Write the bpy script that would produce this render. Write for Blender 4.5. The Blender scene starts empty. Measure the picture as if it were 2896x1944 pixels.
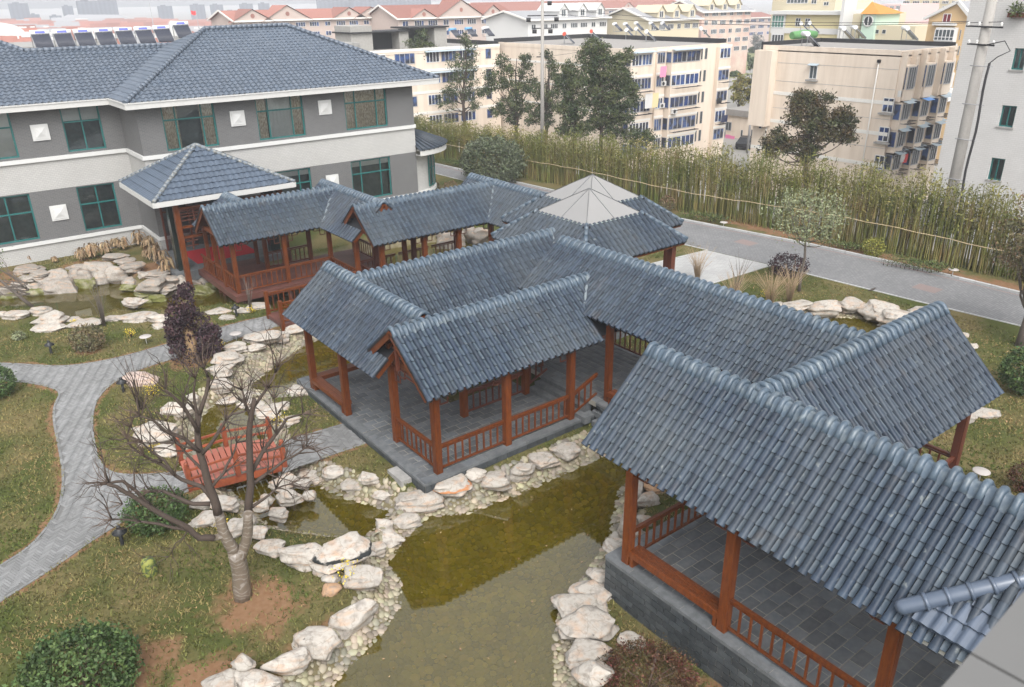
import bpy, math, random
import numpy as np
from mathutils import Vector, Matrix, Euler
from mathutils.geometry import delaunay_2d_cdt
R = math.radians
random.seed(7); rng = np.random.default_rng(11)
SC = bpy.context.scene
COL = SC.collection

# ------------------------------------------------------------------ camera, sky, sun, exposure
CAM = Vector((0.0, 0.0, 13.6))
PITCH, ROLL, HEAD, FPX = R(23.5865), R(-0.8315), R(37.4985), 2243.96
_f = Vector((math.sin(HEAD) * math.cos(PITCH), math.cos(HEAD) * math.cos(PITCH), -math.sin(PITCH)))
_r = Vector((math.cos(HEAD), -math.sin(HEAD), 0)); _u = _r.cross(_f)
RGT = _r * math.cos(ROLL) + _u * math.sin(ROLL); UPV = _u * math.cos(ROLL) - _r * math.sin(ROLL); FWD = _f
camd = bpy.data.cameras.new('camera'); camo = bpy.data.objects.new('camera', camd); COL.objects.link(camo)
m = Matrix((RGT, UPV, -FWD)).transposed().to_4x4(); m.translation = CAM
camo.matrix_world = m
camd.sensor_width = 36; camd.lens = FPX / 2896 * 36; camd.clip_start = .05; camd.clip_end = 6000
camd.dof.use_dof = True; camd.dof.focus_distance = 24; camd.dof.aperture_fstop = 4.0
SC.camera = camo
SUN_EL, SUN_AZ = R(50), R(208)
world = bpy.data.worlds.new('World'); SC.world = world; world.use_nodes = True
nt = world.node_tree; nt.nodes.clear()
sky = nt.nodes.new('ShaderNodeTexSky'); sky.sky_type = 'NISHITA'; sky.sun_disc = False
sky.sun_elevation = SUN_EL; sky.sun_rotation = SUN_AZ; sky.dust_density = 4; sky.air_density = 1.2; sky.ozone_density = 1
hs = nt.nodes.new('ShaderNodeHueSaturation'); hs.inputs['Saturation'].default_value = .14; hs.inputs['Value'].default_value = 1.0
bg = nt.nodes.new('ShaderNodeBackground'); bg.inputs[1].default_value = 0.15
wo = nt.nodes.new('ShaderNodeOutputWorld')
nt.links.new(sky.outputs[0], hs.inputs['Color']); nt.links.new(hs.outputs[0], bg.inputs[0]); nt.links.new(bg.outputs[0], wo.inputs[0])
sund = bpy.data.lights.new('sun', 'SUN'); sund.energy = .55; sund.angle = R(30); sund.color = (1, .96, .9)
suno = bpy.data.objects.new('sun', sund); COL.objects.link(suno)
_sd = Vector((math.sin(SUN_AZ) * math.cos(SUN_EL), math.cos(SUN_AZ) * math.cos(SUN_EL), math.sin(SUN_EL)))
suno.rotation_euler = _sd.to_track_quat('Z', 'Y').to_euler(); suno.location = (0, 0, 60)
vs = SC.view_settings; vs.view_transform = 'Standard'; vs.look = 'None'; vs.gamma = 1; vs.use_curve_mapping = False; vs.exposure = 1.25
cy = SC.cycles; cy.use_denoising = True; cy.max_bounces = 6; cy.diffuse_bounces = 3; cy.glossy_bounces = 3
cy.transmission_bounces = 4; cy.transparent_max_bounces = 12; cy.volume_bounces = 0; cy.use_adaptive_sampling = True
cy.caustics_reflective = False; cy.caustics_refractive = False
cy.sample_clamp_indirect = 6

# ------------------------------------------------------------------ pixel (2336 wide) -> world
S = 2896 / 2336
def ray(a, b):
    return FWD + RGT * ((a * S - 1448) / FPX) + UPV * (-(b * S - 972) / FPX)
def at(a, b, z):
    d = ray(a, b); return CAM + d * ((z - CAM.z) / d.z)
def aty(a, b, y):
    d = ray(a, b); return CAM + d * (y / d.y)
def atx(a, b, x):
    d = ray(a, b); return CAM + d * (x / d.x)
def above(a, b, P):
    d = ray(a, b); t = (P.x * d.x + P.y * d.y) / (d.x ** 2 + d.y ** 2); return CAM + d * t
def cz(k):   # zoom crops used while measuring: name -> px converter
    ox, oy, s = {'z1': (0, 0, 2.306), 'z2': (950, 0, 2.306), 'z3': (1896, 0, 2.306), 'c1': (0, 1264, 2.306), 'c2': (900, 1264, 2.306),
                 'c3': (0, 600, 2.306), 'c4': (0, 560, 3.65), 'c5': (1896, 600, 2.306), 'c6': (900, 600, 2.306), 'c7': (1896, 1264, 2.306),
                 'cr': (340, 400, 3.267), 'cm': (1000, 440, 3.267), 'cb': (1900, 0, 3.893), 'ct': (1200, 0, 3.337), 'cs': (0, 0, 3.337), 'cq': (600, 0, 3.337),
                 'cw': (2300, 0, 3.136), 'd': (0, 0, 1 / S)}[k]
    return lambda x, y: ((ox + x / s) / S, (oy + y / s) / S)
def dist_scale(P):   # metres per display pixel at P
    return (P - CAM).dot(FWD) * S / FPX

# ------------------------------------------------------------------ materials
MATS = {}
def mat(name, col, rough=.8, var=.0, scale=6, col2=None, bump=0, bscale=40, objr=0, islr=0, spec=.4, detail=5, contrast=(.35, .65),
        stretch=None, extra=None, metallic=0, hue=0, coat=0):
    if name in MATS: return MATS[name]
    M = bpy.data.materials.new(name); M.use_nodes = True; t = M.node_tree; N = t.nodes; L = t.links
    b = N['Principled BSDF']; b.inputs['Roughness'].default_value = rough; b.inputs['Specular IOR Level'].default_value = spec
    b.inputs['Metallic'].default_value = metallic
    if coat: b.inputs['Coat Weight'].default_value = coat; b.inputs['Coat Roughness'].default_value = .15
    geo = N.new('ShaderNodeNewGeometry')
    vec = geo.outputs['Position']
    if stretch:
        mp = N.new('ShaderNodeMapping'); mp.inputs['Scale'].default_value = stretch; L.new(vec, mp.inputs[0]); vec = mp.outputs[0]
    def noise(sc, d=detail, v=None):
        n = N.new('ShaderNodeTexNoise'); n.inputs['Scale'].default_value = sc; n.inputs['Detail'].default_value = d
        L.new(v or vec, n.inputs['Vector']); return n.outputs['Fac']
    def ramp(x, a, b_):
        r = N.new('ShaderNodeMapRange'); r.inputs[1].default_value = a; r.inputs[2].default_value = b_; L.new(x, r.inputs[0]); return r.outputs[0]
    def mix(f, a, c, mode='MIX'):
        x = N.new('ShaderNodeMix'); x.data_type = 'RGBA'; x.blend_type = mode
        for s_, v in ((x.inputs[0], f), (x.inputs[6], a), (x.inputs[7], c)):
            if isinstance(v, (int, float)): s_.default_value = v
            elif isinstance(v, tuple): s_.default_value = (*v[:3], 1)
            else: L.new(v, s_)
        return x.outputs[2]
    c = tuple(col)
    if col2 is not None: c = mix(ramp(noise(scale), *contrast), c, tuple(col2))
    if var or objr or islr:
        h = N.new('ShaderNodeHueSaturation')
        if isinstance(c, tuple): h.inputs['Color'].default_value = (*c, 1)
        else: L.new(c, h.inputs['Color'])
        v = None
        def add(x, k):
            nonlocal v
            q = N.new('ShaderNodeMath'); q.operation = 'MULTIPLY_ADD'; L.new(x, q.inputs[0]); q.inputs[1].default_value = 2 * k
            if v is None: q.inputs[2].default_value = 1 - k
            else:
                q2 = N.new('ShaderNodeMath'); q2.operation = 'SUBTRACT'; L.new(v, q2.inputs[0]); q2.inputs[1].default_value = k; L.new(q2.outputs[0], q.inputs[2])
            v = q.outputs[0]
        if var: add(noise(scale * 3.7), var)
        if objr:
            oi = N.new('ShaderNodeObjectInfo'); add(oi.outputs['Random'], objr)
        if islr: add(geo.outputs['Random Per Island'], islr)
        L.new(v, h.inputs['Value'])
        if hue:
            q = N.new('ShaderNodeMapRange'); q.inputs[3].default_value = .5 - hue; q.inputs[4].default_value = .5 + hue
            src = geo.outputs['Random Per Island'] if islr else N.new('ShaderNodeObjectInfo').outputs['Random']
            w = N.new('ShaderNodeMath'); w.operation = 'MULTIPLY'; w.inputs[1].default_value = 7.31; L.new(src, w.inputs[0])
            fr = N.new('ShaderNodeMath'); fr.operation = 'FRACT'; L.new(w.outputs[0], fr.inputs[0]); L.new(fr.outputs[0], q.inputs[0]); L.new(q.outputs[0], h.inputs['Hue'])
        c = h.outputs[0]
    if extra: c = extra(N, L, c, vec, noise, ramp, mix, b, geo)
    if isinstance(c, tuple): b.inputs['Base Color'].default_value = (*c, 1)
    else: L.new(c, b.inputs['Base Color'])
    if bump:
        bp = N.new('ShaderNodeBump'); bp.inputs['Strength'].default_value = bump; bp.inputs['Distance'].default_value = .02
        L.new(noise(bscale, 6), bp.inputs['Height']); L.new(bp.outputs[0], b.inputs['Normal'])
    MATS[name] = M; return M

def brick_mat(name, c1, c2, mortar, bw=.24, bh=.075, rough=.85, m=.012, var=.1):
    def ex(N, L, c, vec, noise, ramp, mix, b, geo):
        sx = N.new('ShaderNodeSeparateXYZ'); L.new(vec, sx.inputs[0])
        ad = N.new('ShaderNodeMath'); L.new(sx.outputs[0], ad.inputs[0]); L.new(sx.outputs[1], ad.inputs[1])
        cb = N.new('ShaderNodeCombineXYZ'); L.new(ad.outputs[0], cb.inputs[0]); L.new(sx.outputs[2], cb.inputs[1])
        br = N.new('ShaderNodeTexBrick'); L.new(cb.outputs[0], br.inputs['Vector'])
        for k, v in (('Color1', c1), ('Color2', c2), ('Mortar', mortar)): br.inputs[k].default_value = (*v, 1)
        br.inputs['Scale'].default_value = 1; br.inputs['Mortar Size'].default_value = m
        br.inputs['Brick Width'].default_value = bw; br.inputs['Row Height'].default_value = bh
        n = ramp(noise(.9), .3, .7)
        return mix(n, br.outputs[0], mix(.75, br.outputs[0], (.0, .0, .0), 'MIX'), 'MIX') if False else mix(var, br.outputs[0], mix(n, (.25, .24, .22), (.6, .6, .6)), 'OVERLAY')
    return mat(name, c1, rough, extra=ex)

def wood_ex(dark):
    def ex(N, L, c, vec, noise, ramp, mix, b, geo):
        return mix(ramp(noise(3), .4, .75), c, dark)
    return ex
def tile_wear(N, L, c, vec, noise, ramp, mix, b, geo):
    c = mix(ramp(noise(.35, 4), .4, .7), c, mix(.35, c, (.1, .11, .11))); c = mix(ramp(noise(6, 6), .66, .74), c, (.12, .135, .14)); c = mix(ramp(noise(1.3, 8), .6, .8), c, mix(.5, c, (.075, .06, .05)))
    r_ = N.new('ShaderNodeMapRange'); r_.inputs[3].default_value = .34; r_.inputs[4].default_value = .62; L.new(noise(2.1, 6), r_.inputs[0]); L.new(r_.outputs[0], b.inputs['Roughness']); return c
M_TILE = mat('glazed_roof_tile', (.017, .026, .043), .26, var=.12, scale=3, objr=.3, islr=.22, spec=.26, col2=(.028, .041, .06), bump=.12, bscale=18, extra=tile_wear)
M_PAN = mat('roof_pan_tile', (.045, .062, .082), .45, var=.15, scale=4, objr=.2, islr=.2, spec=.22, col2=(.075, .096, .112), contrast=(.5, .8), bump=.1, extra=tile_wear)
M_RIDGE = mat('ridge_tile_glaze', (.055, .08, .108), .4, var=.15, scale=5, objr=.18, islr=.15, spec=.5, col2=(.13, .155, .17), contrast=(.5, .75))
M_JOINT = mat('dark_tile_joint', (.012, .013, .016), .8)
M_FLASH = mat('pale_mortar_flashing', (.15, .175, .19), .8, var=.2, scale=8)
M_WOOD = mat('red_brown_wood', (.135, .038, .009), .42, var=.3, scale=2.5, objr=.16, spec=.22, col2=(.09, .024, .008), stretch=(6, 6, 1.2), bump=.05)
M_WOODD = mat('dark_red_wood', (.1, .03, .017), .5, var=.25, scale=3, objr=.15, spec=.4)
M_DECK = mat('dark_deck_boards', (.085, .034, .026), .5, var=.25, scale=2, col2=(.12, .05, .04))
M_BRIDGE = mat('orange_red_paint', (.25, .066, .028), .5, var=.22, scale=4, objr=.15, col2=(.17, .042, .02))
M_SLATE = mat('slate_paver', (.115, .12, .125), .6, var=.3, scale=2.2, objr=.24, col2=(.085, .095, .105), bump=.15, bscale=15)
M_PLINTH = mat('blue_grey_plinth_stone', (.036, .042, .047), .6, var=.3, scale=3, objr=.25, col2=(.058, .064, .068), bump=.2, bscale=20)
M_MORTAR = mat('sandy_mortar', (.26, .245, .21), .9, var=.2, scale=9)
M_COPING = mat('grey_coping_stone', (.125, .132, .138), .7, var=.25, scale=4, objr=.1, col2=(.09, .097, .102))
M_CONC = mat('pale_concrete', (.3, .29, .275), .85, var=.18, scale=3, col2=(.23, .225, .215))
M_WHITE = mat('white_paint', (.54, .54, .53), .6, var=.06, scale=2)
M_WHITE2 = mat('off_white_trim', (.48, .475, .46), .7, var=.1, scale=2)
M_TEAL = mat('teal_window_frame', (.015, .12, .115), .4, spec=.5, var=.15)
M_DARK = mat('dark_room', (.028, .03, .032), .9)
M_ROOMREFL = mat('room_back_reflection_tone', (.11, .125, .125), .9, var=.4, scale=.9)  # room back raised to grey: outside reflections in the panes put into its colour
M_CURTAIN = mat('patterned_curtain', (.68, .58, .45), .9, var=.3, scale=9, col2=(.26, .2, .15), stretch=(3, 3, .7))
M_BLIND = mat('pale_blind', (.5, .5, .48), .9, var=.1, scale=2)
M_GREYBRICK = brick_mat('grey_brick', (.115, .114, .114), (.098, .098, .099), (.15, .15, .15))
M_PALEBRICK = brick_mat('pale_brick_tile', (.42, .415, .4), (.385, .38, .37), (.32, .315, .305), .2, .1)
M_TOWERTILE = brick_mat('tower_tile', (.5, .49, .48), (.48, .47, .46), (.43, .42, .41), .3, .12)
M_BLACK = mat('black_metal', (.014, .015, .017), .45, spec=.5)
M_ROCK = None
def glass_mat(name, tint=(.02, .025, .03), alpha=.55, rough=.03, col_t=(.75, .85, .85)):
    M = bpy.data.materials.new(name); M.use_nodes = True; t = M.node_tree; N = t.nodes; L = t.links; N.clear()
    tr = N.new('ShaderNodeBsdfTransparent'); tr.inputs[0].default_value = (*col_t, 1)
    df = N.new('ShaderNodeBsdfDiffuse'); df.inputs[0].default_value = (*tint, 1)
    gl = N.new('ShaderNodeBsdfGlossy'); gl.inputs['Roughness'].default_value = rough; gl.inputs[0].default_value = (.9, .95, .95, 1)
    m1 = N.new('ShaderNodeMixShader'); m1.inputs[0].default_value = alpha; L.new(tr.outputs[0], m1.inputs[1]); L.new(df.outputs[0], m1.inputs[2])
    fr = N.new('ShaderNodeFresnel'); fr.inputs[0].default_value = 1.7
    m2 = N.new('ShaderNodeMixShader'); L.new(fr.outputs[0], m2.inputs[0]); L.new(m1.outputs[0], m2.inputs[1]); L.new(gl.outputs[0], m2.inputs[2])
    o = N.new('ShaderNodeOutputMaterial'); L.new(m2.outputs[0], o.inputs[0]); MATS[name] = M; return M
M_GLASS = glass_mat('window_glass', (.03, .045, .05), .06, .02, (.93, .96, .96))
M_BLUEGLASS = glass_mat('blue_window_glass', (.02, .055, .21), .82)
M_SKYLIGHT = glass_mat('milky_skylight_glass', (.36, .35, .34), .62, .04, (.8, .8, .8))

def water_mat():
    M = bpy.data.materials.new('pond_water'); M.use_nodes = True; t = M.node_tree; N = t.nodes; L = t.links; N.clear()
    tr = N.new('ShaderNodeBsdfTransparent'); tr.inputs[0].default_value = (.88, .78, .27, 1)
    df = N.new('ShaderNodeBsdfDiffuse'); df.inputs[0].default_value = (.19, .155, .016, 1)
    gl = N.new('ShaderNodeBsdfGlossy'); gl.inputs['Roughness'].default_value = .0
    geo = N.new('ShaderNodeNewGeometry'); n1 = N.new('ShaderNodeTexNoise'); n1.inputs['Scale'].default_value = 1.1; n1.inputs['Detail'].default_value = 4
    L.new(geo.outputs['Position'], n1.inputs['Vector'])
    mr = N.new('ShaderNodeMapRange'); mr.inputs[3].default_value = .16; mr.inputs[4].default_value = .4; L.new(n1.outputs['Fac'], mr.inputs[0])
    m1 = N.new('ShaderNodeMixShader'); L.new(mr.outputs[0], m1.inputs[0]); L.new(tr.outputs[0], m1.inputs[1]); L.new(df.outputs[0], m1.inputs[2])
    fr = N.new('ShaderNodeFresnel'); fr.inputs[0].default_value = 2.1
    m2 = N.new('ShaderNodeMixShader'); L.new(fr.outputs[0], m2.inputs[0]); L.new(m1.outputs[0], m2.inputs[1]); L.new(gl.outputs[0], m2.inputs[2])
    bp = N.new('ShaderNodeBump'); bp.inputs['Strength'].default_value = .004; bp.inputs['Distance'].default_value = .02
    n2 = N.new('ShaderNodeTexNoise'); n2.inputs['Scale'].default_value = 5; L.new(geo.outputs['Position'], n2.inputs['Vector']); L.new(n2.outputs['Fac'], bp.inputs['Height'])
    L.new(bp.outputs[0], gl.inputs['Normal'])
    o = N.new('ShaderNodeOutputMaterial'); L.new(m2.outputs[0], o.inputs[0]); MATS['pond_water'] = M; return M
M_WATER = water_mat()

# ------------------------------------------------------------------ mesh building
class MB:
    def __init__(s): s.v = []; s.f = []; s.mi = []; s.sm = []; s.cur = 0; s.smooth = False
    def face(s, pts, flip=False):
        b = len(s.v); s.v.extend(tuple(p) for p in pts); idx = list(range(b, b + len(pts)))
        s.f.append(idx[::-1] if flip else idx); s.mi.append(s.cur); s.sm.append(s.smooth)
    def grid(s, rows, close=False, closerow=False):
        b = len(s.v); n = len(rows[0])
        for r_ in rows: s.v.extend(tuple(p) for p in r_)
        for i in range(len(rows) - (0 if closerow else 1)):
            i2 = (i + 1) % len(rows)
            for j in range(n if close else n - 1):
                j2 = (j + 1) % n
                s.f.append([b + i * n + j, b + i * n + j2, b + i2 * n + j2, b + i2 * n + j]); s.mi.append(s.cur); s.sm.append(s.smooth)
    def ngon(s, idx): s.f.append(idx); s.mi.append(s.cur); s.sm.append(s.smooth)
    def obox(s, c, ax, ay, az):   # centre, half-axes
        c = Vector(c); b = len(s.v)
        for i in (-1, 1):
            for j in (-1, 1):
                for k in (-1, 1): s.v.append(tuple(c + ax * i + ay * j + az * k))
        q = [(0, 1, 3, 2), (4, 6, 7, 5), (0, 4, 5, 1), (2, 3, 7, 6), (0, 2, 6, 4), (1, 5, 7, 3)]
        if ax.cross(ay).dot(az) < 0: q = [x[::-1] for x in q]
        for x in q: s.f.append([b + i for i in x]); s.mi.append(s.cur); s.sm.append(False)
    def box(s, x0, x1, y0, y1, z0, z1):
        s.obox(((x0 + x1) / 2, (y0 + y1) / 2, (z0 + z1) / 2), Vector(((x1 - x0) / 2, 0, 0)), Vector((0, (y1 - y0) / 2, 0)), Vector((0, 0, (z1 - z0) / 2)))
    def bar(s, p0, p1, w, h, up=Vector((0, 0, 1))):
        p0 = Vector(p0); p1 = Vector(p1); d = (p1 - p0)
        if d.length < 1e-6: return
        t = d.normalized(); sd = t.cross(up)
        if sd.length < 1e-4: sd = t.cross(Vector((0, 1, 0)))
        sd.normalize(); u = sd.cross(t)
        s.obox((p0 + p1) / 2, d / 2, sd * w / 2, u * h / 2)
    def tube(s, pts, rad, n=6, cap=True):
        pts = [Vector(p) for p in pts]
        if not hasattr(rad, '__len__'): rad = [rad] * len(pts)
        prev = None; rows = []
        for i, p in enumerate(pts):
            t = (pts[min(i + 1, len(pts) - 1)] - pts[max(i - 1, 0)])
            t = t.normalized() if t.length > 1e-9 else Vector((0, 0, 1))
            a = t.cross(Vector((0, 0, 1)) if abs(t.z) < .9 else Vector((1, 0, 0))) if prev is None else prev - t * prev.dot(t)
            a.normalize(); prev = a; b = t.cross(a)
            rows.append([p + (a * math.cos(q) + b * math.sin(q)) * rad[i] for q in (2 * math.pi * k / n for k in range(n))])
        b0 = len(s.v); sm = s.smooth; s.smooth = True; s.grid(rows, close=True); s.smooth = sm
        if cap:
            s.ngon(list(range(b0, b0 + n))[::-1]); e = b0 + (len(pts) - 1) * n; s.ngon(list(range(e, e + n)))
    def lathe(s, c, prof, n=12):
        c = Vector(c); sm = s.smooth; s.smooth = True
        s.grid([[c + Vector((r_ * math.cos(2 * math.pi * k / n), r_ * math.sin(2 * math.pi * k / n), z)) for k in range(n)] for r_, z in prof], close=True); s.smooth = sm
    def prism(s, poly, z0, z1):
        n = len(poly); b = len(s.v)
        s.v.extend((p[0], p[1], z0) for p in poly); s.v.extend((p[0], p[1], z1) for p in poly)
        area = sum(poly[i][0] * poly[(i + 1) % n][1] - poly[(i + 1) % n][0] * poly[i][1] for i in range(n))
        top = list(range(b + n, b + 2 * n)); bot = list(range(b, b + n))[::-1]
        if area < 0: top.reverse(); bot.reverse()
        s.ngon(top); s.ngon(bot)
        for i in range(n):
            j = (i + 1) % n; q = [b + i, b + j, b + n + j, b + n + i]
            s.ngon(q if area > 0 else q[::-1])
    def mesh(s, name, mats):
        me = bpy.data.meshes.new(name); me.from_pydata(s.v, [], s.f)
        for mm in (mats if isinstance(mats, (list, tuple)) else [mats]): me.materials.append(mm)
        if any(s.mi): me.polygons.foreach_set('material_index', s.mi)
        me.polygons.foreach_set('use_smooth', s.sm); me.update(); return me
    def build(s, name, mats, parent=None, **kw):
        return link(name, s.mesh(name, mats), parent, **kw)

def link(name, me, parent=None, mx=None, label=None, cat=None, group=None, kind=None):
    o = bpy.data.objects.new(name, me); COL.objects.link(o)
    if parent is not None:
        o.parent = parent
        if parent.parent is None: o.matrix_parent_inverse = Matrix.Translation(-Vector(parent.location))
    if mx is not None: o.matrix_basis = mx
    tag(o, label, cat, group, kind); return o
def tag(o, label=None, cat=None, group=None, kind=None):
    if label: o['label'] = label
    if cat: o['category'] = cat
    if group: o['group'] = group
    if kind: o['kind'] = kind
    return o
def thing(name, label, cat, loc=(0, 0, 0), group=None, kind=None):
    o = bpy.data.objects.new(name, None); COL.objects.link(o); o.location = loc; o.empty_display_size = .2
    return tag(o, label, cat, group, kind)
def dup(root, loc, rotz=0, sc=1, label=None, group=None):
    r_ = root.copy(); COL.objects.link(r_); r_.location = loc; r_.rotation_euler = (0, 0, rotz); r_.scale = (sc, sc, sc)
    if label: r_['label'] = label
    if group: r_['group'] = group
    for ch in root.children:
        c = ch.copy(); COL.objects.link(c); c.parent = r_
        for g in ch.children:
            d = g.copy(); COL.objects.link(d); d.parent = c
    return r_
def npmesh(name, V, F, mats, smooth=False):
    V = np.ascontiguousarray(V, dtype=np.float32); F = np.ascontiguousarray(F, dtype=np.int32); k = F.shape[1]
    me = bpy.data.meshes.new(name); me.vertices.add(len(V)); me.vertices.foreach_set('co', V.ravel())
    me.loops.add(F.size); me.loops.foreach_set('vertex_index', F.ravel()); me.polygons.add(len(F))
    me.polygons.foreach_set('loop_start', np.arange(0, F.size, k, dtype=np.int32)); me.polygons.foreach_set('loop_total', np.full(len(F), k, dtype=np.int32))
    if smooth: me.polygons.foreach_set('use_smooth', np.ones(len(F), dtype=bool))
    for mm in (mats if isinstance(mats, (list, tuple)) else [mats]): me.materials.append(mm)
    me.update(calc_edges=True); return me
def merged(name, me, mxs, mats):     # many placements of one mesh joined into one (numpy)
    V = np.array([v.co[:] for v in me.vertices]); T = []; MI = []
    for p in me.polygons:
        f = list(p.vertices)
        for i in range(1, len(f) - 1): T.append([f[0], f[i], f[i + 1]]); MI.append(p.material_index)
    Tr = np.array(T)
    A = np.array([[list(r_) for r_ in x] for x in mxs]); Vh = np.concatenate([V, np.ones((len(V), 1))], 1)
    P = np.einsum('nij,vj->nvi', A, Vh)[:, :, :3].reshape(-1, 3)
    F = (Tr[None] + (np.arange(len(mxs)) * len(V))[:, None, None]).reshape(-1, 3)
    out = npmesh(name, P, F.astype(np.int32), mats, smooth=me.polygons[0].use_smooth)
    if any(MI): out.polygons.foreach_set('material_index', np.tile(np.array(MI, np.int32), len(mxs)))
    return out
def scatter_pieces(name, me, mxs, parent, limit=300, stuff_name=None, mats=None):   # the largest in view as objects, the rest joined as stuff
    mxs = sorted(mxs, key=lambda x: (x.translation - CAM).length)
    for x in mxs[:limit]: link(name, me, parent, x)
    if len(mxs) > limit:
        link(stuff_name or name + 's', merged(name, me, mxs[limit:], list(me.materials)), parent, kind='stuff')
def inpoly(P, poly):
    P = np.asarray(P); x, y = P[:, 0], P[:, 1]; c = np.zeros(len(P), bool); n = len(poly)
    for i in range(n):
        x0, y0 = poly[i][0], poly[i][1]; x1, y1 = poly[(i + 1) % n][0], poly[(i + 1) % n][1]
        if y0 == y1: continue
        c ^= ((y0 > y) != (y1 > y)) & (x < (x1 - x0) * (y - y0) / (y1 - y0) + x0)
    return c
def smooth_poly(poly, it=2):
    p = [Vector((q[0], q[1])) for q in poly]
    for _ in range(it):
        p = [v for i in range(len(p)) for v in (p[i] * .75 + p[(i + 1) % len(p)] * .25, p[i] * .25 + p[(i + 1) % len(p)] * .75)]
    return p
def polydist(P, poly):
    P = np.asarray(P, float)[:, :2]; d = np.full(len(P), 1e9); n = len(poly)
    for i in range(n):
        a = np.array(poly[i][:2]); b = np.array(poly[(i + 1) % n][:2]); ab = b - a; L2 = max(ab @ ab, 1e-12)
        t = np.clip((P - a) @ ab / L2, 0, 1); d = np.minimum(d, np.hypot(*(P - a - t[:, None] * ab).T))
    return d

# ------------------------------------------------------------------ tile meshes
PITCH, COURSE = .275, .31
def tile_meshes():
    a = [math.pi * k / 6 for k in range(7)]
    def barrel(cap):
        b = MB(); b.smooth = True
        r0, r1, z = .087, .076, .046
        b.grid([[(-r_ * math.cos(q), y, z + r_ * math.sin(q)) for q in a] for r_, y in ((r0, -.012), (r0 - .003, .03), (r1 + .004, .07), (r1, COURSE + .03))])
        b.cur = 1
        b.grid([[(sx * (r_ + .004), y, z_) for r_, y in ((r0, -.012), (r1, COURSE + .03))] for sx in (-1,) for z_ in (-.02, z)]); b.grid([[(sx * (r_ + .004), y, z_) for r_, y in ((r0, -.012), (r1, COURSE + .03))] for sx in (1,) for z_ in (z, -.02)])
        b.smooth = False
        b.grid([[(-r_ * math.cos(q), -.012, z + r_ * math.sin(q)) for q in a] for r_ in (r0 - .02, r0)])
        b.cur = 0
        if cap:
            b.smooth = True; b.grid([[(-r_ * math.cos(q), y, z + r_ * math.sin(q)) for q in np.linspace(-.4, math.pi + .4, 11)] for r_, y in ((.092, -.1), (.09, .0))])
            b.smooth = False; b.cur = 2; n = 12; e = len(b.v)
            b.v.extend((-.088 * math.cos(2 * math.pi * k / n), -.1, z - .004 + .088 * math.sin(2 * math.pi * k / n)) for k in range(n))
            b.v.extend((-.088 * math.cos(2 * math.pi * k / n), -.09, z - .004 + .088 * math.sin(2 * math.pi * k / n)) for k in range(n))
            b.ngon(list(range(e, e + n)))
            for k in range(n): b.ngon([e + k, e + n + k, e + n + (k + 1) % n, e + (k + 1) % n])
        return b.mesh('roof_tile', [M_TILE, M_JOINT, mat('dark_eave_disc', (.022, .026, .032), .6)])
    b = MB(); b.smooth = True; xs = (-.05, -.027, 0, .027, .05)
    top = lambda x, y: .012 + .035 * (x / .075) ** 2 + (.034 if y < 0 else 0) * 1 - .0 * y
    b.grid([[(x, y, .008 + .016 * (x / .044) ** 2 + h) for x in xs] for y, h in ((-.01, .036), (COURSE * .5, .018), (COURSE + .02, 0))])
    b.smooth = False
    b.cur = 1; b.grid([[(x, -.01, .008 + .016 * (x / .044) ** 2 + h) for x in xs] for h in (-.0, .036)])
    pan = b.mesh('pan_tile', [M_PAN, M_JOINT])
    return barrel(False), barrel(True), pan
ME_BARREL, ME_BARREL_EAVE, ME_PAN = tile_meshes()
def jit(mx, a=.5, d=.004):
    return mx @ Matrix.Translation((random.uniform(-d, d), random.uniform(-d, d), random.uniform(-d, d) * .6)) @ Euler((R(random.uniform(-a, a)), R(random.uniform(-a, a)), R(random.uniform(-a, a) * .8))).to_matrix().to_4x4()
def frame(o, x, y, z):
    M = Matrix((x, y, z)).transposed().to_4x4(); M.translation = o; return M
def slope_tiles(O, a, up, L, s_len, keep, pitch=PITCH, course=COURSE):
    """matrices of barrel, eave-barrel and pan tiles on one slope; O = eave corner, a = along the eave, up = up the slope"""
    x = a.normalized(); y = up.normalized(); z = x.cross(y)
    if z.z < 0: x = -x; O = O + a.normalized() * L; z = x.cross(y)
    n = max(1, round(L / pitch)); p = L / n; nc = max(1, round(s_len / course)); c = s_len / nc
    B, E, Pn = [], [], []
    for i in range(n + 1):
        for j in range(nc):
            o = O + x * (i * p) + y * (j * c)
            mid = o + y * (c / 2)
            if keep(mid):
                (E if j == 0 else B).append(jit(frame(o, x, y, z)))
            if i < n:
                o2 = o + x * (p / 2)
                if keep(o2 + y * (c / 2)): Pn.append(jit(frame(o2, x, y, z), .3, .002))
    return B, E, Pn

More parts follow.
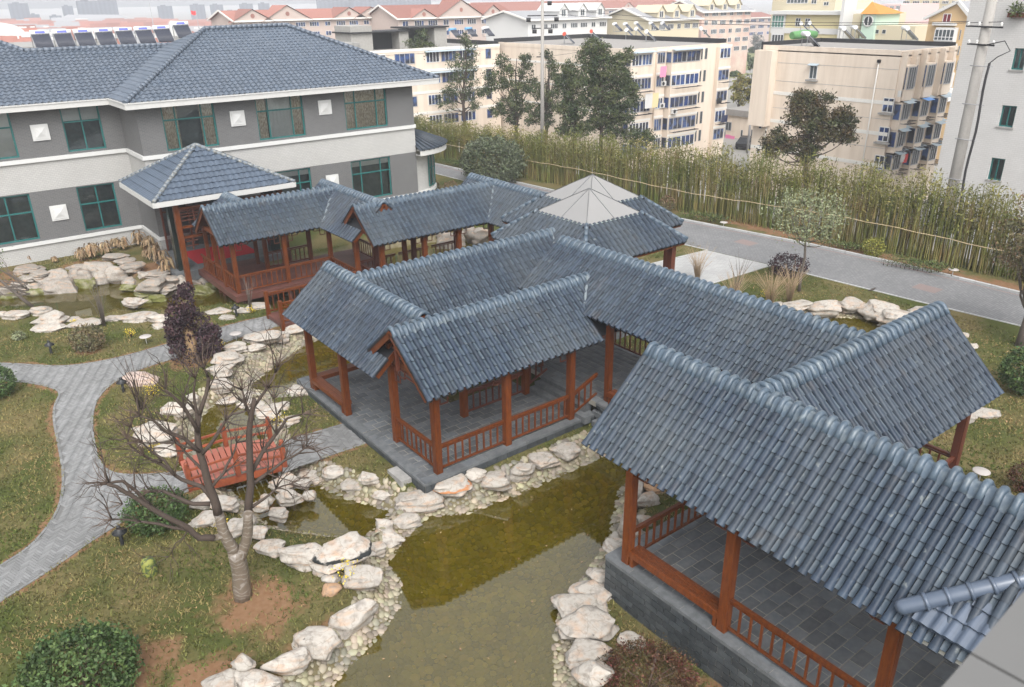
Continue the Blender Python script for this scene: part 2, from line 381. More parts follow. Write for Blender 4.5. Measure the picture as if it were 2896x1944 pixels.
class Gable:
    def __init__(s, ax, c, t0, t1, zr, hw, drop): s.ax, s.c, s.t0, s.t1, s.zr, s.hw, s.drop = ax, c, t0, t1, zr, hw, drop
    def P(s, t, d, z): return Vector((t, s.c + d, z)) if s.ax == 'A' else Vector((s.c + d, t, z))
    def h(s, x, y, tol=0):
        t, d = (x, y - s.c) if s.ax == 'A' else (y, x - s.c)
        if s.t0 - tol <= t <= s.t1 + tol and abs(d) <= s.hw + tol: return s.zr - s.drop * abs(d) / s.hw
        return -99
    T = property(lambda s: Vector((1, 0, 0)) if s.ax == 'A' else Vector((0, 1, 0)))
    D = property(lambda s: Vector((0, 1, 0)) if s.ax == 'A' else Vector((1, 0, 0)))
class Pyr:
    def __init__(s, cx, cy, half, ze, ht, zt): s.cx, s.cy, s.half, s.ze, s.ht, s.zt = cx, cy, half, ze, ht, zt   # ht half width at top
    def h(s, x, y, tol=0):
        d = max(abs(x - s.cx), abs(y - s.cy))
        if d > s.half + tol: return -99
        return s.ze + (s.half - d) / (s.half - s.ht) * (s.zt - s.ze)
HW, DROP, ZR = 1.8, 1.5, 4.4
G = {
 'L': Gable('B', 12.05, 20.35, 27.1, ZR, HW, DROP), 'M1': Gable('A', 19.85, 10.6, 18.9, ZR, 1.9, DROP), 'M2': Gable('A', 25.2, 12.1, 21.6, ZR, HW, DROP),
 'S': Gable('B', 19.6, 9.4, 22.25, 5.06, 1.95, 1.46), 'FR': Gable('B', 13.9, 3.2, 12.3, 5.5, 2.1, 1.9), 'BR': Gable('A', 9.2, 13.9, 22.25, 5.47, 1.9, 1.87),
 'R1': Gable('A', 39.75, 11.45, 18.7, 4.32, 1.75, 1.46), 'R2': Gable('B', 18.6, 34.5, 41.3, 4.36, 1.8, 1.5), 'R3': Gable('A', 34.95, 17.2, 25.9, 4.35, 1.75, 1.5),
 'R4': Gable('B', 25.8, 30.3, 37.2, 4.35, 1.8, 1.5), 'R0': Gable('B', 13.4, 39.9, 42.6, 4.3, 1.6, 1.4)}
PY1 = Pyr(23.85, 25.35, 3.1, 3.6, 1.62, 4.78); PY2 = Pyr(26.0, 27.45, 3.1, 3.6, 1.62, 4.78)
ALLROOF = list(G.values()) + [PY1, PY2]

def build_gable(parent, key, ends=(True, True), pans_individual=True):
    g = G[key]; others = [o for o in ALLROOF if o is not g]
    def keep(p):
        for o in others:
            if o.h(p.x, p.y) > p.z + .16: return False
        return True
    # roof deck: two thin slabs, wood below
    b = MB(); ze = g.zr - g.drop; sl = math.hypot(g.hw, g.drop)
    for sg in (-1, 1):
        us = g.P(0, 0, g.zr) - g.P(0, sg * g.hw, ze); us.normalize(); n = (g.T.cross(us)); n = n if n.z > 0 else -n
        c = g.P((g.t0 + g.t1) / 2, sg * g.hw / 2, (g.zr + ze) / 2) - n * .045
        b.cur = 0; b.obox(c, g.T * ((g.t1 - g.t0) / 2 - .02), us * (sl / 2), n * .03); nf = len(b.f); b.obox(c + n * .038, g.T * ((g.t1 - g.t0) / 2 - .01), us * (sl / 2 - .02), n * .006); b.mi[nf:] = [1] * (len(b.f) - nf)
    roof = b.build('roof', [M_WOODD, M_JOINT], parent)
    near, rest, pn, prest = [], [], [], []
    eaves = []
    for sg in (-1, 1):
        up = g.P(0, 0, g.zr) - g.P(0, sg * g.hw, ze); O = g.P(g.t0, sg * g.hw, ze) - up.normalized() * .1
        B, E, Pn = slope_tiles(O, g.T, up, g.t1 - g.t0, sl - .12, keep)
        x = g.T; n = x.cross(up); n = n if n.z > 0 else -n
        facing = n.dot(CAM - g.P((g.t0 + g.t1) / 2, sg * g.hw / 2, g.zr)) > 0
        if facing: near += B; pn += Pn; eaves += E
        else: rest += B + E; prest += Pn
    key_ = lambda x: (x.translation - CAM).length
    near.sort(key=key_); pn.sort(key=key_)
    for x in eaves: link('eave_tile', ME_BARREL_EAVE, roof, x)
    lim = 300 - 0
    for x in near[:lim]: link('roof_tile', ME_BARREL, roof, x)
    rest = near[lim:] + rest
    if rest: link('roof_tiles', merged('roof_tiles', ME_BARREL, rest, list(ME_BARREL.materials)), roof, kind='stuff')
    lp = 300 if pans_individual else 0
    for x in pn[:lp]: link('pan_tile', ME_PAN, roof, x)
    prest = pn[lp:] + prest
    if prest: link('pan_tiles', merged('pan_tiles', ME_PAN, prest, [M_PAN, M_JOINT]), roof, kind='stuff')
    # rolled ridge: a bent barrel over every row, a saddle between
    th = math.atan2(g.drop, g.hw); r0 = .2
    prof = [(-(r0 + .16) * math.cos(th), -(r0 + .16) * math.sin(th))] + [(-r0 * math.sin(q) * .9, r0 * math.cos(q) - r0 * 1.0 + .0) for q in np.linspace(th + .35, -th - .35, 6)] + [((r0 + .16) * math.cos(th), -(r0 + .16) * math.sin(th))]
    rb = MB(); pts = [g.D * d + Vector((0, 0, z)) for d, z in prof]
    rb.tube([p + Vector((0, 0, .075)) for p in pts], [.084, .07, .072, .074, .074, .072, .07, .084], 8)
    me_r = rb.mesh('ridge_tile', M_RIDGE)
    sb = MB(); sb.smooth = True
    sb.grid([[p + g.T * w + Vector((0, 0, .035 + .02 * (w / .07) ** 2)) for p in pts] for w in (-.08, -.04, 0, .04, .08)] if g.ax == 'B' else [[p + g.T * w + Vector((0, 0, .035 + .02 * (w / .07) ** 2)) for p in pts[::-1]] for w in (-.08, -.04, 0, .04, .08)])
    me_s = sb.mesh('ridge_saddle', M_RIDGE)
    n = round((g.t1 - g.t0) / PITCH); p = (g.t1 - g.t0) / n
    for i in range(n + 1):
        q = g.P(g.t0 + i * p, 0, g.zr)
        if keep(q): link('ridge_tile', me_r, roof, jit(Matrix.Translation(q), 1.2, .006))
        q = q + g.T * p / 2
        if i < n and keep(q): link('ridge_saddle', me_s, roof, Matrix.Translation(q))
    # wooden eave fascia and gable boards
    for sg in (-1, 1):
        fb = MB()
        segs = [g.t0 + k * (g.t1 - g.t0) / 24 for k in range(25)]
        run = None
        for k in range(25):
            q = g.P(segs[k], sg * g.hw, ze); ok = keep(q) and all(o.h(q.x, q.y) < q.z + .05 for o in others)
            if ok and run is None: run = segs[k]
            if (not ok or k == 24) and run is not None:
                e = segs[k]
                if e > run: fb.bar(g.P(run, sg * (g.hw - .09), ze - .1), g.P(e, sg * (g.hw - .09), ze - .1), .05, .12)
                run = None
        if fb.f: fb.build('eave_board', M_WOOD, parent)
    for e, t, sgn in ((0, g.t0, -1), (1, g.t1, 1)):
        if not ends[e]: continue
        for sg in (-1, 1):
            bb = MB(); a = g.P(t + sgn * .03, 0, g.zr - .12); z_ = g.P(t + sgn * .03, sg * (g.hw + .02), ze - .14)
            us = (a - z_).normalized(); bb.bar(z_, a + us * .02, .045, .2, up=Vector((0, 0, 1))); bb.build('bargeboard', M_WOOD, parent)
    return roof

ME_BAL = None
def railing(parent, p0, p1, z, h=.92, wood=None, z2=None, gap=.26, name='railing'):
    """rails are the part, each baluster a sub-part"""
    wood = wood or M_WOOD; z2 = z if z2 is None else z2
    a = Vector((*p0[:2], z)); b_ = Vector((*p1[:2], z2)); b = MB(); U = Vector((0, 0, 1))
    b.bar(a + U * h, b_ + U * h, .09, .07); b.bar(a + U * (h - .09), b_ + U * (h - .09), .04, .04); b.bar(a + U * .14, b_ + U * .14, .05, .07)
    rl = b.build(name, wood, parent)
    Lh = math.hypot(b_.x - a.x, b_.y - a.y); n = max(2, int(Lh / gap))
    k = ('bal', wood.name, round(h, 2))
    if k not in MATS:
        q = MB(); q.box(-.024, .024, -.024, .024, .17, h - .1); MATS[k] = q.mesh('baluster', wood)
    for i in range(1, n):
        link('baluster', MATS[k], rl, Matrix.Translation(a.lerp(b_, i / n)))
    return rl
def column(parent, x, y, z0, z1, w=.2, wood=None):
    b = MB(); b.box(x - w / 2, x + w / 2, y - w / 2, y + w / 2, z0, z1)
    for sx, sy in ((1, 0), (-1, 0), (0, 1), (0, -1)):
        b.box(x + sx * (w / 2 - .002) - (.06 if sy else .008), x + sx * (w / 2 - .002) + (.06 if sy else .008), y + sy * (w / 2 - .002) - (.06 if sx else .008), y + sy * (w / 2 - .002) + (.06 if sx else .008), z0 + .1, z1 - .06)
    return b.build('column', wood or M_WOOD, parent)
def frieze(parent, p0, p1, z, wood=None, drop=.3):
    """hanging fretwork below the eave beam"""
    a = Vector((*p0[:2], z)); b_ = Vector((*p1[:2], z)); t = b_ - a; L = t.length; t.normalize(); U = Vector((0, 0, 1)); b = MB()
    b.bar(a - U * .05, b_ - U * .05, .04, .04)
    q = L / 2 - .12
    for s_, o in ((1, a + t * .1), (-1, b_ - t * .1)):
        d = t * s_
        b.bar(o - U * .02, o - U * (drop + .25), .035, .035); b.bar(o - U * (drop + .25), o + d * .28 - U * (drop + .25), .035, .035)
        b.bar(o + d * .28 - U * (drop + .25), o + d * .28 - U * .12, .035, .035); b.bar(o + d * .14 - U * .05, o + d * .14 - U * drop, .035, .035)
        b.bar(o + d * .14 - U * drop, o + d * .6 - U * drop, .035, .035); b.bar(o + d * .6 - U * drop, o + d * .6 - U * .05, .035, .035)
    b.bar(a + t * .7 - U * .2, b_ - t * .7 - U * .2, .035, .035)
    return b.build('fretwork', wood or M_WOODD, parent)
def beam(parent, p0, p1, z, w=.12, h=.2, wood=None):
    b = MB(); b.bar(Vector((*p0[:2], z)), Vector((*p1[:2], z)), w, h); return b.build('beam', wood or M_WOOD, parent)
def bench(parent, x0, x1, y0, y1, z, h=.45, along='y'):
    b = MB()
    if along == 'y':
        b.box(x0, x0 + .04, y0, y1, z + h - .16, z + h - .03); b.box(x1 - .04, x1, y0, y1, z + h - .16, z + h - .03)
        for y in (y0 + .1, y1 - .1): b.box(x0 + .03, x1 - .03, y - .05, y + .05, z, z + h - .035)
    else:
        b.box(x0, x1, y0, y0 + .04, z + h - .16, z + h - .03); b.box(x0, x1, y1 - .04, y1, z + h - .16, z + h - .03)
        for x in (x0 + .1, x1 - .1): b.box(x - .05, x + .05, y0 + .03, y1 - .03, z, z + h - .035)
    o = b.build('bench', M_WOOD, parent); n = 5
    for i in range(n):
        q = MB()
        if along == 'y':
            w = (x1 - x0) / n; q.box(x0 + i * w + .006, x0 + (i + 1) * w - .006, y0, y1, z + h - .03, z + h)
        else:
            w = (y1 - y0) / n; q.box(x0, x1, y0 + i * w + .006, y0 + (i + 1) * w - .006, z + h - .03, z + h)
        q.build('slat', M_WOOD, o)
    return o
def unit_box(name, sx, sy, sz, m_, bev=.008):
    """a slightly bevelled block, top face proud: centre at top"""
    b = MB(); x, y = sx / 2, sy / 2; e = bev
    lo = [(-x, -y, -sz), (x, -y, -sz), (x, y, -sz), (-x, y, -sz)]; mi = [(p[0], p[1], -e) for p in lo]; hi = [(-x + e, -y + e, 0), (x - e, -y + e, 0), (x - e, y - e, 0), (-x + e, y - e, 0)]
    b.grid([lo, mi, hi], close=True); n = len(b.v); b.ngon([n - 4, n - 3, n - 2, n - 1]); return b.mesh(name, m_)
def paved_floor(parent, x0, x1, y0, y1, z, pw=.52, ph=.3, along='y', limit=300, m_=None, skip=None):
    """floor bed + pavers in running bond, each paver a sub-part"""
    b = MB(); b.box(x0, x1, y0, y1, z - .2, z - .012); fl = b.build('floor', M_MORTAR if m_ is None else m_, parent)
    vars_ = [unit_box('paver', pw - g_, ph - g_, .05, M_SLATE) for g_ in (.02,)]
    mx = []; nr = max(1, round((x1 - x0 if along == 'y' else y1 - y0) / ph)); nl = int((y1 - y0 if along == 'y' else x1 - x0) / pw) + 2
    rh = (x1 - x0 if along == 'y' else y1 - y0) / nr
    for r_ in range(nr):
        off = (r_ % 2) * pw / 2
        for k in range(-1, nl):
            s0 = max(0, k * pw + off); s1 = min((y1 - y0 if along == 'y' else x1 - x0), (k + 1) * pw + off)
            if s1 - s0 < .06: continue
            sc = (s1 - s0) / pw; cc = (s0 + s1) / 2; rr = (r_ + .5) * rh
            pos = (x0 + rr, y0 + cc) if along == 'y' else (x0 + cc, y0 + rr)
            if skip and skip(*pos): continue
            mx.append(Matrix.Translation((*pos, z + random.uniform(-.004, .004))) @ Matrix.Rotation(R(90) if along == 'y' else 0, 4, 'Z') @ Euler((R(random.uniform(-.4, .4)), R(random.uniform(-.3, .3)), 0)).to_matrix().to_4x4() @ Matrix.Diagonal((sc, rh / ph, 1, 1)))
    scatter_pieces('paver', vars_[0], mx, fl, limit, 'pavers')
    return fl
def block_wall(parent, p0, p1, z0, z1, out, bl=.42, bh=.19, limit=300, copr=True):
    """plinth wall: mortar bed behind, blocks proud of it in running bond, a coping course"""
    a = Vector((*p0[:2], 0)); b_ = Vector((*p1[:2], 0)); t = b_ - a; L = t.length; t.normalize(); out = Vector((*out, 0)); U = Vector((0, 0, 1))
    b = MB(); b.obox((a + b_) / 2 + U * (z0 + z1) / 2 - out * .08, t * L / 2, out * .08, U * (z1 - z0) / 2); w = b.build('plinth', M_MORTAR, parent)
    q = MB(); q.obox(Vector((0, 0, 0)), Vector((bl / 2 - .011, 0, 0)), Vector((0, .02, 0)), Vector((0, 0, bh / 2 - .011))); me = q.mesh('stone_block', M_PLINTH)
    mx = []; top = z1 - (.09 if copr else 0); nr = max(1, round((top - z0) / bh)); rh = (top - z0) / nr
    for r_ in range(nr):
        off = (r_ % 2) * bl / 2
        for k in range(-1, int(L / bl) + 1):
            s0 = max(0, k * bl + off); s1 = min(L, (k + 1) * bl + off)
            if s1 - s0 < .05: continue
            c = a + t * (s0 + s1) / 2 + U * (z0 + (r_ + .5) * rh) + out * (.004 + random.uniform(0, .006))
            mx.append(frame(c, t, out, t.cross(out)) @ Matrix.Diagonal(((s1 - s0) / bl, 1, rh / bh, 1)))
    scatter_pieces('stone_block', me, mx, w, limit, 'stone_blocks')
    if copr:
        n = max(1, round(L / .8)); q = MB(); q.obox(Vector((0, 0, 0)), Vector((L / n / 2 - .004, 0, 0)), Vector((0, .17, 0)), Vector((0, 0, .045))); me = q.mesh('coping_stone', M_COPING)
        for i in range(n): link('coping_stone', me, w, frame(a + t * (i + .5) * L / n + U * (z1 - .043) - out * .13, t, out, t.cross(out)))
    return w

# ------------------------------------------------------------------ the covered galleries
ZW, ZL = -.92, -.3           # water level, lawn level
GRP = 'covered gallery wings roofed with blue grey barrel tiles'
def wing(label, loc): return thing('covered_walkway', label, 'covered walkway', loc, GRP)
def cols(parent, pts, z0, g, w=.2, wood=None, z1=None):
    for x, y in pts:
        t, d = (x, y - g.c) if g.ax == 'A' else (y, x - g.c)
        column(parent, x, y, z0, (g.zr - g.drop * abs(d) / g.hw - .1) if z1 is None else z1, w, wood)
# front right wing (FR)
w = wing('nearest tiled gallery wing on a stone block plinth, bench and railing facing the front pond', (13.8, 8, .45)); g = G['FR']
build_gable(w, 'FR', (False, True))
cols(w, [(12.12, 11.12), (12.12, 8.12), (12.12, 4.55), (15.6, 11.12), (15.5, 8.12), (15.5, 4.9)], .45, g, .22)
for x in (12.12, 15.6): beam(w, (x, 3.5), (x, 12.1), g.zr - g.drop * 1.75 / 2.1 - .2)
for y in (11.12, 8.12, 4.6): beam(w, (12.12, y), (15.6, y), g.zr - g.drop * 1.75 / 2.1 - .12, wood=M_WOODD)
for a, b in ((11.0, 8.24), (8.0, 4.67)): frieze(w, (12.12, a), (12.12, b), g.zr - g.drop * 1.75 / 2.1 - .32)
paved_floor(w, 12.02, 16.1, 3.0, 11.6, .45, .5, .32, 'x', limit=300)
block_wall(w, (11.86, 11.62), (11.86, 2.6), -1.15, .45, (-1, 0), .4, .185)
block_wall(w, (11.86, 11.62), (16.1, 11.62), -1.15, .45, (0, 1), .4, .185)
bench(w, 12.0, 12.42, 8.22, 11.02, .45)
railing(w, (12.12, 8.0), (12.12, 4.67), .45)
railing(w, (12.24, 11.12), (15.5, 11.12), .45); railing(w, (15.55, 11.0), (15.55, 8.2), .45, wood=M_WOODD)
# branch to the right (BR)
w = wing('tiled gallery wing at far right whose open end faces the lawn beside the road', (18, 9.2, .45)); g = G['BR']
build_gable(w, 'BR', (False, True))
cols(w, [(21.9, 7.75), (21.9, 10.7), (18.6, 7.75)], .45, g, .22, M_WOODD)
for y in (7.75, 10.7): beam(w, (16, y), (22.1, y), 3.75, wood=M_WOODD)
paved_floor(w, 16.1, 22.4, 7.3, 11.1, .45, .55, .34, 'x', limit=60)
block_wall(w, (22.4, 7.3), (16.1, 7.3), -.8, .45, (0, -1), .45, .2, 40)
railing(w, (21.8, 7.75), (18.7, 7.75), .45, wood=M_WOODD); railing(w, (21.9, 7.9), (21.9, 10.6), .45, wood=M_WOODD)
# long spine (S)
w = wing('long straight tiled gallery wing running diagonally across the middle of the garden', (19.6, 16, .45)); g = G['S']
build_gable(w, 'S', (False, True))
cols(w, [(17.85, 17.75), (17.85, 14.6), (21.35, 17.75), (21.35, 14.6), (21.35, 21.3), (17.85, 21.5)], .45, g)
for x in (17.85, 21.35): beam(w, (x, 11), (x, 22.1), 3.52, wood=M_WOOD if x < 18 else M_WOODD)
paved_floor(w, 17.45, 21.6, 11.1, 22.6, .45, .52, .32, 'y', limit=220)
block_wall(w, (17.45, 17.9), (17.45, 11.1), -.95, .45, (-1, 0), .45, .2, 60)
railing(w, (21.35, 17.6), (21.35, 14.7), .45, wood=M_WOODD); railing(w, (21.35, 21.2), (21.35, 17.9), .45, wood=M_WOODD); railing(w, (21.35, 14.5), (21.35, 11.3), .45, wood=M_WOODD)
bench(w, 17.65, 18.05, 15.4, 17.6, .45)
railing(w, (17.85, 14.5), (17.85, 11.4), .45, wood=M_WOODD)
# middle front wing (M1)
w = wing('middle tiled gallery wing with gable end, railings and stone steps beside the front pond', (14, 19.8, 0)); g = G['M1']
build_gable(w, 'M1', (True, False))
MC = [(11.0, 18.22), (13.72, 18.22), (16.5, 18.22), (11.0, 20.72), (13.72, 20.72), (16.5, 20.72)]
cols(w, MC, 0, g, .22)
beam(w, (10.7, 18.22), (17.3, 18.22), 2.98); beam(w, (11.2, 21.45), (17.6, 21.45), 2.98, wood=M_WOODD)
for x in (11.0, 13.72, 16.5): beam(w, (x, 18.22), (x, 21.4), 3.05, wood=M_WOOD if x < 12 else M_WOODD)
for x in (11.0,): beam(w, (x, 19.1), (x, 20.5), 3.5, .1, .14)
b = MB(); b.bar((10.75, 19.85, 3.0), (10.75, 19.85, 4.1), .1, .1); b.build('king_post', M_WOODD, w)
for a, c in ((11.1, 13.6), (13.85, 16.4)): frieze(w, (a, 18.22), (c, 18.22), 2.88)
frieze(w, (11.0, 18.35), (11.0, 20.6), 2.9)
paved_floor(w, 10.35, 16.75, 17.95, 21.9, 0, .5, .3, 'x', limit=300)
block_wall(w, (10.33, 21.9), (10.33, 17.93), -.5, 0, (-1, 0), .42, .2, 60); block_wall(w, (10.33, 17.93), (17.45, 17.93), -.95, 0, (0, -1), .42, .2, 80)
railing(w, (11.0, 18.35), (11.0, 20.6), 0); railing(w, (11.12, 18.22), (13.6, 18.22), 0); railing(w, (13.85, 18.22), (16.5, 18.22), 0)
railing(w, (16.62, 18.22), (17.75, 18.22), 0, z2=.45); railing(w, (16.6, 20.9), (17.7, 20.9), 0, z2=.45, wood=M_WOODD)
railing(w, (13.85, 20.72), (16.4, 20.72), 0, wood=M_WOODD)
column(w, 16.55, 18.22, 0, 1.0, .12)
for k in range(3):
    b = MB(); b.box(16.72 + k * .29, 17.0 + k * .29 if k < 2 else 17.6, 17.7 if k == 0 else 18.3, 20.8, -.1, .15 * (k + 1)); b.build('step', M_COPING, w)
for k, (x, y, z) in enumerate(((17.55, 17.75, .12), (17.3, 17.5, -.1), (17.05, 17.3, -.3))):
    b = MB(); b.box(x - .2, x + .45, y - .3, y + .25, z - .2, z); b.build('step', M_COPING, w)
for k in range(3):
    b = MB(); b.box(9.45 + k * .3, 10.32, 18.5, 21.7, -.5, -.3 + .09 * (k + 1)); 
b = MB(); b.box(9.95, 10.31, 18.7, 19.6, -.5, -.16); b.build('step', M_CONC, w)
# left wing (L)
w = wing('left tiled gallery wing with slatted corner benches over the cobbled pool', (12, 24, 0)); g = G['L']
build_gable(w, 'L', (True, True))
cols(w, [(10.55, 23.45), (10.55, 26.2), (13.6, 23.45), (13.6, 26.4)], 0, g, .22)
for x in (10.55, 13.55): beam(w, (x, 20.5), (x, 26.9), 3.0, wood=M_WOOD if x < 11 else M_WOODD)
paved_floor(w, 10.35, 13.9, 21.92, 27.3, 0, .5, .3, 'x', limit=220)
block_wall(w, (10.33, 27.3), (10.33, 21.92), -1.0, 0, (-1, 0), .42, .2, 100); block_wall(w, (13.9, 27.3), (10.33, 27.3), -1.0, 0, (0, 1), .42, .2, 60)
bench(w, 10.42, 10.8, 23.57, 26.08, 0); bench(w, 10.7, 13.5, 26.05, 26.42, 0, along='x')
# rear middle wing (M2)
w = wing('tiled gallery wing behind the left wing, leading up to the glass topped pavilion', (17, 25.2, 0)); g = G['M2']
build_gable(w, 'M2', (False, False))
cols(w, [(14.5, 23.75), (17.5, 23.75), (20.5, 23.75), (14.5, 26.65), (17.5, 26.65), (20.5, 26.65)], 0, g, .2, M_WOODD)
for y in (23.75, 26.65): beam(w, (13.5, y), (21.2, y), 2.98, wood=M_WOODD)
paved_floor(w, 13.9, 21.0, 23.4, 27.1, 0, .6, .36, 'x', limit=120)
block_wall(w, (13.9, 23.4), (17.4, 23.4), -.9, 0, (0, -1), .45, .2, 40)
railing(w, (13.9, 23.75), (17.4, 23.75), 0, wood=M_WOODD); railing(w, (14.5, 26.65), (20.4, 26.65), 0, wood=M_WOODD)
# timber deck wings over the rear pond
def deck(parent, x0, x1, y0, y1, z=.1):
    b = MB(); b.box(x0, x1, y0, y1, z - .1, z - .02); b.box(x0 - .04, x1 + .04, y0 - .04, y0, z - .3, z); b.box(x0 - .04, x0, y0 + .002, y1, z - .3, z)
    d = b.build('deck', M_DECK, parent); n = round((y1 - y0) / .2); q = MB(); q.obox(Vector((0, 0, -.01)), Vector(((x1 - x0) / 2, 0, 0)), Vector((0, (y1 - y0) / n / 2 - .006, 0)), Vector((0, 0, .012))); me = q.mesh('plank', M_DECK)
    for i in range(n): link('plank', me, d, Matrix.Translation(((x0 + x1) / 2, y0 + (i + .5) * (y1 - y0) / n, z)))
    for x in np.arange(x0 + .5, x1, 2.4):
        for y in (y0 + .3, y1 - .3):
            b = MB(); b.tube([(x, y, -1.6), (x, y, z - .1)], .11, 8); b.build('pile', M_WOODD, parent)
w = wing('timber decked gallery wing on piles in front of the hotel porch, open gable facing left', (15, 39.7, .1)); g = G['R1']
build_gable(w, 'R1', (True, True), False)
cols(w, [(12.1, 38.3), (14.75, 38.3), (17.25, 38.3), (12.1, 41.1), (14.75, 41.1), (12.0, 39.7)], .1, g)
beam(w, (11.6, 38.3), (17.4, 38.3), 2.92); beam(w, (11.6, 41.1), (17.4, 41.1), 2.92, wood=M_WOODD); beam(w, (11.75, 38.3), (11.75, 41.1), 3.0)
deck(w, 11.8, 17.0, 37.85, 41.6)
for a, c in ((12.2, 14.65), (14.85, 17.15)): railing(w, (a, 38.15), (c, 38.15), .1); frieze(w, (a, 38.3), (c, 38.3), 2.82)
railing(w, (12.0, 38.4), (12.0, 41.0), .1); railing(w, (14.85, 41.1), (17.2, 41.1), .1, wood=M_WOODD); frieze(w, (14.85, 41.1), (17.2, 41.1), 2.8)
w = wing('short tiled gallery roof linking the deck wing to the hotel porch', (13.4, 41.3, .1)); g = G['R0']
build_gable(w, 'R0', (False, True), False); cols(w, [(12.1, 42.4), (14.7, 42.4)], .1, g, .18); deck(w, 11.8, 15.0, 41.64, 43.6); railing(w, (11.95, 41.1), (11.95, 43.2), .1)
w = wing('tiled gallery cross wing between the two timber decked wings over the rear pond', (18.6, 37.5, .1)); g = G['R2']
build_gable(w, 'R2', (True, True), False); cols(w, [(17.25, 35.2), (20.0, 35.2), (20.0, 38.2), (17.25, 41.0), (20.0, 41.0)], .1, g)
beam(w, (17.2, 34.7), (17.2, 40.9), 2.98); beam(w, (20.0, 34.7), (20.0, 40.9), 2.98, wood=M_WOODD); deck(w, 17.04, 20.3, 36.94, 41.6)
railing(w, (17.2, 38.1), (17.2, 35.4), .1); railing(w, (20.0, 40.9), (20.0, 38.3), .1, wood=M_WOODD); frieze(w, (17.25, 41.0), (19.9, 41.0), 2.8)
w = wing('tiled gallery wing with a wooden gable over the pond behind the left wing', (21, 34.9, .1)); g = G['R3']
build_gable(w, 'R3', (True, False), False); RC = [(17.75, 33.5), (20.2, 33.5), (22.3, 33.5), (24.4, 33.5)]
cols(w, RC, .1, g, .22); cols(w, [(x, 36.3) for x in (18.9, 21.2, 24.0)], .1, g, .22, M_WOODD)
beam(w, (17.3, 33.5), (24.4, 33.5), 2.98); beam(w, (17.3, 36.4), (26.5, 36.4), 2.98, wood=M_WOODD); beam(w, (17.55, 33.5), (17.55, 36.4), 3.05); beam(w, (17.75, 34.3), (17.75, 35.6), 3.4, .1, .14)
deck(w, 17.04, 24.6, 33.1, 36.9)
for a, c in ((17.85, 20.1), (20.3, 22.2), (22.4, 24.3)): frieze(w, (a, 33.5), (c, 33.5), 2.86); railing(w, (a, 36.4), (c, 36.4), .1, wood=M_WOODD)
railing(w, (17.75, 36.2), (17.75, 33.6), .1, wood=M_WOODD); railing(w, (18, 33.5), (20.1, 33.5), .1, wood=M_WOODD)
w = wing('tiled gallery wing running from the rear pond to the glass topped pavilion', (25.8, 33.5, .1)); g = G['R4']
build_gable(w, 'R4', (False, True), False); cols(w, [(24.4, 31.5), (27.2, 31.5), (27.2, 36.0), (27.2, 34)], .1, g, .2, M_WOODD)
beam(w, (24.4, 30.5), (24.4, 33.5), 2.98); beam(w, (27.2, 30.5), (27.2, 36.8), 2.98, wood=M_WOODD); deck(w, 24.64, 27.5, 30.2, 36.9)
railing(w, (27.2, 36), (27.2, 31.6), .1, wood=M_WOODD); frieze(w, (27.2, 36), (27.2, 31.6), 2.8)

# twin pavilion: two overlapping square roofs, each topped by a glass pyramid
pv = thing('garden_pavilion', 'twin square pavilion with two overlapping glass pyramids above its tiled roof', 'pavilion', (25, 26.4, .3))
dm = MB(); roofp = None
rb = MB()
for p_, zo in ((PY1, 0), (PY2, .003)):
    x0, x1, y0, y1 = p_.cx - p_.half, p_.cx + p_.half, p_.cy - p_.half, p_.cy + p_.half
    rb.grid([[(x0, y0, p_.ze - .08 + zo), (x1, y0, p_.ze - .08 + zo), (x1, y1, p_.ze - .08 + zo), (x0, y1, p_.ze - .08 + zo)], [(p_.cx + sx * p_.ht, p_.cy + sy * p_.ht, p_.zt - .08 + zo) for sx, sy in ((-1, -1), (1, -1), (1, 1), (-1, 1))]], close=True)
roofp = rb.build('roof', M_JOINT, pv)
nearB, restB, nearP, restP, eav = [], [], [], [], []
for p_, ot in ((PY1, PY2), (PY2, PY1)):
    for k in range(4):
        nx, ny = ((0, -1), (1, 0), (0, 1), (-1, 0))[k]; a = Vector((-ny, nx, 0)); nrm = Vector((nx, ny, 0))
        O = Vector((p_.cx, p_.cy, p_.ze)) + nrm * p_.half - a * p_.half; up = -nrm * (p_.half - p_.ht) + Vector((0, 0, p_.zt - p_.ze))
        def keep(q, p_=p_, ot=ot, a=a, nrm=nrm):
            d = (q - Vector((p_.cx, p_.cy, 0))); al = abs(d.dot(a)); dn = d.dot(nrm)
            if al > dn + .02: return False
            if ot.h(q.x, q.y) > q.z + .1 and ot is PY1: return False
            if ot.h(q.x, q.y) > q.z + .02: return False
            return all(o.h(q.x, q.y) < q.z + .16 for o in (G['M2'], G['R4'], G['S']))
        B, E, Pn = slope_tiles(O, a, up, p_.half * 2, up.length, keep)
        if k in (0, 3): nearB += B; eav += E; nearP += Pn
        else: restB += B + E; restP += Pn
    hb = MB()
    for sx, sy in ((-1, -1), (1, -1), (1, 1), (-1, 1)):
        A_ = Vector((p_.cx + sx * p_.half, p_.cy + sy * p_.half, p_.ze + .06)); B_ = Vector((p_.cx + sx * p_.ht, p_.cy + sy * p_.ht, p_.zt + .06))
        if p_ is PY1 and (sx, sy) == (1, 1) or p_ is PY2 and (sx, sy) == (-1, -1): continue
        for q in range(7):
            u0, u1 = A_.lerp(B_, q / 7), A_.lerp(B_, (q + 1.1) / 7)
            hb2 = MB(); hb2.tube([u0, u1], [.105, .09], 8); hb2.build('hip_tile', M_RIDGE, roofp)
        fb = MB()
key_ = lambda x: (x.translation - CAM).length
nearB.sort(key=key_)
for x in eav: link('eave_tile', ME_BARREL_EAVE, roofp, x)
for x in nearB[:300]: link('roof_tile', ME_BARREL, roofp, x)
